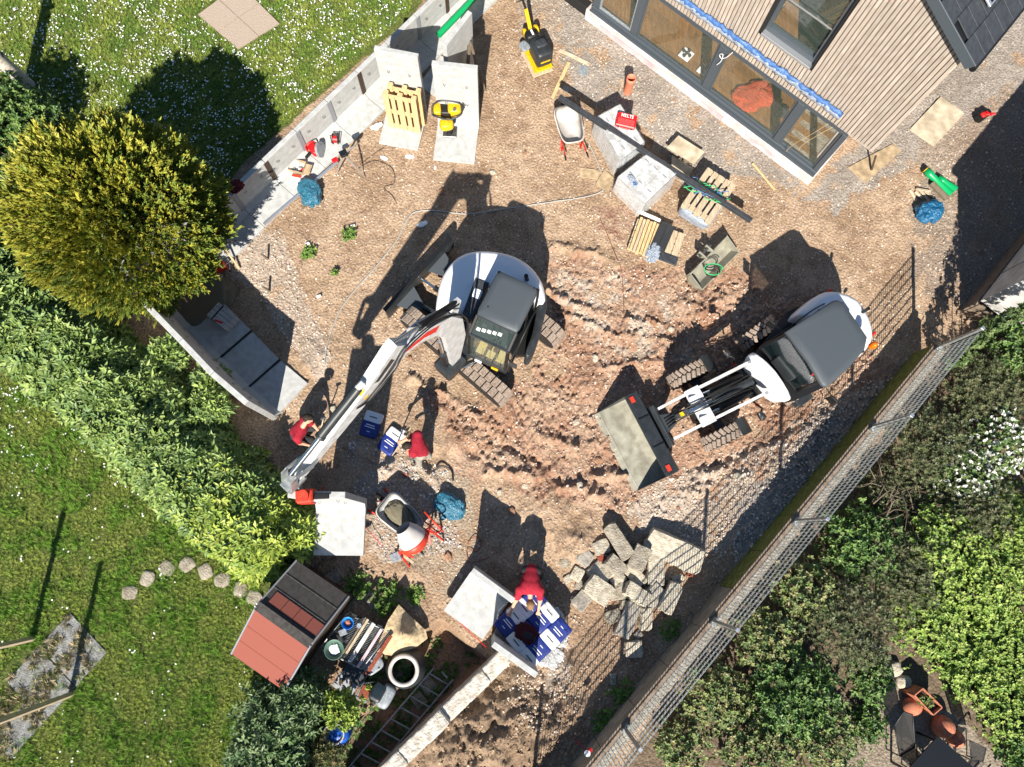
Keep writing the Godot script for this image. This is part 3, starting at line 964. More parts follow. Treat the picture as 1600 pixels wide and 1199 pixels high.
	for k in 9:
		s = mb()
		hbox(s, -0.5 - k * 0.55, -0.44 - k * 0.55, 2.3, 2.36, -0.0, 0.03, 0.004)
		put(s, "bracket", M.decal_white, t)
	# upper window
	var w := Node3D.new()
	w.name = "upper_window"
	t.add_child(w)
	s = mb()
	hbox(s, rec[0], rec[1], 2.93, 3.0, -0.26, 0.03, 0.005)
	put(s, "window_sill", M.aluminium, w)
	s = mb()
	hbox(s, rec[0], rec[0] + 0.08, 3.0, 5.05, -0.24, -0.1, 0.005)
	hbox(s, rec[1] - 0.08, rec[1], 3.0, 5.05, -0.24, -0.1, 0.005)
	hbox(s, rec[0] + 0.08, rec[1] - 0.08, 3.0, 3.12, -0.24, -0.1, 0.005)
	hbox(s, rec[0] + 0.08, rec[1] - 0.08, 4.95, 5.05, -0.24, -0.1, 0.005)
	put(s, "frame", M.frame_grey, w)
	s = mb()
	hbox(s, rec[0] + 0.08, rec[1] - 0.08, 3.12, 4.95, -0.18, -0.172, 0.0)
	put(s, "pane", M.glass, w)
	s = mb()
	hbox(s, rec[0] + 0.08, rec[1] - 0.08, 3.94, 3.965, -0.13, -0.11, 0.0)
	put(s, "guard_rail", M.aluminium, w)
	for r in 14:
		put_mesh(plank, "upper_floor_plank", M.oak if r % 3 < 2 else M.oak_b, t, Transform3D(bs, hp(-2.14 + (0.3 if r % 2 == 0 else 0.0), 2.28, -0.45 - r * 0.175) - org))
	# roof
	var rf := Node3D.new()
	rf.name = "roof"
	t.add_child(rf)
	var ru := (HOUSE_U + Vector3.DOWN * 0.5).normalized()
	var rn := ru.cross(HOUSE_N)
	if rn.y < 0: rn = -rn
	var eave := hp(0.86, roof_h(0.86) + 0.02, 0.16)
	s = mb()
	obox(s, eave - ru * 4.0 - HOUSE_N * 4.1 - rn * 0.08, ru * 4.0, rn * 0.06, HOUSE_N * 4.1, 0.005)
	put(s, "roof_deck", M.black, rf)
	var tile := mb()
	org = Vector3.ZERO
	obox(tile, Vector3.ZERO, Vector3(0.235, 0, 0), Vector3(0, 0.011, 0), Vector3(0, 0, 0.155), 0.003)
	tile.generate_normals()
	var tm := tile.commit()
	org = t.position
	var tb := Basis(ru, rn, ru.cross(rn))
	for i in 9:
		for j in 16:
			put_mesh(tm, "tile", M.slate, rf, Transform3D(tb * Basis(Vector3.BACK, -0.035), eave - ru * (0.2 + i * 0.43) - HOUSE_N * (0.16 + j * 0.315 + (0.155 if i % 2 else 0.0)) + rn * 0.006 - org))
	s = mb()
	cyl(s, eave + ru * 0.05 + HOUSE_N * 0.0 - rn * 0.06, eave + ru * 0.05 - HOUSE_N * 8.0 - rn * 0.06, 0.06)
	put(s, "gutter", M.black, rf)
	s = mb()
	obox(s, eave - ru * 4.0 + HOUSE_N * 0.015 - rn * 0.06, ru * 4.0, rn * 0.1, HOUSE_N * 0.014, 0.003)
	put(s, "verge_board", M.frame_grey, rf)
	# solar module on the roof
	var pc := eave - ru * 1.42 - HOUSE_N * 1.35 + rn * 0.1
	var sp := thing("solar_panel", "black framed solar panel mounted on the dark tiled roof", "solar panel", pc)
	s = mb()
	obox(s, pc, ru * 0.86, rn * 0.018, HOUSE_N * 0.56, 0.004)
	put(s, "frame", M.aluminium, sp)
	mat("solar_cell", Color(0.03, 0.045, 0.08), 0.12)
	var cell := BoxMesh.new()
	cell.size = Vector3(0.158, 0.006, 0.158)
	for i in 10:
		for j in 6:
			put_mesh(cell, "cell", M.solar_cell, sp, Transform3D(Basis(ru, rn, HOUSE_N), ru * (-0.747 + i * 0.166) + HOUSE_N * (-0.415 + j * 0.166) + rn * 0.0175))
	for k in [-0.6, 0.6]:
		s = mb()
		bar(s, pc + ru * k - HOUSE_N * 0.7 - rn * 0.05, pc + ru * k + HOUSE_N * 0.66 - rn * 0.05, 0.04, 0.04, 0.004)
		put(s, "mounting_rail", M.black, sp)
	# film roll: a crumpled tube with blue and clear stretches
	var fr2 := thing("protective_film", "crumpled blue and clear film rolled along the awning slot of the facade", "film", hp(-2.6, 2.47, 0.06))
	for pass_ in 2:
		s = mb()
		s.set_smooth_group(1)
		var n := 130
		var ring := []
		for i in n + 1:
			var ss := -5.3 + 4.95 * i / n
			var rr := []
			for k in 8:
				var a := TAU * k / 8.0
				var r0 := (0.05 if pass_ == 0 else 0.075) + 0.05 * nz.get_noise_3d(ss * 60.0, k * 17.0, pass_ * 90.0) + 0.02 * rng.randf()
				rr.append(hp(ss, 2.52 - 0.07 * pass_ + sin(a) * r0 + 0.015 * nz.get_noise_2d(ss * 25.0, 4.0), 0.075 + cos(a) * r0 * 0.8 - 0.015 * pass_))
			ring.append(rr)
		for i in n:
			for k in 8:
				quad(s, ring[i][k], ring[i + 1][k], ring[i + 1][(k + 1) % 8], ring[i][(k + 1) % 8], ring[i][k] - hp(-5.3 + 4.95 * i / n, 2.5 - 0.075 * pass_, 0.07))
		put(s, "film_layer", M.foil_blue if pass_ == 0 else M.foil_silver, fr2)
	# things on the floor inside
	for k in 2:
		var c := hp(-4.35 + k * 0.62, 0.33, -0.55 + k * 0.05)
		var bx := thing("cup_tray", "white tray with dark cups on the floor behind the glass", "tray", c, "trays of cups behind the glass")
		s = mb()
		box(s, c + Vector3.UP * 0.03, Vector3(0.3, 0.05, 0.3), -0.7)
		put(s, "tray", M.decal_white, bx)
		for q in [[-0.07, -0.07], [0.07, -0.07], [0.07, 0.07], [-0.07, 0.07], [0, 0]]:
			s = mb()
			cyl(s, c + Vector3(q[0], 0.05, q[1]), c + Vector3(q[0], 0.1, q[1]), 0.035, 0.045, 10)
			put(s, "cup", M.plastic_dark, bx)
	var oc := hp(-2.35, 0.35, -0.75)
	var oj := thing("orange_jacket", "crumpled orange jacket lying on the wooden floor behind the glass", "jacket", oc)
	mat("jacket", Color(0.8, 0.33, 0.16), 0.9, 0.0, "blotch", 4.0, "crumple", 1.0)
	s = mb()
	lump(s, oc + Vector3(0, 0.02, 0), Vector3(0.5, 0.08, 0.36), Basis(Vector3.UP, 0.4), 3.0, 0.35, 0.5, 5, 12)
	put(s, "body_cloth", M.jacket, oj)
	s = mb()
	lump(s, oc + Vector3(0.35, 0.06, 0.05), Vector3(0.32, 0.06, 0.13), Basis(Vector3.UP, -0.5), 3.0, 0.3, 0.6, 8, 10)
	put(s, "sleeve", M.jacket, oj)
	s = mb()
	lump(s, oc + Vector3(0.62, 0.05, 0.42), Vector3(0.2, 0.08, 0.16), Basis(Vector3.UP, -0.3), 3.0, 0.3, 0.6, 9, 8)
	put(s, "dark_lining", M.trousers_dark, oj)
	# rods leaning at the facade and a white cable loop
	var cb := thing("white_cable", "white cable hanging in a loop on the window mullion", "cable", hp(-3.3, 1.9, 0.04))
	s = mb()
	tube(s, curve([hp(-3.15, 2.07, 0.04), hp(-3.22, 1.85, 0.05), hp(-3.32, 1.72, 0.05), hp(-3.4, 1.78, 0.05), hp(-3.33, 1.85, 0.05), hp(-3.3, 1.65, 0.05), hp(-3.36, 1.45, 0.05)], 4), 0.009, 5)
	put(s, "cable", M.decal_white, cb)
	var cb2 := thing("loose_wire", "two pale wires hanging down in front of the corner window", "wire", hp(-0.6, 1.2, 0.05))
	for k in 2:
		s = mb()
		tube(s, curve([hp(-0.35 - k * 0.12, 2.05, 0.05), hp(-0.5 - k * 0.1, 1.6, 0.1), hp(-0.62 - k * 0.18, 1.1 - k * 0.2, 0.1), hp(-0.62 - k * 0.22, 0.8 - k * 0.3, 0.08)], 5), 0.006, 4)
		put(s, "strand", M.wood_pale, cb2)

# ---------------------------------------------------------------- boundary on the right: garage, low wall, mesh fence
func build_boundary() -> void:
	var pts := [Vector3(2.656, 0.88, 3.65), Vector3(4.419, 0.88, 1.688), Vector3(6.28, 0.88, -0.29), Vector3(8.277, 0.88, -2.374)]
	for i in 4: pts[i].y = 0.0
	var d: Vector3 = (pts[3] - pts[0]) / 3.0
	var u := d.normalized()
	var outw := Vector3(-u.z, 0, u.x)
	if outw.x < 0: outw = -outw
	var a: Vector3 = pts[0] - d * 1.35
	var e: Vector3 = pts[3] + d * 0.92
	# low mossy kerb inside, wall with a flat top behind the fence
	mat("base_brown", Color(0.56, 0.5, 0.44), 0.9, 0.0, "stain", 1.0)
	mat("moss_concrete", Color(0.58, 0.6, 0.36), 0.95, 0.0, "moss", 1.0, "rough", 0.6)
	var t := thing("boundary_wall", "low concrete boundary wall with a mossy ledge under the mesh fence", "wall", (a + e) * 0.5)
	var n := 14
	for k in n:
		var p := a.lerp(e, float(k) / n)
		var q := a.lerp(e, float(k + 1) / n)
		var s := mb()
		obox(s, (p + q) * 0.5 + outw * 0.05 + Vector3.UP * 0.34, (q - p) * 0.5 - u * 0.003, Vector3.UP * 0.52, outw * 0.145, 0.012)
		put(s, "wall_block", M.moss_concrete if k > 6 else M.concrete_old, t)
		s = mb()
		obox(s, (p + q) * 0.5 - outw * 0.02 + Vector3.UP * 0.87, (q - p) * 0.5 - u * 0.004, Vector3.UP * 0.012, outw * 0.075, 0.004)
		put(s, "brown_ledge", M.base_brown, t)
		s = mb()
		obox(s, (p + q) * 0.5 + outw * 0.125 + Vector3.UP * 0.885, (q - p) * 0.5 - u * 0.004, Vector3.UP * 0.022, outw * 0.07, 0.006)
		put(s, "coping_slab", M.concrete_old, t)
	# mesh panels and posts
	var top := 2.36
	for k in range(-1, 4):
		var p: Vector3 = pts[0] + d * k
		var q := p + d
		if k == 3: q = p + d * 0.88
		var f := thing("mesh_fence_panel", "%s galvanised mesh fence panel counted from the garage" % ORD[3 - k], "fence panel", (p + q) * 0.5 + Vector3.UP * 0.9, "mesh fence panels on the boundary wall")
		var s := mb()
		var len := (q - p).length()
		var nv := int(len / 0.085)
		for i in nv + 1:
			var c := p + u * (0.05 + (len - 0.1) * i / nv) + outw * 0.03
			obox(s, c + Vector3.UP * (0.95 + (top - 0.95) * 0.5), u * 0.004, Vector3.UP * (top - 0.95) * 0.5, outw * 0.004, 0.0)
		put(s, "vertical_rods", M.galvanised, f)
		s = mb()
		for i in 7:
			var y := 0.99 + (top - 1.03) * i / 6.0
			for o in [0.022, 0.038]:
				obox(s, (p + q) * 0.5 + outw * o + Vector3.UP * y, u * (len * 0.5 - 0.04), Vector3.UP * 0.0045, outw * 0.0045, 0.0)
		put(s, "horizontal_rods", M.galvanised, f)
	for k in range(-1, 5):
		var p: Vector3 = pts[0] + d * k
		if k == 4: p = pts[3] + d * 0.9
		var f := thing("fence_post", "%s galvanised fence post counted from the garage" % ORD[4 - k], "post", p + Vector3.UP * 0.9, "fence posts on the boundary wall")
		var s := mb()
		obox(s, p + Vector3.UP * (0.9 + (top - 0.86) * 0.5), u * 0.03, Vector3.UP * (top - 0.86) * 0.5, outw * 0.03, 0.004)
		put(s, "shaft", M.galvanised, f)
		s = mb()
		obox(s, p + outw * 0.02 + Vector3.UP * 0.94, u * 0.09, Vector3.UP * 0.06, outw * 0.05, 0.006)
		put(s, "base_bracket", M.galvanised, f)
		s = mb()
		obox(s, p + Vector3.UP * (top + 0.052), u * 0.035, Vector3.UP * 0.012, outw * 0.035, 0.004)
		put(s, "cap", M.aluminium, f)
	# garage at the end of the fence
	var g0 := Vector3(11.223, 0, -5.35)
	var g1 := Vector3(13.254, 0, -7.663)
	var gu := (g1 - g0).normalized()
	var go := Vector3(-gu.z, 0, gu.x)
	if go.x < 0: go = -go
	var c := g0 + gu * 3.5 + go * 2.0
	var gt := thing("garage", "pale grey garage with a dark slot above its concrete base at the fence end", "garage", c)
	mat("sheet_grey", Color(0.88, 0.88, 0.87), 0.6, 0.0, "blotch", 0.8)
	var s := mb()
	obox(s, c + Vector3.UP * 0.2, gu * 3.5, Vector3.UP * 0.4, go * 2.0, 0.01)
	put(s, "base_course", M.base_brown, gt)
	s = mb()
	obox(s, c + Vector3.UP * 0.66 + go * 0.04, gu * 3.45, Vector3.UP * 0.06, go * 1.96, 0.0)
	put(s, "slot", M.black, gt)
	s = mb()
	obox(s, c + Vector3.UP * 1.95, gu * 3.5, Vector3.UP * 1.22, go * 2.0, 0.01)
	put(s, "wall", M.sheet_grey, gt)
	s = mb()
	obox(s, c + Vector3.UP * 3.24, gu * 3.6, Vector3.UP * 0.06, go * 2.1, 0.01)
	put(s, "flat_roof", M.roof_dark, gt)
	for k in 6:
		s = mb()
		obox(s, g0 + gu * (0.9 + k * 1.05) + Vector3.UP * 1.95 - go * 0.006, gu * 0.012, Vector3.UP * 1.2, go * 0.006, 0.0)
		put(s, "seam", M.decal_grey, gt)
	# tree standing behind the garage corner whose shade reaches the drive is built with the shrubs
	# old broken wall at the lower edge
	var w0 := Vector3(0.108, 0.5, 2.581)
	var w1 := Vector3(-1.981, 0.5, 4.511)
	var ot := thing("old_wall", "broken old stone wall with a pale whitewashed top beside the ladder", "wall", (w0 + w1) * 0.5 * Vector3(1, 0, 1))
	mat("whitewash", Color(0.84, 0.82, 0.78), 0.95, 0.0, "stain", 0.8, "rough", 0.4)
	var wu := (w1 - w0).normalized()
	var wo := Vector3(-wu.z, 0, wu.x)
	for k in 9:
		var p := w0 + wu * (k * 0.56)
		var hh := 0.5 + 0.06 * rng.randf_range(-1, 1)
		s = mb()
		lump(s, Vector3(p.x, hh * 0.5 - 0.05, p.z) + wo * rng.randf_range(-0.02, 0.02), Vector3(0.3, hh * 0.5 + 0.05, 0.16 + rng.randf() * 0.02), Basis(wu, Vector3.UP, wu.cross(Vector3.UP)), 14.0, 0.05, 0.5, k, 10, false)
		put(s, "stone_block", M.whitewash, ot)


# ---------------------------------------------------------------- plants
func leaf_clump(n: int, length: float, width: float, up: float, sd: int, fold := 0.25) -> ArrayMesh:
	var r := RandomNumberGenerator.new()
	r.seed = sd
	var keep := org
	org = Vector3.ZERO
	var s := mb()
	s.set_smooth_group(-1)
	for i in n:
		var a := TAU * (i + r.randf() * 0.6) / n
		var e := up + r.randf_range(-0.35, 0.35)
		var d := Vector3(cos(a) * cos(e), sin(e), sin(a) * cos(e))
		var side := d.cross(Vector3.UP).normalized().rotated(d, r.randf_range(-0.6, 0.6))
		var nn := side.cross(d)
		var l := length * r.randf_range(0.7, 1.15)
		var w := width * r.randf_range(0.8, 1.15) * 0.5
		var o := Vector3(r.randf_range(-1, 1), r.randf_range(-0.5, 0.5), r.randf_range(-1, 1)) * length * 0.25
		var p0 := o
		var p1 := o + d * l * 0.45 + side * w + nn * w * fold
		var p2 := o + d * l - nn * l * 0.08
		var p3 := o + d * l * 0.45 - side * w + nn * w * fold
		tri(s, p0, p1, p2, nn)
		tri(s, p0, p2, p3, nn)
	s.generate_normals()
	org = keep
	return s.commit()

func spray_mesh(length: float, sd: int) -> ArrayMesh:
	var r := RandomNumberGenerator.new()
	r.seed = sd
	var keep := org
	org = Vector3.ZERO
	var s := mb()
	s.set_smooth_group(-1)
	for i in 16:
		var t := float(i) / 16.0
		var a := r.randf() * TAU
		var base := Vector3(0, t * length * 0.85, 0)
		var sp := 0.55 - 0.25 * t
		var d := Vector3(cos(a) * sp, 0.8, sin(a) * sp).normalized()
		var side := d.cross(Vector3(cos(a + 1.3), 0, sin(a + 1.3))).normalized() * length * 0.075
		var l := length * r.randf_range(0.25, 0.45)
		tri(s, base - side, base + side, base + d * l + side * 0.3, side.cross(d))
		tri(s, base - side, base + d * l + side * 0.3, base + d * l - side * 0.3, side.cross(d))
	s.generate_normals()
	org = keep
	return s.commit()

func basis_to(n: Vector3, spin: float, sc: float) -> Basis:
	var x := n.cross(Vector3.UP if absf(n.y) < 0.95 else Vector3.RIGHT).normalized()
	return Basis(x, n, x.cross(n)).rotated(n, spin).scaled(Vector3.ONE * sc)

func mixed(cols: Array, jitter := 0.2) -> Color:
	var c: Color = (cols[rng.randi() % cols.size()] as Color).lerp(cols[rng.randi() % cols.size()], rng.randf())
	var v := 1.0 + rng.randf_range(-jitter, jitter)
	return Color(c.r * v, c.g * v, c.b * v)

# foliage spread through an uneven ellipsoid; c is its centre
func crown(parent: Node3D, at: Vector3, c: Vector3, r: Vector3, n: int, me: Mesh, cols: Array, lumpy := 0.22, scale := 1.0, up := 0.35, inner := 0.62, called := "crown") -> void:
	var trs := []
	var cc := []
	var sd := rng.randf() * 500.0
	for i in n:
		var d := Vector3(rng.randfn(), rng.randfn(), rng.randfn()).normalized()
		if d.y < -0.35: d.y = -d.y
		var b := 1.0 + lumpy * 1.6 * nz.get_noise_3dv(d * 22.0 + Vector3.ONE * sd) + lumpy * 0.8 * nz.get_noise_3dv(d * 60.0 + Vector3.ONE * (sd + 90.0))
		var f := 1.0 - absf(rng.randfn()) * (1.0 - inner) * 0.5
		var p := c + d * r * b * f
		if p.y < 0.04: p.y = 0.04 + rng.randf() * 0.2
		var nrm := (d / r).normalized().lerp(Vector3.UP, up).normalized()
		nrm = (nrm + Vector3(rng.randfn(), rng.randfn(), rng.randfn()) * 0.3).normalized()
		trs.append(Transform3D(basis_to(nrm, rng.randf() * TAU, scale * rng.randf_range(0.7, 1.25)), p - at))
		cc.append(mixed(cols))
	many(called, me, M.leaf, trs, cc, parent)

func stems(parent: Node3D, at: Vector3, c: Vector3, r: Vector3, n: int, thick: float, m: Material) -> void:
	for i in n:
		var a := TAU * (i + rng.randf()) / n
		var s := mb()
		var tip := c + Vector3(cos(a) * r.x * 0.6, r.y * rng.randf_range(0.1, 0.6), sin(a) * r.z * 0.6)
		var b := at + Vector3(cos(a), 0, sin(a)) * thick * 1.5
		b.y = -0.05
		tube(s, curve([b, b.lerp(tip, 0.4) + Vector3(rng.randf_range(-0.1, 0.1), 0.1, rng.randf_range(-0.1, 0.1)), tip], 4), thick, 5, thick * 0.35)
		put(s, "limb", m, parent)

func shrub(p: Vector3, r: float, h: float, kind: int, where: String, dens := 1.0) -> void:
	var lab: String = ["dark olive fine-leaved shrub ", "mid green leafy shrub ", "bright lime green shrub ", "yellow-tipped ivy bush ", "shrub covered in white blossom "][kind] + where
	var cols: Array = [
		[Color(0.065, 0.09, 0.035), Color(0.11, 0.135, 0.055), Color(0.16, 0.18, 0.08), Color(0.13, 0.12, 0.06)],
		[Color(0.05, 0.11, 0.025), Color(0.1, 0.19, 0.04), Color(0.15, 0.23, 0.06)],
		[Color(0.14, 0.24, 0.035), Color(0.24, 0.34, 0.06), Color(0.3, 0.38, 0.09)],
		[Color(0.07, 0.12, 0.035), Color(0.14, 0.2, 0.055), Color(0.2, 0.23, 0.075), Color(0.28, 0.26, 0.11)],
		[Color(0.09, 0.16, 0.04), Color(0.14, 0.2, 0.06)]][kind]
	var t := thing("garden_shrub", lab, "shrub", Vector3(p.x, 0, p.z), "shrubs in the neighbouring garden")
	var c := Vector3(p.x, h * 0.45, p.z)
	stems(t, Vector3(p.x, 0, p.z), c, Vector3(r, h * 0.5, r), 4, 0.025, M.wood_dark)
	var me: Mesh = [T.m_fine, T.m_mid, T.m_small, T.m_small, T.m_small][kind]
	var n := int(r * r * (1100 if kind == 0 else 780) * dens)
	crown(t, Vector3(p.x, 0, p.z), c, Vector3(r, h * 0.55, r), n, me, cols, 0.3, 1.0, 0.45, 0.45, "foliage")
	if kind == 4:
		crown(t, Vector3(p.x, 0, p.z), c + Vector3.UP * 0.05, Vector3(r, h * 0.55, r), int(n * 0.7), T.m_petal, [Color(0.75, 0.75, 0.7), Color(0.62, 0.63, 0.56)], 0.3, 1.0, 0.6, 0.8, "blossom")

func build_vegetation() -> void:
	T.m_fine = leaf_clump(9, 0.075, 0.022, 0.75, 1)
	T.m_small = leaf_clump(7, 0.075, 0.05, 0.45, 2)
	T.m_mid = leaf_clump(7, 0.1, 0.055, 0.45, 3)
	T.m_laurel = leaf_clump(6, 0.15, 0.07, 0.5, 4, 0.3)
	T.m_glossy = leaf_clump(8, 0.13, 0.05, 0.4, 5, 0.3)
	T.m_petal = leaf_clump(8, 0.045, 0.045, 0.4, 6)
	T.m_spray = spray_mesh(0.19, 7)
	# golden conifer
	var gp := Vector3(-7.69, 2.2, -6.471)
	var at := Vector3(gp.x, 0, gp.z)
	var t := thing("golden_conifer", "broad golden-yellow conifer towering over the lawn wall corner", "conifer tree", at)
	var s := mb()
	tube(s, [at - Vector3.UP * 0.1, at + Vector3(0.03, 1.2, 0), at + Vector3(0, 2.6, 0.05), at + Vector3(0, 4.0, 0)], 0.17, 8, 0.04)
	put(s, "trunk", M.wood_dark, t)
	for i in 26:
		var a := TAU * i * 0.381966
		var y := 0.5 + 3.0 * i / 26.0
		var l := 2.0 * sqrt(1.0 - pow(y / 4.6, 2.0))
		s = mb()
		tube(s, curve([at + Vector3.UP * y, at + Vector3(cos(a) * l * 0.5, y + 0.15, sin(a) * l * 0.5), at + Vector3(cos(a) * l, y + 0.6, sin(a) * l)], 3), 0.035, 5, 0.01)
		put(s, "limb", M.wood_dark, t)
	var trs := []
	var cols := []
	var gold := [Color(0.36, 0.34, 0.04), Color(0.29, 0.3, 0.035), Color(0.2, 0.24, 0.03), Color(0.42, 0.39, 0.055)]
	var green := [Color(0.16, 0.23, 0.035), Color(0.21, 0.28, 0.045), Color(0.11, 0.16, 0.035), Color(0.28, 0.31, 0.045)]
	for i in 19000:
		var d := Vector3(rng.randfn(), rng.randfn(), rng.randfn()).normalized()
		if d.y < -0.5: d.y = -d.y
		var b := 1.0 + 0.2 * nz.get_noise_3dv(d * 26.0) + 0.17 * nz.get_noise_3dv(d * 80.0 + Vector3.ONE * 40.0)
		var f := 1.0 - absf(rng.randfn()) * 0.13
		var p := Vector3(d.x * 1.9, 2.05 + d.y * 1.9, d.z * 1.84) * Vector3(1, 1, 1)
		p = Vector3(0, 1.9, 0) + (p - Vector3(0, 1.9, 0)) * b * f
		if p.y < 0.1: p.y = 0.1
		var nrm := (Vector3(d.x, d.y * 0.6 + 0.55, d.z).normalized() + Vector3(rng.randfn(), rng.randfn(), rng.randfn()) * 0.22).normalized()
		trs.append(Transform3D(basis_to(nrm, rng.randf() * TAU, rng.randf_range(0.7, 1.35)), p))
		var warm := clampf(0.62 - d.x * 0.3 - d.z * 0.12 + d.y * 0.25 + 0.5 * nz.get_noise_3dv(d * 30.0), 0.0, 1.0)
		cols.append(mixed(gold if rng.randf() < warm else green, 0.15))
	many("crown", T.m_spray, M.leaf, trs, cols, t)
	# laurel hedge along the tall wall row
	var line := [Vector3(-11.656, 0.6, -5.861), Vector3(-9.907, 0.6, -4.454), Vector3(-8.668, 0.6, -3.446), Vector3(-7.298, 0.6, -2.252), Vector3(-5.96, 0.6, -1.023), Vector3(-4.818, 0.6, -0.158), Vector3(-4.195, 0.6, 0.17)]
	var wide := [1.1, 1.1, 1.05, 1.05, 1.0, 0.95, 0.65]
	var hp0: Vector3 = line[3]
	hp0.y = 0.0
	t = thing("laurel_hedge", "thick laurel hedge with glossy light green leaves between lawn and building site", "hedge", hp0)
	trs = []
	cols = []
	var lau := [Color(0.13, 0.21, 0.045), Color(0.2, 0.29, 0.065), Color(0.28, 0.36, 0.1), Color(0.1, 0.17, 0.05)]
	var lime := [Color(0.25, 0.34, 0.045), Color(0.33, 0.41, 0.06), Color(0.38, 0.43, 0.08), Color(0.17, 0.26, 0.045)]
	for i in 11500:
		var u := rng.randf() * 6.0
		var k := mini(int(u), 5)
		var c: Vector3 = line[k].lerp(line[k + 1], u - k)
		var w := lerpf(wide[k], wide[k + 1], u - k)
		var dir: Vector3 = (line[k + 1] - line[k]).normalized()
		var side := Vector3(-dir.z, 0, dir.x)
		var a := rng.randf_range(-0.15, PI + 0.15)
		var b := 1.0 + 0.3 * nz.get_noise_3d(c.x * 12.0, a * 14.0, c.z * 12.0) + 0.2 * nz.get_noise_3d(c.x * 40.0, a * 40.0, c.z * 40.0)
		var f := (1.0 - absf(rng.randfn()) * 0.14) * b
		var p := Vector3(c.x, 0.05, c.z) + side * cos(a) * w * f + Vector3.UP * maxf(0.05, sin(a) * 1.25 * f)
		var nrm := (side * cos(a) * 0.7 + Vector3.UP * (0.5 + absf(sin(a))) + Vector3(rng.randfn(), rng.randfn(), rng.randfn()) * 0.3).normalized()
		trs.append(Transform3D(basis_to(nrm, rng.randf() * TAU, rng.randf_range(0.75, 1.2)), p - hp0))
		cols.append(mixed(lime if rng.randf() < smoothstep(3.6, 5.2, u) else lau, 0.2))
	many("foliage", T.m_laurel, M.leaf, trs, cols, t)
	for i in 26:
		var u := 6.0 * (i + 0.5) / 26.0
		var k := mini(int(u), 5)
		var c: Vector3 = line[k].lerp(line[k + 1], u - k)
		c.y = -0.05
		s = mb()
		tube(s, [c, c + Vector3(rng.randf_range(-0.15, 0.15), 0.5, rng.randf_range(-0.15, 0.15)), c + Vector3(rng.randf_range(-0.3, 0.3), 1.0, rng.randf_range(-0.3, 0.3))], 0.03, 5, 0.012)
		put(s, "stem", M.wood_dark, t)
	# loose laurels at the site side of the hedge, and the bushes round the shed
	for q in [[Vector3(-7.258, 0.4, -3.94), 0.4, 0.7], [Vector3(-6.245, 0.4, -3.361), 0.35, 0.6], [Vector3(-6.154, 0.5, -2.766), 0.4, 0.8], [Vector3(-5.041, 0.7, -0.884), 0.5, 1.1], [Vector3(-4.01, 0.6, -0.053), 0.42, 1.0]]:
		var c: Vector3 = q[0]
		t = thing("laurel_bush", "small laurel bush in the shade between hedge and tall wall row", "shrub", Vector3(c.x, 0, c.z), "laurels beside the hedge")
		crown(t, Vector3(c.x, 0, c.z), c, Vector3(q[1], q[2] * 0.55, q[1]), 420, T.m_laurel, lime if c.x > -4.6 else lau, 0.3, 0.95, 0.5, 0.5, "foliage")
		stems(t, Vector3(c.x, 0, c.z), c, Vector3(q[1], q[2] * 0.5, q[1]), 3, 0.018, M.wood_dark)
	var sh := [[Vector3(-11.142, 0.9, -9.443), 0.95, 1.7, "leafy green shrub beside the birch trunk at the lawn edge"], [Vector3(-11.132, 0.8, -7.96), 0.9, 1.5, "green shrub between the golden conifer and the lawn edge"], [Vector3(-11.266, 0.7, -6.515), 0.8, 1.3, "dark green shrub at the upper end of the laurel hedge"]]
	for q in sh:
		var c: Vector3 = q[0]
		t = thing("lawn_shrub", q[3], "shrub", Vector3(c.x, 0, c.z), "")
		crown(t, Vector3(c.x, 0, c.z), c, Vector3(q[1], q[2] * 0.55, q[1]), 1300, T.m_mid, [Color(0.05, 0.11, 0.025), Color(0.11, 0.19, 0.04), Color(0.17, 0.25, 0.06)], 0.3, 1.0, 0.45, 0.45, "foliage")
		stems(t, Vector3(c.x, 0, c.z), c, Vector3(q[1], q[2] * 0.5, q[1]), 4, 0.025, M.wood_dark)
	# birch stump at the top left
	var bp := Vector3(-11.545, 0, -10.984)
	t = thing("birch_trunk", "white and black birch trunk leaning at the edge of the daisy lawn", "tree", bp)
	mat("birch", Color(0.85, 0.83, 0.78), 0.85, 0.0, "stain", 2.5, "rough", 0.6)
	s = mb()
	tube(s, curve([bp - Vector3.UP * 0.1, bp + Vector3(-0.05, 0.8, 0), bp + Vector3(-0.12, 1.7, -0.05), bp + Vector3(-0.2, 2.4, -0.12)], 5), 0.17, 9, 0.13)
	put(s, "trunk", M.birch, t)
	for k in 7:
		s = mb()
		var y := 0.3 + k * 0.28
		box(s, bp + Vector3(-0.04 - y * 0.04 + 0.1 * cos(k * 2.1), y, 0.11 * sin(k * 2.1) - y * 0.03), Vector3(0.16, 0.05, 0.13), k * 1.1, 0.01)
		put(s, "bark_scar", M.black, t)
	crown(t, bp, bp + Vector3(-0.25, 2.75, -0.15), Vector3(0.42, 0.5, 0.42), 260, T.m_mid, [Color(0.08, 0.14, 0.03), Color(0.14, 0.2, 0.05)], 0.3, 1.0, 0.4, 0.5, "crown")
	# dark glossy bush and the light sapling by the shed
	var c0 := Vector3(-4.173, 0.8, 3.484)
	t = thing("glossy_bush", "large glossy dark green bush in front of the garden shed", "shrub", Vector3(c0.x, 0, c0.z))
	for q in [[Vector3(0, 0, 0), 0.72], [Vector3(-0.25, 0.0, 0.55), 0.6], [Vector3(0.35, -0.1, -0.45), 0.5], [Vector3(0.1, -0.1, 0.95), 0.6]]:
		crown(t, Vector3(c0.x, 0, c0.z), c0 + q[0], Vector3(q[1], 0.8, q[1]), 620, T.m_glossy, [Color(0.045, 0.095, 0.025), Color(0.085, 0.15, 0.045), Color(0.17, 0.23, 0.1)], 0.3, 0.9, 0.5, 0.5, "foliage")
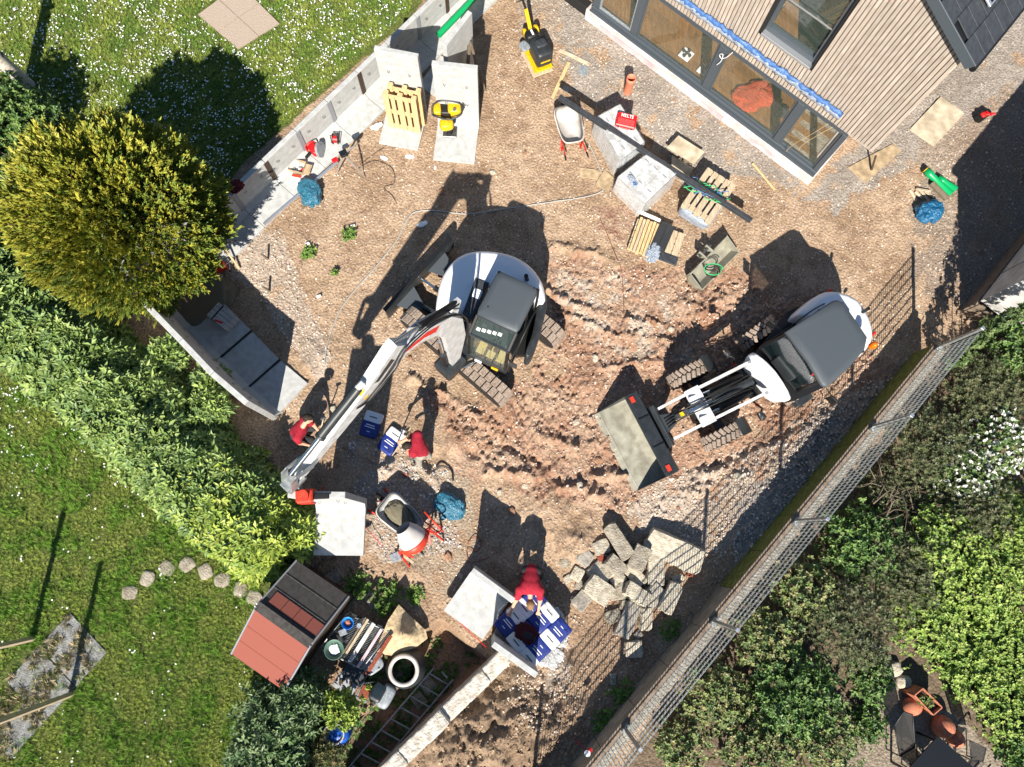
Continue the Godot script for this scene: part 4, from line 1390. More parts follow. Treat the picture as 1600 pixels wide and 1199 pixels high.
	stems(t, Vector3(c0.x, 0, c0.z), c0, Vector3(0.6, 0.6, 0.6), 5, 0.03, M.wood_dark)
	c0 = Vector3(-2.892, 1, 3.249)
	t = thing("sapling", "light yellow-green sapling growing beside the blue barrel", "sapling", Vector3(c0.x, 0, c0.z))
	crown(t, Vector3(c0.x, 0, c0.z), c0, Vector3(0.34, 0.4, 0.34), 230, T.m_mid, [Color(0.17, 0.26, 0.03), Color(0.26, 0.33, 0.05)], 0.35, 0.9, 0.4, 0.5, "crown")
	s = mb()
	tube(s, [Vector3(c0.x, -0.05, c0.z), c0 + Vector3(0.03, -0.3, 0), c0 + Vector3(0, 0.2, 0)], 0.02, 5, 0.01)
	put(s, "trunk", M.wood_dark, t)
	c0 = Vector3(-3.512, 0.4, 4.234)
	t = thing("heath_bush", "brownish green low bush below the glossy bush", "shrub", Vector3(c0.x, 0, c0.z))
	crown(t, Vector3(c0.x, 0, c0.z), c0, Vector3(0.6, 0.4, 0.5), 700, T.m_fine, [Color(0.08, 0.1, 0.03), Color(0.15, 0.14, 0.05)], 0.3, 1.0, 0.4, 0.5, "foliage")
	# neighbouring garden
	shrub(Vector3(12.094, 0.7, -4.229), 0.95, 1.5, 1, "against the garage corner beyond the fence")
	shrub(Vector3(10.987, 0.6, -3.275), 0.8, 1.2, 0, "between garage and twig heap beyond the fence")
	shrub(Vector3(12.066, 0.7, -3.114), 0.9, 1.3, 0, "beside the garage, furthest from the fence")
	shrub(Vector3(9.717, 0.6, -1.965), 0.95, 1.2, 0, "directly above the twig heap")
	shrub(Vector3(8.902, 0.3, -0.93), 0.7, 0.55, 0, "with the heap of bare twigs on it")
	shrub(Vector3(7.968, 0.5, 0.108), 0.85, 1.1, 1, "just below the twig heap at the fence")
	shrub(Vector3(6.718, 0.5, 1.102), 0.75, 1.0, 3, "behind the fence, level with the rubble pile")
	shrub(Vector3(5.724, 0.5, 2.066), 0.72, 1.0, 3, "behind the fence post facing the rubble pile")
	shrub(Vector3(4.647, 0.5, 3.122), 0.72, 1.0, 3, "behind the fence below the rubble pile")
	shrub(Vector3(6.176, 0.5, 3.131), 0.95, 1.2, 1, "between the ivy along the fence and the patio")
	shrub(Vector3(7.471, 0.6, 1.741), 1.0, 1.3, 0, "between the fence ivy and the lime shrubs")
	shrub(Vector3(3.894, 0.4, 4.112), 0.6, 0.8, 3, "at the lowest fence post")
	shrub(Vector3(5.424, 0.5, 4.276), 0.85, 1.0, 3, "below the ivy, away from the fence")
	shrub(Vector3(6.823, 0.5, 4.047), 0.75, 1.0, 3, "at the left edge of the patio")
	shrub(Vector3(8.621, 0.6, 0.64), 1.0, 1.2, 0, "beside the twig heap towards the lime shrubs")
	shrub(Vector3(9.662, 0.6, 0.108), 0.9, 1.2, 2, "next to the blossom, on the fence side")
	shrub(Vector3(10.466, 0.5, 0.845), 1.1, 1.1, 2, "with the widest crown above the patio")
	shrub(Vector3(11.509, 0.6, -0.027), 1.0, 1.3, 2, "furthest from the fence above the patio")
	shrub(Vector3(11.256, 0.6, -2.114), 0.72, 1.3, 4, "furthest from the fence")
	shrub(Vector3(10.37, 0.6, -1.473), 0.72, 1.2, 4, "towards the twig heap", 0.8)
	shrub(Vector3(9.309, 0.4, 1.639), 0.9, 0.8, 2, "above the end of the garden path")
	shrub(Vector3(11.029, 0.3, 2.241), 1.0, 0.5, 2, "beside the patio planter, low and grassy")
	shrub(Vector3(10.459, 0.6, -0.571), 0.9, 1.2, 0, "between the blossom and the lime shrubs")
	shrub(Vector3(7.982, 0.3, 2.867), 0.5, 0.6, 1, "at the end of the garden path")
	shrub(Vector3(7.863, 0.2, 3.824), 0.4, 0.4, 1, "growing onto the left side of the patio")
	shrub(Vector3(11.076, 0.25, 3.523), 0.9, 0.5, 2, "right of the patio table, low and grassy")
	shrub(Vector3(10.156, 0.25, 2.759), 0.7, 0.5, 2, "between planter and path, low and grassy")
	shrub(Vector3(11.349, 0.25, 4.39), 0.8, 0.5, 1, "beyond the mesh chair on the far side of the table")
	# heap of dry twigs
	var tp := Vector3(8.646, 0.5, -0.918)
	t = thing("twig_heap", "tangled heap of bare brown twigs between the shrubs behind the fence", "twigs", Vector3(tp.x, 0, tp.z))
	for i in 34:
		s = mb()
		var a := rng.randf() * TAU
		var o := tp + Vector3(rng.randf_range(-0.5, 0.5), rng.randf_range(0.0, 0.35), rng.randf_range(-0.5, 0.5))
		var l := rng.randf_range(0.3, 0.8)
		var e := o + Vector3(cos(a) * l, rng.randf_range(-0.15, 0.25), sin(a) * l)
		tube(s, curve([o, o.lerp(e, 0.5) + Vector3(rng.randf_range(-0.1, 0.1), 0.06, rng.randf_range(-0.1, 0.1)), e], 3), rng.randf_range(0.008, 0.02), 4, 0.004)
		put(s, "twig", M.wood_grey if i % 3 else M.wood_dark, t)
	# climbing plants at the garage end, seen by the shade they throw over the drive
	for q in [[Vector3(10.671, 0.2, -4.743), 2.1], [Vector3(10.389, 0.2, -4.46), 1.6], [Vector3(10.927, 0.2, -4.934), 2.6], [Vector3(10.102, 0.2, -4.117), 1.3]]:
		var c: Vector3 = q[0]
		t = thing("tall_shoot", "tall thin leafy shoot growing up through the mesh fence", "plant", Vector3(c.x, 0, c.z) + Vector3(0.25, 0, 0.22), "leafy shoots along the fence")
		s = mb()
		tube(s, [org, org + Vector3(0.04, q[1] * 0.6, 0), org + Vector3(0.0, q[1], 0.03)], 0.012, 4, 0.005)
		put(s, "stem", M.wood_dark, t)
		crown(t, org, org + Vector3.UP * q[1] * 0.62, Vector3(0.16, q[1] * 0.42, 0.16), 120, T.m_small, [Color(0.06, 0.11, 0.03), Color(0.12, 0.17, 0.05)], 0.4, 1.0, 0.4, 0.3, "foliage")
	# weeds on the site
	for q in [[Vector3(-3.468, 0, -7.129), 0.17, 60], [Vector3(-4.383, 0, -6.627), 0.17, 60], [Vector3(-3.736, 0, -6.133), 0.08, 24], [Vector3(-2.238, 0, 1.252), 0.42, 150], [Vector3(-2.867, 0, 0.985), 0.35, 110], [Vector3(-1.621, 0, 1.187), 0.2, 50], [Vector3(2.819, 0, 3.212), 0.3, 80], [Vector3(2.396, 0, 3.773), 0.3, 90], [Vector3(3.833, 0, 1.928), 0.25, 50], [Vector3(7.837, 0, -4.152), 0.1, 10]]:
		var c: Vector3 = q[0]
		t = thing("weed_tuft", "small tuft of green weeds growing out of the bare earth", "weeds", c, "weed tufts on the bare earth")
		crown(t, c, c + Vector3.UP * 0.06, Vector3(q[1], 0.1, q[1]), q[2], T.m_small, [Color(0.09, 0.17, 0.03), Color(0.15, 0.26, 0.04)], 0.4, 0.8, 0.6, 0.3, "leaves")
	t = thing("ground_weeds", "low green weeds covering the dug bed around the ladder", "weeds", Vector3(-1.422, 0, 3.5))
	t.set_meta("kind", "stuff")
	trs = []
	cols = []
	var bed := PackedVector2Array([Vector2(-2.786, 2.739), Vector2(-1.459, 2.105), Vector2(-0.365, 2.496), Vector2(-0.091, 2.752), Vector2(-2.169, 4.835), Vector2(-3.729, 4.822)])
	for i in 2600:
		var p := Vector3(rng.randf_range(-4.2, 0.2), 0, rng.randf_range(1.5, 5.2))
		if not Geometry2D.is_point_in_polygon(Vector2(p.x, p.z), bed): continue
		if nz.get_noise_2d(p.x * 14.0, p.z * 14.0) < -0.08: continue
		p.y = ground_y(p.x, p.z) + 0.03
		trs.append(Transform3D(basis_to(Vector3(rng.randfn() * 0.2, 1, rng.randfn() * 0.2).normalized(), rng.randf() * TAU, rng.randf_range(0.6, 1.2)), p - org))
		cols.append(mixed([Color(0.06, 0.12, 0.025), Color(0.11, 0.19, 0.04)], 0.25))
	many("leaves", T.m_small, M.leaf, trs, cols, t)
	build_lawn()

func tuft_mesh(sd: int, h: float, n: int) -> ArrayMesh:
	var r := RandomNumberGenerator.new()
	r.seed = sd
	var keep := org
	org = Vector3.ZERO
	var s := mb()
	s.set_smooth_group(-1)
	for i in n:
		var a := r.randf() * TAU
		var o := Vector3(cos(a), 0, sin(a)) * r.randf() * 0.035
		var b := a + r.randf_range(-0.8, 0.8)
		var lean := r.randf_range(0.3, 1.0)
		var hh := h * r.randf_range(0.6, 1.2)
		var d := Vector3(cos(b) * lean, 1, sin(b) * lean).normalized() * hh
		var w := Vector3(-sin(b), 0, cos(b)) * 0.0055
		tri(s, o - w, o + w, o + d, Vector3(cos(b), 0.5, sin(b)))
	s.generate_normals()
	org = keep
	return s.commit()

func build_lawn() -> void:
	var a := PackedVector2Array([Vector2(-14.1, -14.565), Vector2(-1.999, -14.883), Vector2(-2.205, -13.355), Vector2(-6.198, -8.923), Vector2(-7.935, -5.659), Vector2(-8.882, -4.948), Vector2(-10.7, -6.504), Vector2(-12.948, -7.613)])
	var b := PackedVector2Array([Vector2(-12.35, -4.006), Vector2(-10.249, -3.276), Vector2(-8.074, -1.693), Vector2(-6.075, 0.244), Vector2(-5.082, 0.648), Vector2(-4.905, 1.18), Vector2(-5.487, 2.346), Vector2(-4.356, 3.234), Vector2(-3.7, 5.295), Vector2(-10.821, 5.228)])
	var me := [tuft_mesh(1, 0.075, 9), tuft_mesh(2, 0.06, 9), tuft_mesh(3, 0.1, 8)]
	var slabs := [PackedVector2Array([Vector2(-7.678, -13.15), Vector2(-6.615, -14.077), Vector2(-5.461, -12.861), Vector2(-6.452, -12.054)]), PackedVector2Array([Vector2(-10.308, 2.828), Vector2(-8.915, 1.498), Vector2(-8.04, 2.335), Vector2(-8.854, 3.454), Vector2(-9.544, 4.057), Vector2(-10.14, 3.933)])]
	var daisy := mb()
	org = Vector3.ZERO
	daisy.set_smooth_group(-1)
	for i in 7:
		var t0 := TAU * i / 7.0
		var t1 := TAU * (i + 1) / 7.0
		tri(daisy, Vector3(0, 0.004, 0), Vector3(cos(t0) * 0.018, 0, sin(t0) * 0.018), Vector3(cos(t1) * 0.018, 0, sin(t1) * 0.018), Vector3.UP)
	daisy.generate_normals()
	var dm := daisy.commit()
	var g := [[], [], []]
	var gcol := [[], [], []]
	var dt := []
	var dc := []
	for i in 130000:
		var p := Vector3(rng.randf_range(-13.5, -2.0), 0, rng.randf_range(-15.2, 5.5))
		var q := Vector2(p.x, p.z)
		var in_a := Geometry2D.is_point_in_polygon(q, a)
		if not in_a and not Geometry2D.is_point_in_polygon(q, b): continue
		if Geometry2D.is_point_in_polygon(q, slabs[0]): continue
		if Geometry2D.is_point_in_polygon(q, slabs[1]) and nz.get_noise_2d(p.x * 30.0, p.z * 30.0) < 0.25: continue
		p.y = ground_y(p.x, p.z) - 0.005
		var v := nz.get_noise_2d(p.x * 9.0 + 300.0, p.z * 9.0)
		var v2 := nz.get_noise_2d(p.x * 35.0 + 300.0, p.z * 35.0)
		var k := 2 if (v > 0.12 and not in_a) else (i % 2)
		g[k].append(Transform3D(Basis(Vector3.UP, rng.randf() * TAU).scaled(Vector3.ONE * rng.randf_range(0.7, 1.3)), p))
		var base := Color(0.26, 0.33, 0.055).lerp(Color(0.13, 0.23, 0.03), clampf(0.5 + v * 1.5, 0, 1))
		if not in_a: base = base.lerp(Color(0.15, 0.29, 0.028), clampf(0.35 + v * 2.0, 0.0, 0.9))
		if v2 > 0.2: base = base.lerp(Color(0.36, 0.34, 0.11), 0.55 * clampf(v2 * 3.0 - 0.6, 0, 1))
		var j := rng.randf_range(0.75, 1.3)
		gcol[k].append(Color(base.r * j, base.g * j, base.b * j))
	for k in 3:
		var o := many("lawn_grass", me[k], M.grassy, g[k], gcol[k], self)
		tag(o, ["short green lawn grass around the daisies", "short green lawn grass mixed into the lawn", "longer green grass in the lower lawn"][k], "grass")
	for i in 40000:
		var p := Vector3(rng.randf_range(-13.5, -1.0), 0, rng.randf_range(-15.2, 5.5))
		var q := Vector2(p.x, p.z)
		var in_a := Geometry2D.is_point_in_polygon(q, a)
		if not in_a and not Geometry2D.is_point_in_polygon(q, b): continue
		if Geometry2D.is_point_in_polygon(q, slabs[0]) or Geometry2D.is_point_in_polygon(q, slabs[1]): continue
		var v := nz.get_noise_2d(p.x * 11.0, p.z * 11.0 + 70.0) + 0.8 * nz.get_noise_2d(p.x * 38.0, p.z * 38.0 + 10.0)
		var lim := -0.02
		if not in_a:
			lim = 0.22 + 0.5 * smoothstep(-3.5, 0.5, p.z) + 0.0 * p.x
		if v + rng.randf_range(-0.25, 0.2) < lim: continue
		p.y = ground_y(p.x, p.z) + rng.randf_range(0.05, 0.08)
		dt.append(Transform3D(basis_to(Vector3(rng.randfn() * 0.25, 1, rng.randfn() * 0.25).normalized(), 0.0, rng.randf_range(0.6, 1.15)), p))
		dc.append(Color(0.82, 0.82, 0.8))
	var d := many("daisies", dm, M.petal, dt, dc, self)
	tag(d, "white daisies scattered in patches over the lawn", "daisies")
	# gravelled concrete slabs let into the lawns
	mat("exposed_slab", Color(0.84, 0.76, 0.68), 0.95, 0.0, "fine", 1.5, "rough", 0.8)
	mat("slate_slab", Color(0.56, 0.57, 0.57), 0.9, 0.0, "stain", 1.0, "rough", 0.5)
	var f0 := [Vector3(-7.594, 0, -13.114), Vector3(-6.614, 0, -14.058), Vector3(-5.496, 0, -12.898), Vector3(-6.49, 0, -12.127)]
	var t := thing("paved_square", "square of exposed-aggregate paving slabs in the daisy lawn", "paving", (f0[0] + f0[2]) * 0.5)
	for i in 2:
		for j in 2:
			var p0: Vector3 = f0[0].lerp(f0[1], i * 0.5).lerp(f0[3].lerp(f0[2], i * 0.5), j * 0.5)
			var p1: Vector3 = f0[0].lerp(f0[1], i * 0.5 + 0.49).lerp(f0[3].lerp(f0[2], i * 0.5 + 0.49), j * 0.5)
			var p2: Vector3 = f0[0].lerp(f0[1], i * 0.5 + 0.49).lerp(f0[3].lerp(f0[2], i * 0.5 + 0.49), j * 0.5 + 0.49)
			var p3: Vector3 = f0[0].lerp(f0[1], i * 0.5).lerp(f0[3].lerp(f0[2], i * 0.5), j * 0.5 + 0.49)
			var s := mb()
			prism(s, [p0, p1, p2, p3], Vector3.UP * (0.035 + 0.004 * i))
			put(s, "slab", M.exposed_slab, t)
	var e0 := Vector3(-8.91, 0, 1.537)
	var eu := Vector3(-9.814, 0, 2.643) - e0
	var ev := Vector3(-8.069, 0, 2.31) - e0
	t = thing("slab_path", "weathered grey slabs half buried in dry grass under the swing frame", "paving", e0 + (eu + ev) * 0.5)
	for i in 3:
		for j in 2:
			if i == 2 and j == 0: continue
			var s := mb()
			var p0 := e0 + eu * (i * 0.62) + ev * (j * 0.52)
			prism(s, [p0, p0 + eu * 0.6, p0 + eu * 0.6 + ev * 0.5, p0 + ev * 0.5], Vector3.UP * (0.03 + 0.006 * ((i + j) % 2)))
			put(s, "slab", M.slate_slab, t)
	var dry := []
	var drc := []
	for i in 1500:
		var uu := rng.randf() * 1.9
		var vv := rng.randf()
		var p := e0 + eu * uu + ev * vv
		if nz.get_noise_2d(p.x * 16.0, p.z * 16.0) < -0.05: continue
		p.y = 0.035
		dry.append(Transform3D(basis_to(Vector3(rng.randfn(), 0.5, rng.randfn()).normalized(), rng.randf() * TAU, rng.randf_range(0.8, 1.6)), p))
		drc.append(mixed([Color(0.45, 0.36, 0.22), Color(0.34, 0.28, 0.16), Color(0.16, 0.2, 0.06)]))
	var dg := many("dry_grass", me[2], M.grassy, dry, drc, self)
	tag(dg, "pale dry grass clippings on the weathered slabs", "dry grass")
	# stepping stones in an arc
	var arc := [Vector3(-7.714, 0, 1.122), Vector3(-7.367, 0, 0.832), Vector3(-6.969, 0, 0.619), Vector3(-6.554, 0, 0.54), Vector3(-6.145, 0, 0.687), Vector3(-5.774, 0, 0.874), Vector3(-5.377, 0, 1.06), Vector3(-5.065, 0, 1.233)]
	for i in arc.size():
		var st := thing("stepping_stone", "rounded grey stepping stone in the arc between lawn and hedge", "stepping stone", arc[i], "stepping stones in an arc")
		var s := mb()
		lump(s, arc[i] + Vector3.UP * 0.01, Vector3(0.17, 0.06, 0.15), Basis(Vector3.UP, i * 1.3), 3.0, 0.2, 0.25, i, 7)
		put(s, "stone", M.concrete_old, st)


# ---------------------------------------------------------------- machines
# stacked outlines: layers of (height, scale about the middle)
func loft(s: SurfaceTool, outline: Array, layers: Array, smooth := true) -> void:
	var c := Vector2.ZERO
	for p in outline: c += p
	c /= outline.size()
	var n := outline.size()
	s.set_smooth_group(1 if smooth else -1)
	for k in layers.size() - 1:
		var l0: Vector2 = layers[k]
		var l1: Vector2 = layers[k + 1]
		for i in n:
			var a: Vector2 = outline[i] - c
			var b: Vector2 = outline[(i + 1) % n] - c
			var m := (a + b).normalized()
			var p0 := Vector3(c.x + a.x * l0.y, l0.x, c.y + a.y * l0.y)
			var p1 := Vector3(c.x + b.x * l0.y, l0.x, c.y + b.y * l0.y)
			var p2 := Vector3(c.x + b.x * l1.y, l1.x, c.y + b.y * l1.y)
			var p3 := Vector3(c.x + a.x * l1.y, l1.x, c.y + a.y * l1.y)
			quad(s, p0, p1, p2, p3, Vector3(m.x, (l0.y - l1.y) * 2.0, m.y))
	var e: Vector2 = layers[layers.size() - 1]
	var flat := PackedVector2Array(outline)
	var id := Geometry2D.triangulate_polygon(flat)
	for i in range(0, id.size(), 3):
		var q := []
		for j in 3:
			var v: Vector2 = c + (outline[id[i + j]] - c) * e.y
			q.append(Vector3(v.x, e.x, v.y))
		tri(s, q[0], q[1], q[2], Vector3.UP)

func smooth_outline(p: Array, steps := 4) -> Array:
	var out := []
	var n := p.size()
	for i in n:
		for k in steps:
			out.append((p[i] as Vector2).cubic_interpolate(p[(i + 1) % n], p[(i - 1 + n) % n], p[(i + 2) % n], float(k) / steps))
	return out

# rubber crawler: stadium loop with two staggered rows of lugs
func crawler(t: Node3D, c: Vector3, d: Vector3, length: float, width: float, height: float) -> void:
	var w := Vector3(-d.z, 0, d.x)
	var r := height * 0.5
	var hl := length * 0.5 - r
	var s := mb()
	var prof := []
	for i in 13:
		var a := -PI / 2 + PI * i / 12.0
		prof.append(c + d * (hl + cos(a) * (r - 0.03)) + Vector3.UP * (r + sin(a) * (r - 0.03)))
	for i in 13:
		var a := PI / 2 + PI * i / 12.0
		prof.append(c + d * (-hl + cos(a) * (r - 0.03)) + Vector3.UP * (r + sin(a) * (r - 0.03)))
	for i in prof.size(): prof[i] -= w * width * 0.5
	prism(s, prof, w * width)
	var belt := put(s, "track_belt", M.rubber, t)
	var total := 4.0 * hl + TAU * r
	var n := 38
	var keep := org
	org = Vector3.ZERO
	s = mb()
	obox(s, Vector3.ZERO, Vector3(total / n * 0.43, 0, 0), Vector3(0, 0.02, 0), Vector3(0, 0, width * 0.245), 0.012)
	s.generate_normals()
	var lug := s.commit()
	org = keep
	for i in n:
		for k in 2:
			var q := fmod((i + 0.5 * k) * total / n, total)
			var p: Vector3
			var tx: Vector3
			if q < 2 * hl:
				p = c + d * (-hl + q) + Vector3.UP * (2 * r)
				tx = d
			elif q < 2 * hl + PI * r:
				var a := PI / 2 - (q - 2 * hl) / r
				p = c + d * (hl + cos(a) * r) + Vector3.UP * (r + sin(a) * r)
				tx = d * sin(a) - Vector3.UP * cos(a)
			elif q < 4 * hl + PI * r:
				p = c + d * (hl - (q - 2 * hl - PI * r))
				tx = -d
			else:
				var a := -PI / 2 - (q - 4 * hl - PI * r) / r
				p = c + d * (-hl + cos(a) * r) + Vector3.UP * (r + sin(a) * r)
				tx = d * sin(a) - Vector3.UP * cos(a)
			var up := -tx.cross(w).normalized() if tx.cross(w).dot(p - (c + Vector3.UP * r)) < 0 else tx.cross(w).normalized()
			put_mesh(lug, "track_lug", M.rubber_muddy, belt, Transform3D(Basis(tx, up, tx.cross(up)), p + w * width * (0.25 if k else -0.25) - up * 0.012 - org))
	for k in 5:
		s = mb()
		var q := c + d * lerpf(-hl, hl, k / 4.0) + Vector3.UP * (r if k in [0, 4] else r * 0.55)
		cyl(s, q - w * width * 0.36, q + w * width * 0.36, r * 0.72 if k in [0, 4] else r * 0.4, -1, 16)
		put(s, "track_roller" if not k in [0, 4] else "sprocket", M.dark_paint, t)

func ram(parent: Node, a: Vector3, b: Vector3, r: float, share := 0.55, m: Material = null) -> void:
	var k := a.lerp(b, share)
	var s := mb()
	cyl(s, a, k, r, -1, 12)
	var o := put(s, "cylinder_barrel", M.black if m == null else m, parent)
	s = mb()
	cyl(s, k, b, r * 0.55, -1, 10)
	put(s, "cylinder_rod", M.chrome, o)
	s = mb()
	cyl(s, k - (b - a).normalized() * 0.03, k + (b - a).normalized() * 0.02, r * 1.12, -1, 12)
	put(s, "gland", M.dark_paint, o)

func build_excavator() -> void:
	var td := Vector3(0.755, 0, 0.656)
	var tw := Vector3(-td.z, 0, td.x)
	var ea := Vector3(0.438, 0.45, -2.939)
	var eb := Vector3(1.473, 0.45, -4.472)
	var em := (ea + eb) * 0.5
	var ctr := em - td * 1.58
	ctr.y = 0.0
	var t := thing("excavator", "white tracked excavator with dark cab lifting a concrete element", "excavator", ctr)
	var half := absf((ea - eb).dot(tw)) * 0.5
	crawler(t, ctr + tw * half, td, 3.1, 0.42, 0.62)
	crawler(t, ctr - tw * half, td, 3.1, 0.42, 0.62)
	var s := mb()
	obox(s, ctr + Vector3.UP * 0.42, td * 0.75, Vector3.UP * 0.14, tw * (half - 0.2), 0.03)
	cyl(s, ctr + Vector3.UP * 0.55, ctr + Vector3.UP * 0.74, 0.5, -1, 24)
	put(s, "undercarriage_frame", M.dark_paint, t)
	# dozer blade and its arms
	var b0 := Vector3(-2.444, 0.3, -5.033)
	var b1 := Vector3(-0.978, 0.3, -6.815)
	var bu := (b1 - b0).normalized()
	var bn := Vector3(bu.z, 0, -bu.x)
	if bn.dot(ctr - b0) > 0: bn = -bn
	var bc := (b0 + b1) * 0.5
	bc.y = 0
	s = mb()
	var prof := []
	for i in 7:
		var a := -0.75 + 1.5 * i / 6.0
		prof.append(b0 * Vector3(1, 0, 1) + bn * (0.12 - 0.13 * cos(a)) + Vector3.UP * (0.3 + 0.26 * a / 0.75))
	for i in 7:
		var a := 0.75 - 1.5 * i / 6.0
		prof.append(b0 * Vector3(1, 0, 1) + bn * (0.07 - 0.13 * cos(a)) + Vector3.UP * (0.3 + 0.26 * a / 0.75))
	prism(s, prof, b1 - b0)
	var bl := put(s, "dozer_blade", M.dark_paint, t)
	s = mb()
	bar(s, b0 * Vector3(1, 0, 1) + bn * 0.02 + Vector3.UP * 0.58, b1 * Vector3(1, 0, 1) + bn * 0.02 + Vector3.UP * 0.58, 0.1, 0.05, 0.01)
	put(s, "top_edge", M.black, bl)
	for k in [-0.55, 0.55]:
		s = mb()
		bar(s, bc + bu * k - bn * 0.06 + Vector3.UP * 0.3, ctr - td * 0.9 + bu * k * 0.8 + Vector3.UP * 0.34, 0.12, 0.14, 0.015)
		put(s, "blade_arm", M.dark_paint, t)
		s = mb()
		var g0: Vector3 = bc + bu * k - bn * 0.05 + Vector3.UP * 0.34
		prism(s, [g0 - bu * 0.3, g0 + bu * 0.3, g0 + bu * 0.1 - bn * 0.5, g0 - bu * 0.1 - bn * 0.5], Vector3.UP * 0.04)
		put(s, "gusset_plate", M.roof_dark, t)
	ram(t, ctr - td * 0.8 + Vector3.UP * 0.55, bc - bn * 0.08 + Vector3.UP * 0.42, 0.06, 0.6)
	# turntable deck and rounded engine hood
	var f := Vector3(-0.43, 0, 0.903)
	var e := Vector3(0.903, 0, 0.43)
	s = mb()
	loft(s, [Vector2(-1.136, -4.852), Vector2(-1.207, -5.48), Vector2(-0.803, -6.124), Vector2(0.135, -6.258), Vector2(0.973, -5.776), Vector2(1.111, -5.052), Vector2(0.735, -3.928), Vector2(-0.389, -3.92), Vector2(-0.818, -4.441)], [Vector2(0.72, 0.97), Vector2(0.76, 1.0), Vector2(0.98, 1.0)])
	put(s, "deck", M.black, t)
	s = mb()
	var hood := smooth_outline([Vector2(-1.179, -4.683), Vector2(-1.188, -5.053), Vector2(-1.088, -5.486), Vector2(-0.862, -5.839), Vector2(-0.589, -6.018), Vector2(-0.259, -6.081), Vector2(0.198, -6.042), Vector2(0.613, -5.885), Vector2(0.929, -5.595), Vector2(1.091, -5.249), Vector2(1.06, -4.903), Vector2(0.515, -5.013), Vector2(-0.005, -5.209), Vector2(-0.415, -5.291), Vector2(-0.598, -4.688), Vector2(-0.881, -4.629)], 3)
	loft(s, hood, [Vector2(0.98, 1.0), Vector2(1.2, 1.015), Vector2(1.5, 1.01), Vector2(1.6, 0.985), Vector2(1.67, 0.93), Vector2(1.71, 0.84), Vector2(1.73, 0.6)])
	put(s, "engine_hood", M.paint_white, t)
	s = mb()
	var st := [Vector2(-0.373, -5.412), Vector2(-0.087, -5.3), Vector2(-0.429, -4.476), Vector2(-0.645, -4.586)]
	loft(s, st, [Vector2(1.4, 1.0), Vector2(1.75, 1.0), Vector2(1.765, 0.95)], false)
	put(s, "service_panel", M.slate, t)
	s = mb()
	loft(s, [Vector2(-0.383, -5.172), Vector2(-0.22, -5.102), Vector2(-0.286, -4.917), Vector2(-0.448, -4.986)], [Vector2(1.765, 1.0), Vector2(1.77, 1.0)], false)
	put(s, "label_plate", M.decal_white, t)
	s = mb()
	cyl(s, Vector3(0.735, 1.6, -5.39), Vector3(0.691, 1.95, -5.386), 0.045, -1, 12)
	put(s, "exhaust_pipe", M.black, t)
	s = mb()
	loft(s, smooth_outline([Vector2(1.099, -5.285), Vector2(1.165, -4.996), Vector2(1.092, -4.565), Vector2(0.923, -3.997), Vector2(0.786, -3.717), Vector2(0.679, -3.786), Vector2(0.844, -4.278), Vector2(0.957, -4.85)], 3), [Vector2(0.95, 1.0), Vector2(1.45, 1.0), Vector2(1.52, 0.9)])
	put(s, "side_cover", M.dark_paint, t)
	# seam lines of the hood
	s = mb()
	var seam := []
	for q in [Vector3(-0.411, 1.6, -6.094), Vector3(-0.365, 1.7, -5.92), Vector3(-0.334, 1.74, -5.614), Vector3(-0.371, 1.76, -5.318)]: seam.append(q)
	tube(s, seam, 0.006, 4)
	put(s, "hood_seam", M.decal_grey, t)
	# cab
	var rc := (Vector3(0.122, 2.5, -5.292) + Vector3(0.92, 2.5, -4.92) + Vector3(-0.319, 2.5, -4.371) + Vector3(0.481, 2.5, -3.981)) * 0.25
	var cb := Node3D.new()
	cb.name = "cab"
	t.add_child(cb)
	var hw := 0.46
	var cp := func(a: float, w: float, h: float) -> Vector3: return Vector3(rc.x, h, rc.z) + f * a + e * w
	s = mb()
	var rl := []
	for q in [[-0.5, -0.4], [-0.4, -0.46], [0.42, -0.46], [0.52, -0.43], [0.52, 0.43], [0.42, 0.46], [-0.4, 0.46], [-0.5, 0.4]]:
		var v: Vector3 = cp.call(q[0], q[1], 0.0)
		rl.append(Vector2(v.x, v.z))
	loft(s, rl, [Vector2(2.38, 0.97), Vector2(2.42, 1.0), Vector2(2.48, 1.0), Vector2(2.52, 0.94), Vector2(2.53, 0.7)])
	put(s, "cab_roof", M.roof_dark, cb)
	for w in [-1.0, 1.0]:
		for q in [[-0.5, 2.42, -0.5, 0.95], [0.5, 2.42, 0.88, 2.24], [0.88, 2.24, 0.97, 1.0], [0.05, 2.4, 0.05, 1.0]]:
			s = mb()
			bar(s, cp.call(q[0], w * (hw - 0.03), q[1]), cp.call(q[2], w * (hw - 0.03), q[3]), 0.06, 0.07, 0.012, e)
			put(s, "pillar", M.black, cb)
		s = mb()
		prism(s, [cp.call(-0.48, w * (hw - 0.02), 1.0), cp.call(0.94, w * (hw - 0.02), 1.02), cp.call(0.86, w * (hw - 0.02), 2.22), cp.call(0.48, w * (hw - 0.02), 2.38), cp.call(-0.48, w * (hw - 0.02), 2.38)], e * w * 0.008)
		put(s, "side_window", M.glass_dark, cb)
	for q in [[0.52, 2.42], [0.88, 2.24], [0.97, 1.02]]:
		s = mb()
		bar(s, cp.call(q[0], -hw + 0.03, q[1]), cp.call(q[0], hw - 0.03, q[1]), 0.06, 0.05, 0.01)
		put(s, "cross_member", M.dark_paint, cb)
	s = mb()
	prism(s, [cp.call(0.53, -hw + 0.05, 2.41), cp.call(0.53, hw - 0.05, 2.41), cp.call(0.87, hw - 0.05, 2.25), cp.call(0.87, -hw + 0.05, 2.25)], Vector3.UP * 0.008)
	put(s, "skylight", M.glass, cb)
	s = mb()
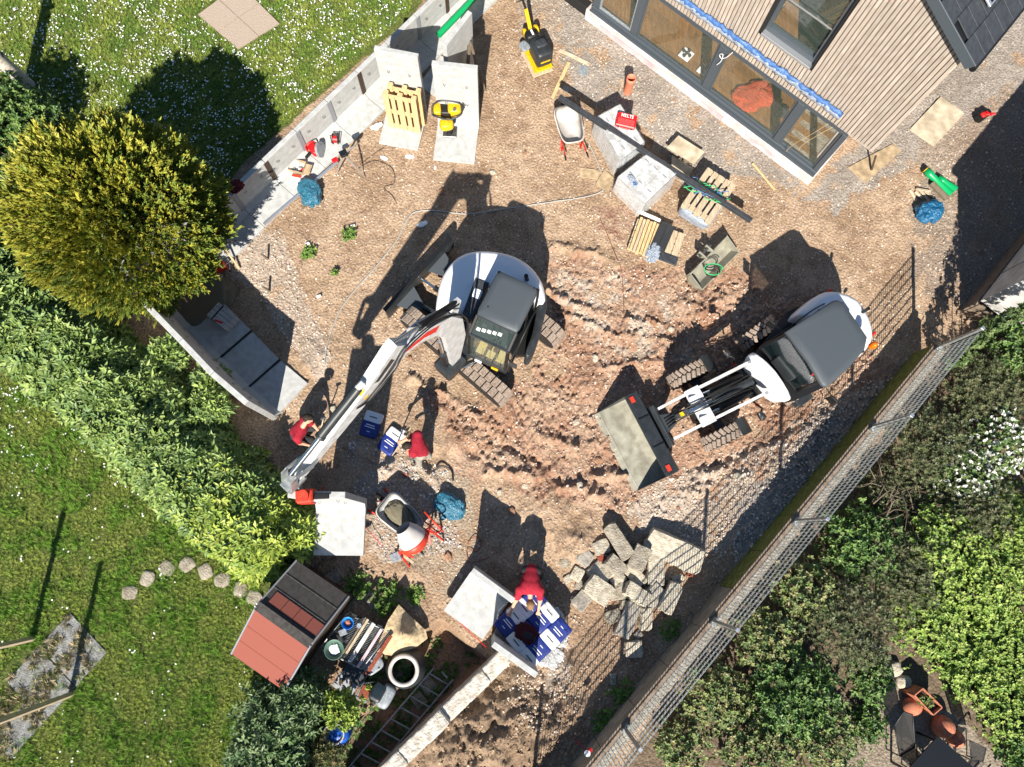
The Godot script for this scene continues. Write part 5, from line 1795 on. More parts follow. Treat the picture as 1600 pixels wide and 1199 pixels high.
	prism(s, [cp.call(0.89, -hw + 0.05, 2.22), cp.call(0.89, hw - 0.05, 2.22), cp.call(0.97, hw - 0.05, 1.04), cp.call(0.97, -hw + 0.05, 1.04)], f * 0.008)
	put(s, "windscreen", M.glass, cb)
	s = mb()
	prism(s, [cp.call(-0.52, -hw, 0.78), cp.call(-0.52, hw, 0.78), cp.call(1.0, hw, 0.78), cp.call(1.0, -hw, 0.78)], Vector3.UP * 0.22)
	put(s, "cab_floor", M.dark_paint, cb)
	s = mb()
	prism(s, [cp.call(-0.5, -hw + 0.02, 1.0), cp.call(-0.5, hw - 0.02, 1.0), cp.call(-0.5, hw - 0.02, 2.36), cp.call(-0.5, -hw + 0.02, 2.36)], f * 0.04)
	put(s, "rear_panel", M.black, cb)
	s = mb()
	obox(s, cp.call(-0.1, 0, 1.3), f * 0.25, Vector3.UP * 0.12, e * 0.25, 0.05)
	obox(s, cp.call(-0.33, 0, 1.7), f * 0.08, Vector3.UP * 0.4, e * 0.24, 0.05)
	put(s, "seat", M.black, cb)
	for w in [-0.24, 0.0, 0.24]:
		s = mb()
		obox(s, cp.call(0.72, w, 1.015), f * 0.16, Vector3.UP * 0.012, e * 0.09, 0.004)
		put(s, "floor_mat", M.mat_yellow, cb)
	for w in [-0.07, 0.07]:
		s = mb()
		tube(s, [cp.call(0.62, w, 1.0), cp.call(0.6, w, 1.3), cp.call(0.55, w, 1.5)], 0.02, 6)
		obox(s, cp.call(0.62, w, 1.06), f * 0.11, Vector3.UP * 0.02, e * 0.05, 0.01)
		put(s, "travel_lever", M.black, cb)
	for w in [-0.34, 0.34]:
		s = mb()
		obox(s, cp.call(0.15, w, 1.45), f * 0.26, Vector3.UP * 0.07, e * 0.07, 0.02)
		tube(s, [cp.call(0.35, w, 1.5), cp.call(0.4, w, 1.72)], 0.022, 6)
		put(s, "control_console", M.dark_paint, cb)
	s = mb()
	obox(s, cp.call(0.7, 0.36, 1.8), f * 0.03, Vector3.UP * 0.09, e * 0.07, 0.01)
	put(s, "display", M.slate, cb)
	for k in 5:
		s = mb()
		obox(s, cp.call(0.74 - 0.02 * k, -0.3 + k * 0.11, 2.318 + 0.008 * k), f * 0.035, Vector3.UP * 0.002, e * 0.04, 0.0)
		put(s, "warning_sticker", M.decal_white, cb)
	for w in [-0.2, 0.2]:
		s = mb()
		obox(s, cp.call(1.02, w, 0.86), f * 0.02, Vector3.UP * 0.05, e * 0.08, 0.01)
		put(s, "work_light", M.decal_white if w < 0 else M.yellow, cb)
	# rails and mirrors on the open side
	s = mb()
	tube(s, curve([cp.call(-0.3, hw + 0.07, 1.6), cp.call(-0.2, hw + 0.1, 2.25), cp.call(0.5, hw + 0.1, 2.2), cp.call(0.95, hw + 0.08, 1.5), cp.call(0.98, hw + 0.05, 1.0)], 5), 0.018, 6)
	put(s, "grab_rail", M.black, cb)
	for w in [hw + 0.1]:
		s = mb()
		tube(s, [cp.call(0.92, hw, 1.9), cp.call(1.0, w, 1.95)], 0.012, 5)
		obox(s, cp.call(1.02, w + 0.05, 1.93), f * 0.02, Vector3.UP * 0.13, e * 0.09, 0.015)
		put(s, "mirror", M.dark_paint, cb)
	s = mb()
	cyl(s, cp.call(0.3, -0.3, 2.52), cp.call(0.3, -0.3, 2.545), 0.015)
	cyl(s, cp.call(-0.46, 0.36, 2.51), cp.call(-0.46, 0.36, 2.56), 0.015)
	put(s, "roof_bolt", M.black, cb)
	# swing post
	var piv := Vector3(-0.877, 0.9, -3.83)
	var tip := Vector3(-3.429, 3.5, -1.053)
	var bd := (tip - piv) * Vector3(1, 0, 1)
	bd = bd.normalized()
	var bp := Vector3(-bd.z, 0, bd.x)
	if bp.z < 0: bp = -bp
	var q := func(a: float, h: float, w: float) -> Vector3: return Vector3(piv.x, h, piv.z) + bd * a + bp * w
	s = mb()
	obox(s, q.call(0.07, 0.75, 0.0), bd * 0.3, Vector3.UP * 0.24, bp * 0.24, 0.05)
	prism(s, [q.call(-0.1, 0.6, -0.14), q.call(-0.75, 0.6, -0.2), q.call(-0.75, 0.6, 0.35), q.call(-0.1, 0.6, 0.14)], Vector3.UP * 0.3)
	put(s, "swing_post", M.dark_paint, t)
	ram(t, Vector3(-0.253, 0.62, -3.935), q.call(-0.05, 0.72, 0.26), 0.055, 0.35)
	# boom
	s = mb()
	var bprof := [[-0.1, 0.85], [-0.36, 2.2], [-0.34, 3.3], [-0.1, 4.0], [0.42, 4.52], [1.02, 4.7], [1.12, 4.6], [1.08, 4.46], [0.66, 4.24], [0.3, 3.8], [0.13, 3.2], [0.12, 2.2], [0.12, 0.88]]
	var pl := []
	for v in bprof: pl.append(q.call(v[0], v[1], -0.12))
	prism(s, pl, bp * 0.24)
	var boom := put(s, "boom", M.arm_white, t)
	for w in [-0.125, 0.121]:
		s = mb()
		var z := []
		for v in [[0.2, 4.2], [0.48, 4.46], [0.98, 4.62], [1.0, 4.53], [0.56, 4.33], [0.3, 4.05]]: z.append(q.call(v[0], v[1], w))
		prism(s, z, bp * 0.004)
		put(s, "red_stripe", M.red_paint, boom)
	ram(t, q.call(0.2, 0.75, 0.0), q.call(0.22, 2.9, 0.0), 0.06, 0.55)
	# arm ram on top of the boom
	ram(t, q.call(-0.35, 4.0, 0.0), q.call(1.05, 4.98, 0.0), 0.065, 0.62)
	s = mb()
	prism(s, [q.call(-0.3, 3.6, -0.05), q.call(-0.42, 4.05, -0.05), q.call(-0.28, 4.1, -0.05), q.call(-0.1, 3.9, -0.05)], bp * 0.1)
	put(s, "ram_lug", M.arm_white, t)
	# arm
	s = mb()
	pl = []
	for v in [[0.85, 4.42], [0.92, 4.75], [1.05, 5.05], [1.22, 4.98], [1.75, 4.55], [3.55, 3.62], [3.75, 3.46], [3.7, 3.34], [2.6, 3.68], [1.5, 4.1], [1.0, 4.32]]: pl.append(q.call(v[0], v[1], -0.1))
	prism(s, pl, bp * 0.2)
	var arm := put(s, "dipper_arm", M.arm_white, t)
	s = mb()
	pl = []
	for v in [[1.25, 4.78], [1.7, 4.45], [1.62, 4.36], [1.2, 4.6]]: pl.append(q.call(v[0], v[1], 0.1))
	prism(s, pl, bp * 0.004)
	put(s, "recess_plate", M.dark_paint, arm)
	s = mb()
	obox(s, q.call(1.95, 4.2, 0.103), bd * 0.05, Vector3.UP * 0.04, bp * 0.003, 0.0)
	obox(s, q.call(1.95, 4.462, 0.03), bd * 0.06 - Vector3.UP * 0.03, Vector3.UP * 0.003, bp * 0.05, 0.0)
	put(s, "yellow_sticker", M.yellow, arm)
	s = mb()
	obox(s, q.call(1.9, 4.56, 0), bd * 0.09, Vector3.UP * 0.1, bp * 0.05, 0.02)
	put(s, "ram_bracket", M.arm_white, arm)
	ram(t, q.call(1.95, 4.6, 0.0), q.call(3.75, 3.78, 0.0), 0.085, 0.55, M.dark_paint)
	# hoses
	for k in 2:
		s = mb()
		var w := 0.135 + 0.03 * k
		tube(s, curve([q.call(-0.3, 1.6, w * 0.8), q.call(-0.42, 2.8, w), q.call(-0.3, 3.7, w), q.call(0.2, 4.55, w), q.call(0.9, 4.82 - 0.05 * k, w), q.call(1.3, 4.6 - 0.1 * k, w + 0.03), q.call(1.6, 4.3 - 0.06 * k, w), q.call(1.95, 4.15, w), q.call(2.2, 4.2, 0.12)], 6), 0.013, 5)
		put(s, "hydraulic_hose", M.black, t)
	for k in 3:
		s = mb()
		box(s, q.call(2.0 + 0.09 * k, 4.33 - 0.05 * k, -0.14), Vector3(0.07, 0.08, 0.07), 0.7, 0.01)
		put(s, "valve_block", M.steel, t)
	# linkage, rotator and gripper
	var tp: Vector3 = q.call(3.72, 3.45, 0.0)
	for w in [-0.13, 0.11]:
		s = mb()
		prism(s, [q.call(3.3, 3.66, w), q.call(3.72, 3.86, w), q.call(3.84, 3.8, w), q.call(3.45, 3.5, w)], bp * 0.025)
		put(s, "linkage_plate", M.galvanised, t)
		s = mb()
		prism(s, [q.call(3.7, 3.84, w), q.call(3.84, 3.84, w), q.call(4.0, 3.4, w), q.call(3.88, 3.32, w)], bp * 0.025)
		put(s, "linkage_plate", M.galvanised, t)
	s = mb()
	obox(s, q.call(3.86, 3.33, 0), bd * 0.2, Vector3.UP * 0.08, bp * 0.13, 0.02)
	put(s, "quick_coupler", M.galvanised, t)
	var gp := Vector3(-3.312, 3.1, -0.736)
	s = mb()
	tube(s, [q.call(3.86, 3.33, 0), (q.call(3.86, 3.28, 0) + gp) * 0.5, gp + Vector3.UP * 0.15], 0.05, 8)
	put(s, "rotator", M.steel, t)
	s = mb()
	box(s, gp + Vector3.UP * 0.1, Vector3(0.3, 0.14, 0.24), 0.1, 0.04)
	cyl(s, gp + Vector3(0, 0.12, 0), gp + Vector3(0, 0.26, 0), 0.1, -1, 14)
	put(s, "gripper_head", M.orange_red, t)
	for z in [-0.11, 0.11]:
		s = mb()
		box(s, gp + Vector3(0.0, -0.08, z), Vector3(0.26, 0.34, 0.04), 0.05, 0.015)
		put(s, "gripper_jaw", M.red_paint, t)
	s = mb()
	box(s, gp + Vector3(0.27, 0.04, 0.0), Vector3(0.3, 0.06, 0.1), 0.05, 0.015)
	put(s, "gripper_bar", M.black, t)

func tyre_part(t: Node3D, c: Vector3, ax: Vector3, r: float, w: float) -> void:
	var wn := Node3D.new()
	wn.name = "wheel"
	t.add_child(wn, true)
	var s := mb()
	lathe(s, c - ax * w * 0.5, ax, [Vector2(r * 0.55, 0.02), Vector2(r * 0.8, -0.01), Vector2(r * 0.93, 0.02), Vector2(r * 0.965, w * 0.18), Vector2(r * 0.965, w * 0.82), Vector2(r * 0.93, w - 0.02), Vector2(r * 0.8, w + 0.01), Vector2(r * 0.55, w - 0.02)], 32)
	var ty := put(s, "tyre", M.rubber, wn)
	var keep := org
	org = Vector3.ZERO
	s = mb()
	obox(s, Vector3.ZERO, Vector3(r * 0.085, 0, 0), Vector3(0, 0.022, 0), Vector3(0, 0, w * 0.235), 0.01)
	s.generate_normals()
	var lug := s.commit()
	org = keep
	var n := 26
	for i in n:
		for k in [-1.0, 1.0]:
			var a: float = TAU * (i + 0.25 * k) / n
			var u := Vector3.UP.cross(ax).normalized()
			var rad := u * cos(a) + Vector3.UP * sin(a)
			var tx := -u * sin(a) + Vector3.UP * cos(a)
			var b := Basis(tx, rad, tx.cross(rad)).rotated(rad, 0.42 * k)
			put_mesh(lug, "tread_lug", M.rubber_muddy, ty, Transform3D(b, c + rad * (r * 0.965) + ax * k * w * 0.245 - org))
	s = mb()
	cyl(s, c - ax * (w * 0.5 - 0.04), c + ax * (w * 0.5 - 0.04), r * 0.56, -1, 20)
	put(s, "rim", M.decal_grey, wn)

func build_loader() -> void:
	var F := Vector3(-0.9, 0, 0.435)
	var S := Vector3(-0.435, 0, -0.9)
	var o := Vector3(5.74, 0, -3.32)
	var F2 := Vector3(-0.809, 0, 0.588)
	var S2 := Vector3(-0.588, 0, -0.809)
	var t := thing("wheel_loader", "compact wheel loader with dark roof and lowered steel bucket", "wheel loader", o)
	var p := func(a: float, w: float, h: float) -> Vector3: return o + F * a + S * (w + 0.07) + Vector3.UP * h
	var o2 := o + F * 0.05 + S * 0.07
	var r := func(a: float, w: float, h: float) -> Vector3: return o2 + F2 * a + S2 * w + Vector3.UP * h
	for w in [-0.78, 0.78]:
		tyre_part(t, p.call(1.03, w, 0.5), S, 0.5, 0.34)
		tyre_part(t, r.call(-1.05, w * 0.98, 0.5), S2, 0.5, 0.34)
	var s := mb()
	obox(s, p.call(0.75, 0, 0.62), F * 0.75, Vector3.UP * 0.16, S * 0.28, 0.03)
	obox(s, p.call(1.03, 0, 0.5), F * 0.12, Vector3.UP * 0.12, S * 0.62, 0.03)
	put(s, "front_frame", M.black, t)
	s = mb()
	obox(s, r.call(-1.1, 0, 0.62), F2 * 1.15, Vector3.UP * 0.2, S2 * 0.42, 0.03)
	obox(s, r.call(-1.05, 0, 0.5), F2 * 0.12, Vector3.UP * 0.12, S2 * 0.62, 0.03)
	put(s, "rear_frame", M.black, t)
	s = mb()
	cyl(s, p.call(0.0, 0, 0.45), p.call(0.0, 0, 0.95), 0.12)
	put(s, "articulation_joint", M.dark_paint, t)
	# mudguards, lamps
	for w in [-1.0, 1.0]:
		s = mb()
		var prof := []
		for i in 7:
			var a := 0.35 + 1.0 * i / 6.0
			prof.append(p.call(1.03 - sin(a) * 0.6, w * 0.78 - 0.19, 0.5 + cos(a) * 0.6))
		for i in 7:
			var a := 1.35 - 1.0 * i / 6.0
			prof.append(p.call(1.03 - sin(a) * 0.57, w * 0.78 - 0.19, 0.5 + cos(a) * 0.57))
		prism(s, prof, S * 0.38)
		put(s, "mudguard", M.dark_paint, t)
		s = mb()
		tube(s, [p.call(0.2, w * 0.42, 0.9), p.call(0.25, w * 0.62, 1.25), p.call(0.4, w * 0.74, 1.3)], 0.022, 6)
		put(s, "lamp_stalk", M.black, t)
		s = mb()
		lathe(s, p.call(0.36, w * 0.76, 1.32), F, [Vector2(0.0, -0.06), Vector2(0.06, -0.05), Vector2(0.1, 0.0), Vector2(0.105, 0.05), Vector2(0.1, 0.06)], 16)
		var hl := put(s, "headlamp", M.dark_paint, t)
		s = mb()
		lathe(s, p.call(0.36, w * 0.76, 1.32), F, [Vector2(0.1, 0.055), Vector2(0.07, 0.075), Vector2(0.0, 0.085)], 16)
		put(s, "lens", M.chrome, hl)
		s = mb()
		obox(s, p.call(0.22, w * 0.5, 1.02), F * 0.03, Vector3.UP * 0.03, S * 0.03, 0.008)
		put(s, "indicator", M.orange_red, t)
	# lift arms, cross plate, rams
	for w in [-0.37, 0.37]:
		s = mb()
		var pl := []
		for v in [[-0.02, 1.32], [0.1, 1.42], [1.35, 1.08], [1.55, 0.92], [2.2, 0.46], [2.17, 0.34], [2.08, 0.36], [1.4, 0.82], [1.2, 0.92], [0.02, 1.18]]: pl.append(p.call(v[0], w - 0.03, v[1]))
		prism(s, pl, S * 0.06)
		put(s, "lift_arm", M.arm_white, t)
	s = mb()
	prism(s, [p.call(1.22, -0.43, 1.11), p.call(1.22, 0.43, 1.11), p.call(1.52, 0.43, 0.98), p.call(1.52, -0.43, 0.98)], Vector3.UP * 0.035)
	put(s, "cross_plate", M.arm_white, t)
	for w in [-0.22, 0.22]:
		ram(t, p.call(0.12, w, 0.85), p.call(1.3, w, 0.98), 0.055, 0.7)
		s = mb()
		obox(s, p.call(1.42, w * 1.1, 1.06), F * 0.09, Vector3.UP * 0.05, S * 0.035, 0.01)
		put(s, "ram_eye", M.arm_white, t)
	ram(t, p.call(0.1, 0, 1.15), p.call(1.65, 0, 1.08), 0.085, 0.62, M.dark_paint)
	for k in 4:
		s = mb()
		tube(s, curve([p.call(0.05, -0.15 + k * 0.1, 1.0), p.call(0.5, -0.12 + k * 0.08, 1.25 - 0.02 * k), p.call(1.1, -0.1 + k * 0.07, 1.2), p.call(1.75, -0.06 + k * 0.05, 1.0), p.call(2.1, -0.1 + k * 0.07, 0.7)], 5), 0.016, 5)
		put(s, "hydraulic_hose", M.black, t)
	s = mb()
	obox(s, p.call(1.78, 0.02, 0.98), F * 0.16 - Vector3.UP * 0.05, Vector3.UP * 0.05, S * 0.06, 0.015)
	put(s, "tilt_lever", M.dark_paint, t)
	s = mb()
	obox(s, p.call(1.8, 0.02, 1.036), F * 0.045, Vector3.UP * 0.004, S * 0.045, 0.0)
	put(s, "yellow_sticker", M.yellow, t)
	s = mb()
	cyl(s, p.call(2.18, -0.48, 0.62), p.call(2.18, 0.48, 0.62), 0.055)
	obox(s, p.call(2.24, 0, 0.4), F * 0.03, Vector3.UP * 0.26, S * 0.5, 0.01)
	prism(s, [p.call(1.92, -0.1, 0.82), p.call(1.92, 0.14, 0.82), p.call(2.2, 0.26, 0.62), p.call(2.2, -0.22, 0.62)], Vector3.DOWN * 0.1)
	put(s, "quick_hitch", M.dark_paint, t)
	# bucket, open to the front
	var k0 := Vector3(3.159, 0.72, -3.175)
	var k1 := Vector3(4.011, 0.72, -1.431)
	var bu := (k1 - k0).normalized()
	var bf := Vector3(-bu.z, 0, bu.x)
	if bf.dot(F) < 0: bf = -bf
	var bw := (k1 - k0).length()
	var k := func(a: float, h: float, w: float) -> Vector3: return k0 * Vector3(1, 0, 1) + bf * a + Vector3.UP * h + bu * w
	var bk := Node3D.new()
	bk.name = "bucket"
	t.add_child(bk)
	s = mb()
	var outer := [[0.02, 0.7], [-0.02, 0.45], [0.0, 0.2], [0.1, 0.06], [0.3, 0.02], [0.86, 0.02], [0.86, 0.045], [0.32, 0.06], [0.14, 0.1], [0.05, 0.22], [0.035, 0.45], [0.06, 0.7]]
	var pl2 := []
	for v in outer: pl2.append(k.call(v[0], v[1], 0.0))
	prism(s, pl2, bu * bw)
	put(s, "bucket_shell", M.steel_worn, bk)
	for w in [-0.012, bw]:
		s = mb()
		pl2 = []
		for v in [[0.0, 0.72], [0.3, 0.68], [0.84, 0.07], [0.84, 0.03], [0.3, 0.03], [0.08, 0.08], [-0.01, 0.22], [-0.02, 0.5]]: pl2.append(k.call(v[0], v[1], w))
		prism(s, pl2, bu * 0.016)
		put(s, "bucket_side", M.dark_paint, bk)
	s = mb()
	prism(s, [k.call(-0.06, 0.66, 0), k.call(-0.02, 0.74, 0), k.call(0.28, 0.8, 0), k.call(0.3, 0.77, 0), k.call(0.02, 0.66, 0)], bu * bw)
	put(s, "top_guard", M.dark_paint, bk)
	for w in [0.14, bw - 0.14]:
		s = mb()
		obox(s, k.call(0.17, 0.795, w), bf * 0.05 + Vector3.UP * 0.01, Vector3.UP * 0.004, bu * 0.07, 0.0)
		put(s, "reflector", M.orange_red, bk)
	for w in [0.3, 0.65]:
		s = mb()
		prism(s, [k.call(-0.05, 0.62, bw * w), k.call(0.0, 0.77, bw * w), k.call(0.25, 0.815, bw * w), k.call(0.27, 0.8, bw * w)], bu * 0.02)
		put(s, "stiffener", M.black, bk)
	s = mb()
	prism(s, [k.call(0.78, 0.02, 0), k.call(0.93, 0.012, 0), k.call(0.93, 0.02, 0), k.call(0.8, 0.06, 0)], bu * bw)
	put(s, "cutting_edge", M.steel_worn, bk)
	# white cowl in front of the cab, cab, rear hood
	s = mb()
	loft(s, smooth_outline([Vector2(5.545, -3.872), Vector2(5.704, -3.931), Vector2(6.031, -3.633), Vector2(6.279, -3.253), Vector2(6.393, -2.959), Vector2(6.29, -2.889), Vector2(6.089, -2.971), Vector2(5.86, -3.236), Vector2(5.66, -3.531), Vector2(5.533, -3.701)], 3), [Vector2(0.75, 0.9), Vector2(1.1, 1.0), Vector2(1.24, 1.0), Vector2(1.29, 0.85)])
	put(s, "front_cowl", M.paint_white, t)
	s = mb()
	loft(s, [Vector2(5.682, -3.893), Vector2(6.601, -4.966), Vector2(7.512, -5.368), Vector2(8.296, -4.206), Vector2(7.459, -3.325), Vector2(6.543, -2.92)], [Vector2(0.55, 0.96), Vector2(1.02, 1.0)], false)
	put(s, "cab_base", M.black, t)
	s = mb()
	loft(s, smooth_outline([Vector2(6.792, -4.615), Vector2(6.581, -4.758), Vector2(6.919, -5.081), Vector2(7.275, -5.275), Vector2(7.64, -5.249), Vector2(7.96, -5.062), Vector2(8.147, -4.699), Vector2(8.204, -4.325), Vector2(8.104, -4.053), Vector2(7.768, -3.767), Vector2(7.54, -3.978)], 3), [Vector2(0.6, 1.0), Vector2(1.2, 1.02), Vector2(1.42, 1.0), Vector2(1.52, 0.94), Vector2(1.56, 0.8)])
	put(s, "rear_hood", M.paint_white, t)
	for q in [Vector3(7.433, 1.3, -5.348), Vector3(8.315, 1.3, -4.37)]:
		s = mb()
		box(s, q, Vector3(0.12, 0.08, 0.05), 0.7, 0.015)
		put(s, "tail_lamp", M.red_paint, t)
	s = mb()
	cyl(s, Vector3(7.972, 1.5, -4.77), Vector3(8.026, 1.75, -4.804), 0.035, -1, 10)
	put(s, "exhaust_pipe", M.black, t)
	var cb := Node3D.new()
	cb.name = "cab"
	t.add_child(cb)
	s = mb()
	loft(s, [Vector2(5.92, -4.085), Vector2(6.959, -4.763), Vector2(7.069, -4.792), Vector2(7.196, -4.738), Vector2(7.61, -4.004), Vector2(7.53, -3.748), Vector2(7.175, -3.359), Vector2(6.679, -2.948), Vector2(6.58, -3), Vector2(6.339, -3.486)], [Vector2(2.2, 0.96), Vector2(2.24, 1.0), Vector2(2.3, 1.0), Vector2(2.34, 0.95), Vector2(2.35, 0.75)])
	put(s, "cab_roof", M.roof_dark, cb)
	var top := [Vector3(5.991, 2.22, -4.068), Vector3(6.613, 2.22, -3.096), Vector3(7.531, 2.22, -3.742), Vector3(7.075, 2.22, -4.736)]
	var bot := [Vector3(5.9, 1.1, -4.117), Vector3(6.609, 1.1, -3.117), Vector3(7.714, 1.05, -3.795), Vector3(7.011, 1.05, -4.848)]
	for i in 4:
		s = mb()
		bar(s, top[i], bot[i], 0.07, 0.07, 0.012, F)
		put(s, "pillar", M.black, cb)
		s = mb()
		var j := (i + 1) % 4
		var nrm: Vector3 = (top[j] - top[i]).cross(bot[i] - top[i]).normalized()
		prism(s, [top[i], top[j], bot[j], bot[i]], nrm * 0.008)
		put(s, "windscreen" if i == 0 else "cab_window", M.glass_dark, cb)
		s = mb()
		bar(s, bot[i], bot[j], 0.06, 0.06, 0.01)
		put(s, "sill_bar", M.black, cb)
	var mid: Vector3 = (bot[0] + bot[1] + bot[2] + bot[3]) * 0.25
	s = mb()
	obox(s, mid + Vector3(0.05, 0.2, -0.03), F2 * 0.26, Vector3.UP * 0.1, S2 * 0.25, 0.04)
	obox(s, mid - F2 * 0.25 + Vector3.UP * 0.5, F2 * 0.07, Vector3.UP * 0.35, S2 * 0.24, 0.04)
	put(s, "seat", M.black, cb)
	s = mb()
	tube(s, [mid + F2 * 0.62 + Vector3.UP * 0.0, mid + F2 * 0.5 + Vector3.UP * 0.42], 0.03, 6)
	var wheel := []
	for i in 17:
		var a := TAU * i / 16.0
		wheel.append(mid + F2 * (0.48 + sin(a) * 0.1) + S2 * cos(a) * 0.18 + Vector3.UP * (0.46 + sin(a) * 0.13))
	tube(s, wheel, 0.016, 5)
	put(s, "steering_wheel", M.black, cb)
	s = mb()
	obox(s, mid + F2 * 0.62 + Vector3.UP * 0.2, F2 * 0.08, Vector3.UP * 0.22, S2 * 0.3, 0.03)
	put(s, "dashboard", M.dark_paint, cb)
	s = mb()
	lathe(s, Vector3(7.794, 2.1, -3.872), Vector3.UP, [Vector2(0.07, 0.0), Vector2(0.075, 0.1), Vector2(0.05, 0.16), Vector2(0, 0.18)], 14)
	put(s, "beacon", M.amber, cb)
	s = mb()
	box(s, Vector3(6.54, 2.1, -3.282), Vector3(0.09, 0.09, 0.05), 0.6, 0.01)
	put(s, "red_lamp", M.red_paint, cb)
	for q in [[Vector3(6.072, 2, -4.119), Vector3(5.885, 1.75, -4.43)], [Vector3(6.729, 2, -3.119), Vector3(7.104, 1.6, -2.839)]]:
		s = mb()
		tube(s, [q[0], (q[0] + q[1]) * 0.5 + Vector3.UP * 0.06, q[1] + Vector3.UP * 0.1], 0.012, 5)
		box(s, q[1], Vector3(0.04, 0.28, 0.18), 0.8, 0.015)
		put(s, "mirror", M.black, cb)
	s = mb()
	tube(s, curve([Vector3(5.863, 1.2, -4.118), Vector3(6.039, 1.9, -4.204), Vector3(6.657, 2, -4.652), Vector3(7.22, 1.5, -4.996)], 5), 0.016, 6)
	put(s, "grab_rail", M.black, cb)
	for q in [Vector3(6.881, 0.75, -3.046), Vector3(6.174, 0.7, -4.785)]:
		s = mb()
		box(s, q, Vector3(0.4, 0.05, 0.24), 0.62, 0.01)
		box(s, q + Vector3(0, -0.25, 0), Vector3(0.36, 0.04, 0.2), 0.62, 0.01)
		put(s, "step", M.dark_paint, t)


# ---------------------------------------------------------------- people: one smooth surface round tapered bones
func skin_over(s: SurfaceTool, bones: Array, cell: float, k: float) -> void:
	var lo := Vector3.ONE * 1e9
	var hi := Vector3.ONE * -1e9
	for b in bones:
		var r: float = maxf(b[2], b[3]) + k + cell * 2.0
		lo = lo.min((b[0] as Vector3) - Vector3.ONE * r).min((b[1] as Vector3) - Vector3.ONE * r)
		hi = hi.max((b[0] as Vector3) + Vector3.ONE * r).max((b[1] as Vector3) + Vector3.ONE * r)
	var nx := int((hi.x - lo.x) / cell) + 2
	var ny := int((hi.y - lo.y) / cell) + 2
	var nzz := int((hi.z - lo.z) / cell) + 2
	var fld := PackedFloat32Array()
	fld.resize(nx * ny * nzz)
	fld.fill(1.0)
	for b in bones:
		var a: Vector3 = b[0]
		var ab: Vector3 = b[1] - a
		var ra: float = b[2]
		var rb: float = b[3]
		var l2 := maxf(ab.length_squared(), 1e-8)
		var r := maxf(ra, rb) + k + cell
		var p0 := (a.min(b[1]) - Vector3.ONE * r - lo) / cell
		var p1 := (a.max(b[1]) + Vector3.ONE * r - lo) / cell
		for z in range(maxi(0, int(p0.z)), mini(nzz, int(p1.z) + 2)):
			for y in range(maxi(0, int(p0.y)), mini(ny, int(p1.y) + 2)):
				var row := (z * ny + y) * nx
				for x in range(maxi(0, int(p0.x)), mini(nx, int(p1.x) + 2)):
					var v := lo + Vector3(x, y, z) * cell - a
					var t := clampf(v.dot(ab) / l2, 0.0, 1.0)
					var d := (v - ab * t).length() - lerpf(ra, rb, t)
					var o := fld[row + x]
					var h := maxf(k - absf(d - o), 0.0) / k
					fld[row + x] = minf(d, o) - h * h * k * 0.25
	var vid := {}
	var pts := []
	var off := [0, 1, nx, nx + 1, nx * ny, nx * ny + 1, nx * ny + nx, nx * ny + nx + 1]
	var edges := [[0, 1], [2, 3], [4, 5], [6, 7], [0, 2], [1, 3], [4, 6], [5, 7], [0, 4], [1, 5], [2, 6], [3, 7]]
	for z in nzz - 1:
		for y in ny - 1:
			var row := (z * ny + y) * nx
			for x in nx - 1:
				var i := row + x
				var neg := 0
				for q in 8:
					if fld[i + off[q]] < 0.0: neg += 1
				if neg == 0 or neg == 8: continue
				var sum := Vector3.ZERO
				var n := 0
				for e in edges:
					var va := fld[i + off[e[0]]]
					var vb := fld[i + off[e[1]]]
					if (va < 0.0) == (vb < 0.0): continue
					var t := va / (va - vb)
					var pa := Vector3(e[0] & 1, (e[0] >> 1) & 1, e[0] >> 2)
					var pb := Vector3(e[1] & 1, (e[1] >> 1) & 1, e[1] >> 2)
					sum += pa.lerp(pb, t)
					n += 1
				vid[i] = pts.size()
				pts.append(lo + (Vector3(x, y, z) + sum / n) * cell)
	s.set_smooth_group(1)
	var step := [1, nx, nx * ny]
	for i in vid:
		for ax in 3:
			var j: int = i + step[ax]
			if (fld[i] < 0.0) == (fld[j] < 0.0): continue
			var u: int = step[(ax + 1) % 3]
			var w: int = step[(ax + 2) % 3]
			if not (vid.has(i - u) and vid.has(i - w) and vid.has(i - u - w)): continue
			var nrm := Vector3.ZERO
			nrm[ax] = 1.0 if fld[i] < 0.0 else -1.0
			quad(s, pts[vid[i]], pts[vid[i - u]], pts[vid[i - u - w]], pts[vid[i - w]], nrm)

func hand_bones(wr: Vector3, d: Vector3, n: Vector3, left: float) -> Array:
	d = d.normalized()
	n = (n - d * n.dot(d)).normalized()
	var sd := d.cross(n) * left
	var out := []
	out.append([wr - d * 0.03, wr + d * 0.02, 0.026, 0.027])
	for i in 4:
		var o := (i - 1.5) * 0.021
		var b := wr + d * 0.085 + sd * o
		out.append([wr + d * 0.02 + sd * o * 0.7, b, 0.016, 0.0135])
		var l: float = [0.062, 0.074, 0.07, 0.052][i]
		var c1 := b + (d * 0.9 - n * 0.35).normalized() * l * 0.55
		var c2 := c1 + (d * 0.35 - n * 0.9).normalized() * l * 0.45
		out.append([b, c1, 0.0105, 0.0095])
		out.append([c1, c2, 0.0095, 0.008])
	var tb := wr + d * 0.03 - sd * 0.034
	var t1 := tb + (d * 0.7 - sd * 0.6 - n * 0.25).normalized() * 0.042
	out.append([wr + d * 0.01 - sd * 0.02, tb, 0.018, 0.0145])
	out.append([tb, t1, 0.013, 0.011])
	out.append([t1, t1 + (d * 0.9 - n * 0.5).normalized() * 0.03, 0.011, 0.009])
	return out

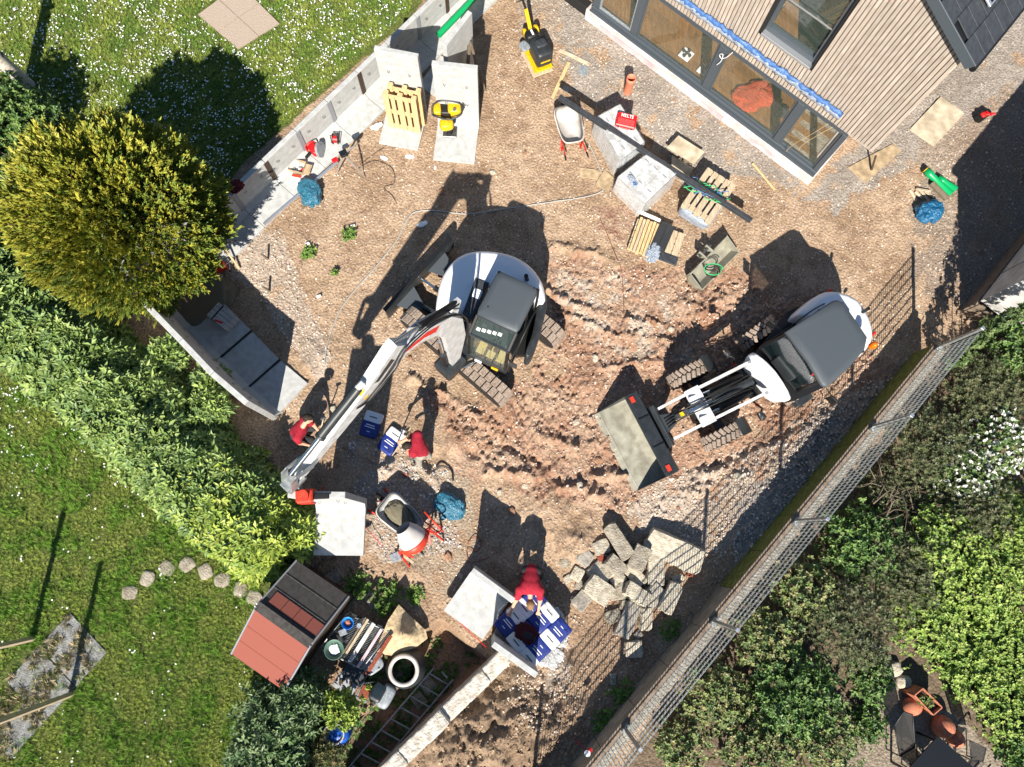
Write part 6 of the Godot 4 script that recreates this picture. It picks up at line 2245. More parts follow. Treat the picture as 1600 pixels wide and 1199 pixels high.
# joints: pelvis, chest (between the shoulders), head, look, side (towards the left shoulder), elbow/hand/knee/ankle left and right
func person(label: String, j: Dictionary, shirt: Material, trousers: Material, hair: Material) -> Node3D:
	var at: Vector3 = (j.al + j.ar) * 0.5
	at.y = 0.0
	var t := thing("person", label, "person", at, "workers on the building site")
	var sd: Vector3 = (j.side as Vector3).normalized()
	var pel: Vector3 = j.pelvis
	var ch: Vector3 = j.chest
	var hd: Vector3 = j.head
	var look: Vector3 = (j.look as Vector3).normalized()
	var spine := (ch - pel).normalized()
	var shl := ch + sd * 0.195
	var shr := ch - sd * 0.195
	var hpl := pel + sd * 0.09
	var hpr := pel - sd * 0.09
	var front := sd.cross(spine)
	if front.dot(look) < 0: front = -front
	var belly := pel.lerp(ch, 0.45)
	var torso := [[pel + sd * 0.06, pel - sd * 0.06, 0.115, 0.115], [belly + sd * 0.05, belly - sd * 0.05, 0.105, 0.105], [ch.lerp(pel, 0.22) + sd * 0.08, ch.lerp(pel, 0.22) - sd * 0.08, 0.112, 0.112], [shl, shr, 0.068, 0.068], [pel, belly, 0.12, 0.11], [belly, ch.lerp(pel, 0.2), 0.115, 0.115]]
	var legs := []
	for q in [[hpl, j.kl, j.al], [hpr, j.kr, j.ar]]:
		legs.append([q[0], q[1], 0.085, 0.058])
		legs.append([q[1], q[2], 0.056, 0.04])
	var arms := []
	for q in [[shl, j.el, j.hl], [shr, j.er, j.hr]]:
		arms.append([q[0], q[1], 0.052, 0.042])
		arms.append([q[1], q[2], 0.041, 0.028])
	var feet := []
	var fwd := (front * Vector3(1, 0, 1)).normalized()
	if fwd.length() < 0.5: fwd = (look * Vector3(1, 0, 1)).normalized()
	for a in [j.al, j.ar]:
		feet.append([a - Vector3.UP * 0.03, a + fwd * 0.15 - Vector3.UP * 0.045, 0.042, 0.034])
	# the body
	var s := mb()
	var neck := hd - (hd - ch).normalized() * 0.09
	skin_over(s, torso + legs + arms + feet + [[ch, neck, 0.058, 0.05]], 0.017, 0.05)
	var up := (hd - ch).normalized()
	up = (up - look * up.dot(look)).normalized()
	var rt := up.cross(look)
	var hb := [[hd - look * 0.025 + up * 0.025, hd + look * 0.02 + up * 0.03, 0.083, 0.076], [hd + look * 0.03 - up * 0.05, hd + look * 0.045 - up * 0.07, 0.056, 0.04], [neck, hd - up * 0.06, 0.05, 0.052], [hd + look * 0.088 - up * 0.0, hd + look * 0.106 - up * 0.022, 0.009, 0.014], [hd + look * 0.086 - up * 0.055 - rt * 0.014, hd + look * 0.086 - up * 0.055 + rt * 0.014, 0.009, 0.009], [hd + look * 0.078 + up * 0.024 - rt * 0.04, hd + look * 0.085 + up * 0.026 + rt * 0.04, 0.012, 0.012]]
	for w in [-1.0, 1.0]:
		hb.append([hd + rt * w * 0.08 + up * 0.012, hd + rt * w * 0.085 - up * 0.022 - look * 0.005, 0.013, 0.009])
	skin_over(s, hb, 0.008, 0.014)
	skin_over(s, hand_bones(j.hl, j.hl - j.el, Vector3.UP, 1.0), 0.005, 0.008)
	skin_over(s, hand_bones(j.hr, j.hr - j.er, Vector3.UP, -1.0), 0.005, 0.008)
	put(s, "body", M.skin, t)
	for w in [-1.0, 1.0]:
		s = mb()
		lump(s, hd + look * 0.08 + rt * w * 0.03 + up * 0.004, Vector3.ONE * 0.012, Basis.IDENTITY, 2.0, 0.0, 1.0, 0, 4)
		put(s, "eye", M.black, t)
	# clothes and hair over it
	var grow := func(src: Array, g: float) -> Array:
		var o := []
		for b in src: o.append([b[0], b[1], b[2] + g, b[3] + g])
		return o
	s = mb()
	var slv := []
	for q in [[shl, j.el], [shr, j.er]]: slv.append([q[0], (q[0] as Vector3).lerp(q[1], 0.72), 0.075, 0.072])
	skin_over(s, grow.call(torso.slice(1), 0.03) + slv + [[pel + spine * 0.03, belly, 0.15, 0.145]], 0.017, 0.05)
	put(s, "shirt", shirt, t)
	s = mb()
	skin_over(s, grow.call(legs, 0.026) + [[pel + sd * 0.05, pel - sd * 0.05, 0.125, 0.125]], 0.018, 0.05)
	put(s, "trousers", trousers, t)
	s = mb()
	skin_over(s, grow.call(feet, 0.014) + [[j.al - Vector3.UP * 0.02, j.al + Vector3.UP * 0.06, 0.055, 0.052], [j.ar - Vector3.UP * 0.02, j.ar + Vector3.UP * 0.06, 0.055, 0.052]], 0.014, 0.02)
	put(s, "boots", M.black, t)
	s = mb()
	skin_over(s, [[hd - look * 0.03 + up * 0.035, hd + look * 0.012 + up * 0.05, 0.086, 0.077], [hd - look * 0.045 + up * 0.0, hd - look * 0.04 - up * 0.03, 0.072, 0.06]], 0.009, 0.02)
	put(s, "hair", hair, t)
	return t

func build_people() -> void:
	var p := person("worker in a red shirt crouching beside the tall concrete wall row", {
		"pelvis": Vector3(-4.273, 0.45, -2.287), "chest": Vector3(-4.072, 0.9, -2.276), "head": Vector3(-3.884, 1.1, -2.464), "look": Vector3(0.75, -0.55, 0.25), "side": Vector3(0.3, 0, -0.9),
		"el": Vector3(-3.867, 0.72, -2.415), "hl": Vector3(-3.762, 0.55, -2.274), "er": Vector3(-4.14, 0.68, -2.017), "hr": Vector3(-3.93, 0.52, -1.969),
		"kl": Vector3(-3.918, 0.5, -2.379), "al": Vector3(-4.181, 0.08, -2.443), "kr": Vector3(-3.943, 0.5, -2.098), "ar": Vector3(-4.208, 0.08, -2.183)}, M.shirt_red, M.trousers_dark, M.hair)
	org = p.position
	var s := mb()
	tube(s, [Vector3(-3.759, 0.56, -2.272), Vector3(-3.679, 0.7, -2.405), Vector3(-3.635, 0.8, -2.529)], 0.016, 6)
	var tool_at := Vector3(-3.703, 0.6, -2.421)
	var ht := thing("hammer", "hammer held upright by the crouching worker", "hammer", tool_at)
	s = mb()
	tube(s, [Vector3(-3.774, 0.5, -2.281), Vector3(-3.684, 0.68, -2.409), Vector3(-3.635, 0.8, -2.515)], 0.015, 6)
	put(s, "handle", M.wood_old, ht)
	s = mb()
	box(s, Vector3(-3.631, 0.82, -2.526), Vector3(0.12, 0.045, 0.045), 0.4, 0.008)
	put(s, "head", M.steel, ht)
	p = person("worker in red shirt and pale trousers bending beside an opened cement bag", {
		"pelvis": Vector3(-1.497, 0.86, -1.825), "chest": Vector3(-1.6, 1.2, -1.931), "head": Vector3(-1.756, 1.22, -1.887), "look": Vector3(-0.6, -0.75, 0.25), "side": Vector3(-0.2, 0, 0.95),
		"el": Vector3(-1.538, 0.98, -1.783), "hl": Vector3(-1.759, 0.82, -1.815), "er": Vector3(-1.723, 0.98, -2.109), "hr": Vector3(-1.926, 0.85, -2.03),
		"kl": Vector3(-1.601, 0.47, -1.718), "al": Vector3(-1.622, 0.08, -1.604), "kr": Vector3(-1.465, 0.47, -1.858), "ar": Vector3(-1.399, 0.08, -1.805)}, M.shirt_red, M.trousers_pale, M.hair)
	var sv := thing("shovel", "shovel with green handle held by the worker in pale trousers", "shovel", Vector3(-2.252, 0, -1.825))
	s = mb()
	tube(s, [Vector3(-1.71, 1.15, -2.289), Vector3(-1.93, 0.82, -2.034), Vector3(-2.21, 0.2, -1.803)], 0.017, 6)
	put(s, "handle", M.wood_old, sv)
	s = mb()
	lump(s, Vector3(-2.278, 0.1, -1.728), Vector3(0.11, 0.02, 0.15), Basis(Vector3.UP, 0.6) * Basis(Vector3.RIGHT, -0.6), 3.0, 0.0, 1.0, 0, 6)
	put(s, "blade", M.steel, sv)
	p = person("worker in a red shirt bending over the stack of blue cement bags", {
		"pelvis": Vector3(0.82, 0.92, 0.656), "chest": Vector3(0.783, 1.08, 1.012), "head": Vector3(0.798, 1.02, 1.291), "look": Vector3(0.05, -0.8, 0.6), "side": Vector3(1, 0, 0.05),
		"el": Vector3(1.003, 0.86, 1.229), "hl": Vector3(0.974, 0.68, 1.472), "er": Vector3(0.504, 0.88, 1.227), "hr": Vector3(0.392, 0.68, 1.496),
		"kl": Vector3(1.005, 0.5, 0.727), "al": Vector3(1.06, 0.08, 0.693), "kr": Vector3(0.721, 0.5, 0.713), "ar": Vector3(0.754, 0.08, 0.652)}, M.shirt_red, M.trousers_dark, M.hair_light)


# ---------------------------------------------------------------- things on the site
func pbox(t: Node, called: String, m: Material, c: Vector3, size: Vector3, yaw := 0.0, b := 0.01, pitch := 0.0, roll := 0.0) -> MeshInstance3D:
	var s := mb()
	box(s, c, size, yaw, b, pitch, roll)
	return put(s, called, m, t)

func pbar(t: Node, called: String, m: Material, a: Vector3, b: Vector3, w: float, h: float, bev := 0.005) -> MeshInstance3D:
	var s := mb()
	bar(s, a, b, w, h, bev)
	return put(s, called, m, t)

func ptube(t: Node, called: String, m: Material, pts: Array, r: float, n := 6, steps := 0) -> MeshInstance3D:
	var s := mb()
	tube(s, curve(pts, steps) if steps > 0 else pts, r, n)
	return put(s, called, m, t)

func pcyl(t: Node, called: String, m: Material, a: Vector3, b: Vector3, ra: float, rb := -1.0, n := 14) -> MeshInstance3D:
	var s := mb()
	cyl(s, a, b, ra, rb, n)
	return put(s, called, m, t)

func pprism(t: Node, called: String, m: Material, p: Array, e: Vector3) -> MeshInstance3D:
	var s := mb()
	prism(s, p, e)
	return put(s, called, m, t)

func plump(t: Node, called: String, m: Material, c: Vector3, h: Vector3, yaw := 0.0, power := 4.0, rough := 0.0, freq := 0.5, sd := 0, n := 8, smooth := true, tilt := 0.0) -> MeshInstance3D:
	var s := mb()
	lump(s, c, h, Basis(Vector3.UP, yaw) * Basis(Vector3.RIGHT, tilt), power, rough, freq, sd, n, smooth)
	return put(s, called, m, t)

# angle of a ground line as a turn round y
func yaw_of(a: Vector3, b: Vector3) -> float:
	return atan2(-(b.z - a.z), b.x - a.x)

# a pallet: x runs 1.2 m, z 0.8 m, y out of its deck; c is the middle of its underside
func pallet(t: Node3D, c: Vector3, q: Basis, m: Material) -> void:
	for k in 5:
		var s := mb()
		var z := -0.335 + k * 0.1675
		obox(s, c + q * Vector3(0, 0.133, z), q.x * 0.6, q.y * 0.011, q.z * (0.07 if k % 2 == 0 else 0.05), 0.003)
		put(s, "deck_board", m, t)
	for x in [-0.53, 0.0, 0.53]:
		var s := mb()
		obox(s, c + q * Vector3(x, 0.11, 0), q.x * 0.07, q.y * 0.011, q.z * 0.4, 0.003)
		put(s, "stringer_board", m, t)
		for z in [-0.335, 0.0, 0.335]:
			s = mb()
			obox(s, c + q * Vector3(x, 0.06, z), q.x * 0.07, q.y * 0.038, q.z * 0.06, 0.004)
			put(s, "block", m, t)
	for z in [-0.335, 0.0, 0.335]:
		var s := mb()
		obox(s, c + q * Vector3(0, 0.011, z), q.x * 0.6, q.y * 0.011, q.z * 0.05, 0.003)
		put(s, "bottom_board", m, t)

func sack(label: String, c: Vector3, h: Vector3, yaw: float, sd: int, m: Material) -> void:
	var t := thing("rubbish_sack", label, "sack", Vector3(c.x, 0, c.z))
	var s := mb()
	s.set_smooth_group(-1)
	lump(s, c, h, Basis(Vector3.UP, yaw), 2.8, 0.26, 0.36, sd, 16, false)
	put(s, "sack_body", m, t)
	var e := Basis(Vector3.UP, yaw) * Vector3(0, 0, 1)
	var g := c + e * h.z * 0.95
	s = mb()
	lump(s, g + Vector3(0, 0.02, 0), Vector3(0.06, 0.05, 0.11), Basis(Vector3.UP, yaw), 2.2, 0.3, 0.6, sd + 3, 8, false)
	put(s, "gathered_neck", m, t)

func cement_bag(t: Node, c: Vector3, q: Basis, flip := 1.0) -> void:
	var s := mb()
	lump(s, c, Vector3(0.2, 0.06, 0.29), q, 9.0, 0.05, 0.3, int(c.x * 100), 9)
	var b := put(s, "bag", M.bag_blue, t)
	s = mb()
	lump(s, c + q * Vector3(0, 0.0015, -0.172 * flip), Vector3(0.203, 0.0625, 0.122), q, 10.0, 0.0, 0.3, 3, 8)
	put(s, "white_end", M.bag_white, b)
	for k in 3:
		s = mb()
		obox(s, c + q * Vector3(0, 0.0645, (0.02 + 0.05 * k + (0.05 if k == 2 else 0.0)) * flip), q.x * ([0.1, 0.12, 0.04][k] as float), q.y * 0.0012, q.z * (0.009 if k < 2 else 0.007), 0.0)
		put(s, "print_line", M.bag_white, b)
	s = mb()
	obox(s, c + q * Vector3(0, 0.0665, -0.17 * flip), q.x * 0.09, q.y * 0.0012, q.z * 0.012, 0.0)
	put(s, "print_line", M.slate, b)

func barrow(t: Node3D, c: Vector3, yaw: float, m: Material) -> void:
	var q := Basis(Vector3.UP, yaw)
	# tray: x is the length, wheel end at +x
	var rims := [[0.34, 0.2, 0.2], [0.42, 0.26, 0.32], [0.49, 0.31, 0.47], [0.51, 0.325, 0.475], [0.475, 0.295, 0.465], [0.4, 0.245, 0.33], [0.32, 0.19, 0.225]]
	var s := mb()
	s.set_smooth_group(1)
	var rings := []
	for r in rims:
		var ring := []
		for i in 28:
			var a := TAU * i / 28.0
			var cx := signf(cos(a)) * pow(absf(cos(a)), 0.45)
			var cz := signf(sin(a)) * pow(absf(sin(a)), 0.45)
			ring.append(c + q * Vector3(cx * r[0] + (0.03 if cx > 0 else 0.0), r[2], cz * r[1] * (1.0 + 0.12 * cx)))
		rings.append(ring)
	for k in rings.size() - 1:
		for i in 28:
			var j := (i + 1) % 28
			quad(s, rings[k][i], rings[k][j], rings[k + 1][j], rings[k + 1][i], (rings[k][i] - c) * (1.0 if k < 3 else -1.0))
	for i in 28:
		tri(s, c + Vector3.UP * 0.2, rings[0][i], rings[0][(i + 1) % 28], Vector3.DOWN)
		tri(s, c + Vector3.UP * 0.225, rings[6][i], rings[6][(i + 1) % 28], Vector3.UP)
	put(s, "tray", m, t)
	for w in [-0.2, 0.2]:
		ptube(t, "handle", M.red_paint, [c + q * Vector3(0.62, 0.17, w * 0.25), c + q * Vector3(0.1, 0.19, w), c + q * Vector3(-0.5, 0.34, w * 1.25), c + q * Vector3(-0.78, 0.4, w * 1.35)], 0.017, 7, 4)
		ptube(t, "grip", M.black, [c + q * Vector3(-0.76, 0.395, w * 1.34), c + q * Vector3(-0.9, 0.43, w * 1.38)], 0.022, 7)
		ptube(t, "leg", M.red_paint, [c + q * Vector3(-0.2, 0.22, w * 1.1), c + q * Vector3(-0.3, 0.02, w * 1.2), c + q * Vector3(-0.42, 0.02, w * 1.2), c + q * Vector3(-0.45, 0.3, w * 1.2)], 0.014, 6)
	s = mb()
	lathe(s, c + q * Vector3(0.62, 0.17, -0.045), q * Vector3(0, 0, 1), [Vector2(0.08, 0.01), Vector2(0.15, 0.0), Vector2(0.17, 0.03), Vector2(0.17, 0.06), Vector2(0.15, 0.09), Vector2(0.08, 0.08), Vector2(0.0, 0.05)], 20)
	put(s, "wheel", M.rubber, t)

func build_site_objects() -> void:
	var t: Node3D
	var s: SurfaceTool
	# --- pallets leaning on an element
	for k in 2:
		var a := Vector3(-2.563, 0.1, -9.949) + Vector3(0.1, 0, -0.2) * k
		var b := Vector3(-1.848, 0.1, -9.786) + Vector3(0.1, 0, -0.2) * k
		var xx := (b - a).normalized()
		var up := (Vector3.UP + Vector3(0, 0, -0.07)).normalized()
		var nn := xx.cross(up)
		if nn.z < 0: nn = -nn
		t = thing("wooden_pallet", ["front one of two clean wooden pallets leaning upright on a concrete element", "rear one of two clean wooden pallets leaning upright on a concrete element"][k], "pallet", (a + b) * 0.5, "pallets leaning on the concrete element")
		pallet(t, (a + b) * 0.5 + up * 0.61 - nn * 0.15, Basis(up, nn, up.cross(nn)), M.wood_pale)
	# --- rammer
	var rp := Vector3(-1.089, 0.12, -9.805)
	t = thing("rammer", "yellow vibrating rammer standing on a concrete foot slab", "rammer", rp)
	pbox(t, "shoe", M.steel, rp + Vector3(0, 0.03, 0), Vector3(0.33, 0.05, 0.28), -0.05, 0.02)
	pcyl(t, "bellows", M.black, rp + Vector3(0, 0.06, 0), rp + Vector3(-0.03, 0.42, -0.02), 0.08, 0.1)
	plump(t, "lower_cap", M.yellow, rp + Vector3(-0.06, 0.4, 0.02), Vector3(0.17, 0.12, 0.14), 0.2, 3.0)
	plump(t, "tank_cover", M.yellow, Vector3(-0.952, 0.72, -10.066), Vector3(0.16, 0.14, 0.15), 0.05, 5.0)
	pcyl(t, "tank_lid", M.black, Vector3(-0.944, 0.85, -9.98), Vector3(-0.942, 0.89, -9.954), 0.04)
	plump(t, "engine_cover", M.yellow, Vector3(-1.365, 0.72, -10.041), Vector3(0.1, 0.12, 0.15), 0.1, 4.0)
	plump(t, "engine", M.black, Vector3(-1.155, 0.66, -10.067), Vector3(0.16, 0.14, 0.16), 0.0, 6.0)
	ptube(t, "handle", M.dark_paint, [Vector3(-1.461, 0.8, -9.85), Vector3(-1.456, 0.92, -10.026), Vector3(-1.244, 0.95, -10.146), Vector3(-0.865, 0.95, -10.102), Vector3(-0.759, 0.92, -9.988), Vector3(-0.804, 0.86, -9.823), Vector3(-1.094, 0.8, -9.738), Vector3(-1.461, 0.8, -9.85)], 0.022, 6, 4)
	ptube(t, "rear_grip", M.dark_paint, [Vector3(-0.865, 0.95, -10.102), Vector3(-0.76, 0.95, -10.138), Vector3(-0.697, 0.95, -9.97), Vector3(-0.788, 0.93, -9.93)], 0.014, 5)
	# --- plate compactor by the house
	var pc := Vector3(1.185, 0.05, -11.845)
	var py := yaw_of(Vector3(1.071, 0, -11.546), Vector3(1.614, 0, -11.779))
	t = thing("plate_compactor", "yellow and black plate compactor with transport wheels and raised handle", "plate compactor", Vector3(pc.x, 0, pc.z))
	var pq := Basis(Vector3.UP, py)
	pbox(t, "base_plate", M.yellow, pc + pq * Vector3(0, 0.02, -0.15), Vector3(0.5, 0.05, 0.72), py, 0.02)
	pbox(t, "plate_edge", M.wood_old, pc + pq * Vector3(-0.05, -0.02, -0.12), Vector3(0.56, 0.03, 0.8), py, 0.01)
	plump(t, "engine_housing", M.dark_paint, pc + pq * Vector3(0.03, 0.32, -0.12), Vector3(0.22, 0.24, 0.3), py, 7.0)
	plump(t, "tank", M.plastic_dark, pc + pq * Vector3(0.02, 0.6, -0.14), Vector3(0.15, 0.05, 0.12), py, 4.0)
	pbox(t, "front_badge", M.yellow, pc + pq * Vector3(0.03, 0.3, 0.183), Vector3(0.26, 0.05, 0.006), py, 0.0)
	plump(t, "air_filter", M.black, pc + pq * Vector3(-0.07, 0.48, -0.5), Vector3(0.17, 0.13, 0.13), py, 3.5)
	pbox(t, "white_lettering", M.decal_white, pc + pq * Vector3(-0.06, 0.615, -0.5), Vector3(0.05, 0.003, 0.16), py, 0.0)
	plump(t, "cover_flap", M.plastic_grey, pc + pq * Vector3(-0.3, 0.34, -0.4), Vector3(0.12, 0.03, 0.14), py + 0.3, 4.0)
	for w in [-0.19, 0.12]:
		s = mb()
		lathe(s, pc + pq * Vector3(w, 0.36, -0.72), pq * Vector3(1, 0, 0), [Vector2(0.0, 0.0), Vector2(0.11, 0.0), Vector2(0.12, 0.02), Vector2(0.12, 0.06), Vector2(0.11, 0.08), Vector2(0.0, 0.08)], 18)
		put(s, "transport_wheel", M.yellow, t)
	pbar(t, "handle_bar", M.yellow, pc + pq * Vector3(-0.03, 0.45, -0.62), pc + pq * Vector3(-0.03, 0.85, -1.0), 0.09, 0.05)
	pbar(t, "upper_handle", M.black, pc + pq * Vector3(-0.03, 0.85, -1.0), pc + pq * Vector3(-0.03, 1.0, -1.35), 0.05, 0.05)
	ptube(t, "cross_grip", M.black, [pc + pq * Vector3(-0.2, 0.95, -1.18), pc + pq * Vector3(0.12, 0.95, -1.18)], 0.02)
	# --- wheelbarrows
	var b0 := Vector3(1.946, 0, -10.11)
	b0 = Vector3(1.85, 0.4, -9.874) * Vector3(1, 0, 1)
	t = thing("wheelbarrow", "empty white wheelbarrow with red handles beside the wrapped cartons", "wheelbarrow", b0)
	barrow(t, b0, yaw_of(Vector3(1.937, 0.4, -9.459), Vector3(1.779, 0.4, -10.31)), M.plaster_white)
	var b1 := Vector3(-1.943, 0.4, -0.457) * Vector3(1, 0, 1)
	t = thing("wheelbarrow", "wheelbarrow half full of wet mortar in front of the cement mixer", "wheelbarrow", b1)
	var by := yaw_of(Vector3(-2.225, 0.4, -0.674), Vector3(-1.619, 0.4, -0.161))
	barrow(t, b1, by + PI, M.concrete)
	plump(t, "mortar", M.mortar, b1 + Basis(Vector3.UP, by) * Vector3(-0.08, 0.3, 0), Vector3(0.32, 0.1, 0.2), by, 3.0, 0.3, 0.5, 4, 12)
	# --- cartons wrapped in film, on pallets
	var stacks := [[[Vector3(2.456, 0.78, -9.884), Vector3(3.038, 0.78, -10.238), Vector3(3.588, 0.78, -9.241), Vector3(2.99, 0.78, -8.762)], 0.78, "white wrapped carton stack with the red tool case on top"], [[Vector3(2.942, 0.72, -8.363), Vector3(3.715, 0.72, -9.026), Vector3(4.317, 0.72, -8.45), Vector3(3.553, 0.72, -7.683)], 0.72, "white wrapped carton stack with a scrap of blue film on top"]]
	for st in stacks:
		var c: Array = st[0]
		var hh: float = st[1]
		var m: Vector3 = (c[0] + c[1] + c[2] + c[3]) * 0.25
		t = thing("carton_stack", st[2], "cartons", m * Vector3(1, 0, 1))
		var nu := 2
		var nv := 3
		for l in 2:
			for i in nu:
				for j in nv:
					var e := []
					for q in [[0.0, 0.0], [1.0, 0.0], [1.0, 1.0], [0.0, 1.0]]:
						var fu: float = (i + q[0] * 0.985 + 0.007) / nu
						var fv: float = (j + q[1] * 0.985 + 0.007) / nv
						var p: Vector3 = (c[0] as Vector3).lerp(c[1], fu).lerp((c[3] as Vector3).lerp(c[2], fu), fv)
						p.y = 0.13 + l * (hh - 0.13) * 0.5 + 0.002
						e.append(p)
					pprism(t, "carton", M.wrap_white, e, Vector3.UP * ((hh - 0.13) * 0.5 - 0.006 + 0.012 * rng.randf() * l))
					if l == 1:
						var pm: Vector3 = (e[0] + e[2]) * 0.5
						var uu: Vector3 = (e[1] - e[0]).normalized()
						for k in 1:
							s = mb()
							obox(s, Vector3(pm.x, hh + 0.01, pm.z) + uu * (0.03 - 0.08 * k), uu * 0.015, Vector3.UP * 0.001, uu.cross(Vector3.UP) * 0.06, 0.0)
							put(s, "print", M.decal_grey if k == 0 else M.bag_white, t)
		var ex: Vector3 = (c[1] - c[0])
		ex.y = 0
		for k in 3:
			var p0: Vector3 = (c[0] as Vector3).lerp(c[3], 0.08 + 0.42 * k)
			var p1: Vector3 = (c[1] as Vector3).lerp(c[2], 0.08 + 0.42 * k)
			pbar(t, "pallet_runner", M.wood_old, Vector3(p0.x, 0.06, p0.z), Vector3(p1.x, 0.06, p1.z), 0.1, 0.12)
		# loose film hanging down the sides
		s = mb()
		s.set_smooth_group(-1)
		for k in 4:
			var p: Vector3 = c[k]
			var q: Vector3 = c[(k + 1) % 4]
			var o := (q - p).cross(Vector3.UP).normalized()
			if o.dot(p - m) < 0: o = -o
			var n := 9
			for i in n:
				var r0 := 0.012 + 0.03 * absf(nz.get_noise_2d(i * 37.0, k * 91.0))
				var r1 := 0.012 + 0.03 * absf(nz.get_noise_2d((i + 1) * 37.0, k * 91.0))
				var a0 := p.lerp(q, float(i) / n) + o * r0
				var a1 := p.lerp(q, float(i + 1) / n) + o * r1
				var lo0 := Vector3(a0.x, 0.05, a0.z) + o * r0 * 1.5
				var lo1 := Vector3(a1.x, 0.05, a1.z) + o * r1 * 1.5
				quad(s, a0, a1, lo1, lo0, o)
		put(s, "stretch_film", M.clear_film, t)
	t = thing("film_scrap", "scrap of blue printed film lying on the wrapped cartons", "film", Vector3(3.297, 0.74, -8.209))
	s = mb()
	lump(s, Vector3(3.282, 0.75, -8.253), Vector3(0.07, 0.02, 0.15), Basis(Vector3.UP, 0.5), 2.5, 0.4, 0.6, 6, 8, false)
	put(s, "clear_scrap", M.foil_silver, t)
	s = mb()
	lump(s, Vector3(3.32, 0.77, -8.161), Vector3(0.04, 0.012, 0.05), Basis(Vector3.UP, 0.2), 2.5, 0.4, 0.6, 7, 6, false)
	put(s, "blue_print", M.foil_blue, t)
	# --- red tool case with its lettering
	var kc := [Vector3(2.948, 0.9, -10.02), Vector3(3.482, 0.9, -9.927), Vector3(3.358, 0.9, -9.467), Vector3(2.843, 0.9, -9.593)]
	var km: Vector3 = (kc[0] + kc[1] + kc[2] + kc[3]) * 0.25
	var ky := yaw_of(kc[3], kc[2])
	var kq := Basis(Vector3.UP, ky)
	t = thing("tool_case", "red plastic tool case lying on the wrapped cartons", "tool case", km - Vector3.UP * 0.1)
	pbox(t, "case_body", M.red_case, km - Vector3.UP * 0.055, Vector3(0.48, 0.11, 0.36), ky, 0.03)
	for k in 5:
		pbox(t, "rib", M.red_case, km + kq * Vector3(0.0, 0.004, 0.0 + 0.03 * k), Vector3(0.4, 0.012, 0.012), ky, 0.003)
	pbox(t, "handle", M.red_paint, km + kq * Vector3(0, -0.05, 0.2), Vector3(0.2, 0.035, 0.04), ky, 0.012)
	for w in [-0.16, 0.16]: pbox(t, "latch", M.black, km + kq * Vector3(w, -0.05, 0.185), Vector3(0.05, 0.06, 0.02), ky, 0.005)
	var tm := TextMesh.new()
	tm.text = "HILTI"
	var ft := SystemFont.new()
	ft.font_names = PackedStringArray(["Droid Sans"])
	ft.font_weight = 800
	tm.font = ft
	tm.font_size = 32
	tm.pixel_size = 0.0037
	tm.depth = 0.004
	put_mesh(tm, "lettering", M.decal_white, t, Transform3D(Basis(kq.x, -kq.z, kq.y), km + kq * Vector3(0, 0.003, -0.1) - org))
	# --- steel beam across the stacks
	var e0 := Vector3(1.558, 0.9, -10.319)
	var e1 := Vector3(6.079, 0.62, -7.327)
	t = thing("steel_beam", "long dark steel profile laid across the wrapped cartons", "beam", e0.lerp(e1, 0.5))
	pbar(t, "web", M.slate, e0, e1, 0.02, 0.1, 0.003)
	pbar(t, "flange", M.slate, e0 + Vector3.UP * 0.055, e1 + Vector3.UP * 0.055, 0.1, 0.012, 0.003)
	pbar(t, "flange", M.slate, e0 - Vector3.UP * 0.055, e1 - Vector3.UP * 0.055, 0.1, 0.012, 0.003)
	# --- sheets and boards lying about
	var sheets := [
		[[Vector3(4.574, 0.22, -9.771), Vector3(5.204, 0.22, -9.326), Vector3(4.915, 0.22, -8.992), Vector3(4.27, 0.22, -9.433)], 0.22, M.ply, "square plywood sheet on blocks beside the carton stacks"],
		[[Vector3(4.415, 0.12, -9.285), Vector3(4.923, 0.12, -8.927), Vector3(4.8, 0.12, -8.701), Vector3(4.387, 0.12, -9.023)], 0.12, M.ply, "narrow plywood offcut beside the carton stacks"],
		[[Vector3(11.499, 0.02, -11.128), Vector3(12.052, 0.02, -10.641), Vector3(11.13, 0.02, -9.702), Vector3(10.56, 0.02, -10.16)], 0.02, M.ply, "pale plywood sheet on the gravel at the house corner"],
		[[Vector3(10.09, 0.01, -9.762), Vector3(10.281, 0.01, -9.569), Vector3(9.265, 0.01, -8.655), Vector3(8.872, 0.01, -9.086)], 0.012, M.cardboard, "brown board lying in the dust under the house corner"],
		[[Vector3(2.115, 0.01, -8.979), Vector3(2.606, 0.01, -8.918), Vector3(2.568, 0.01, -8.657), Vector3(2.126, 0.01, -8.737)], 0.01, M.cardboard, "flat cardboard piece left of the carton stacks"],
		[[Vector3(2.733, 0.02, -8.931), Vector3(2.949, 0.02, -8.727), Vector3(2.826, 0.02, -8.313), Vector3(2.499, 0.02, -8.513)], 0.02, M.cardboard, "flat cardboard piece tucked under the carton stack"],
		[[Vector3(2.19, 0.01, -11.877), Vector3(2.418, 0.01, -11.788), Vector3(2.346, 0.01, -11.509), Vector3(2.136, 0.01, -11.616)], 0.012, M.plastic_grey, "small grey metal plate on the gravel near the plate compactor"],
		[[Vector3(1.753, 0.01, -11.258), Vector3(1.996, 0.01, -11.171), Vector3(1.962, 0.01, -11.061), Vector3(1.734, 0.01, -11.111)], 0.012, M.galvanised, "small bright metal plate beside the steel beam"]]
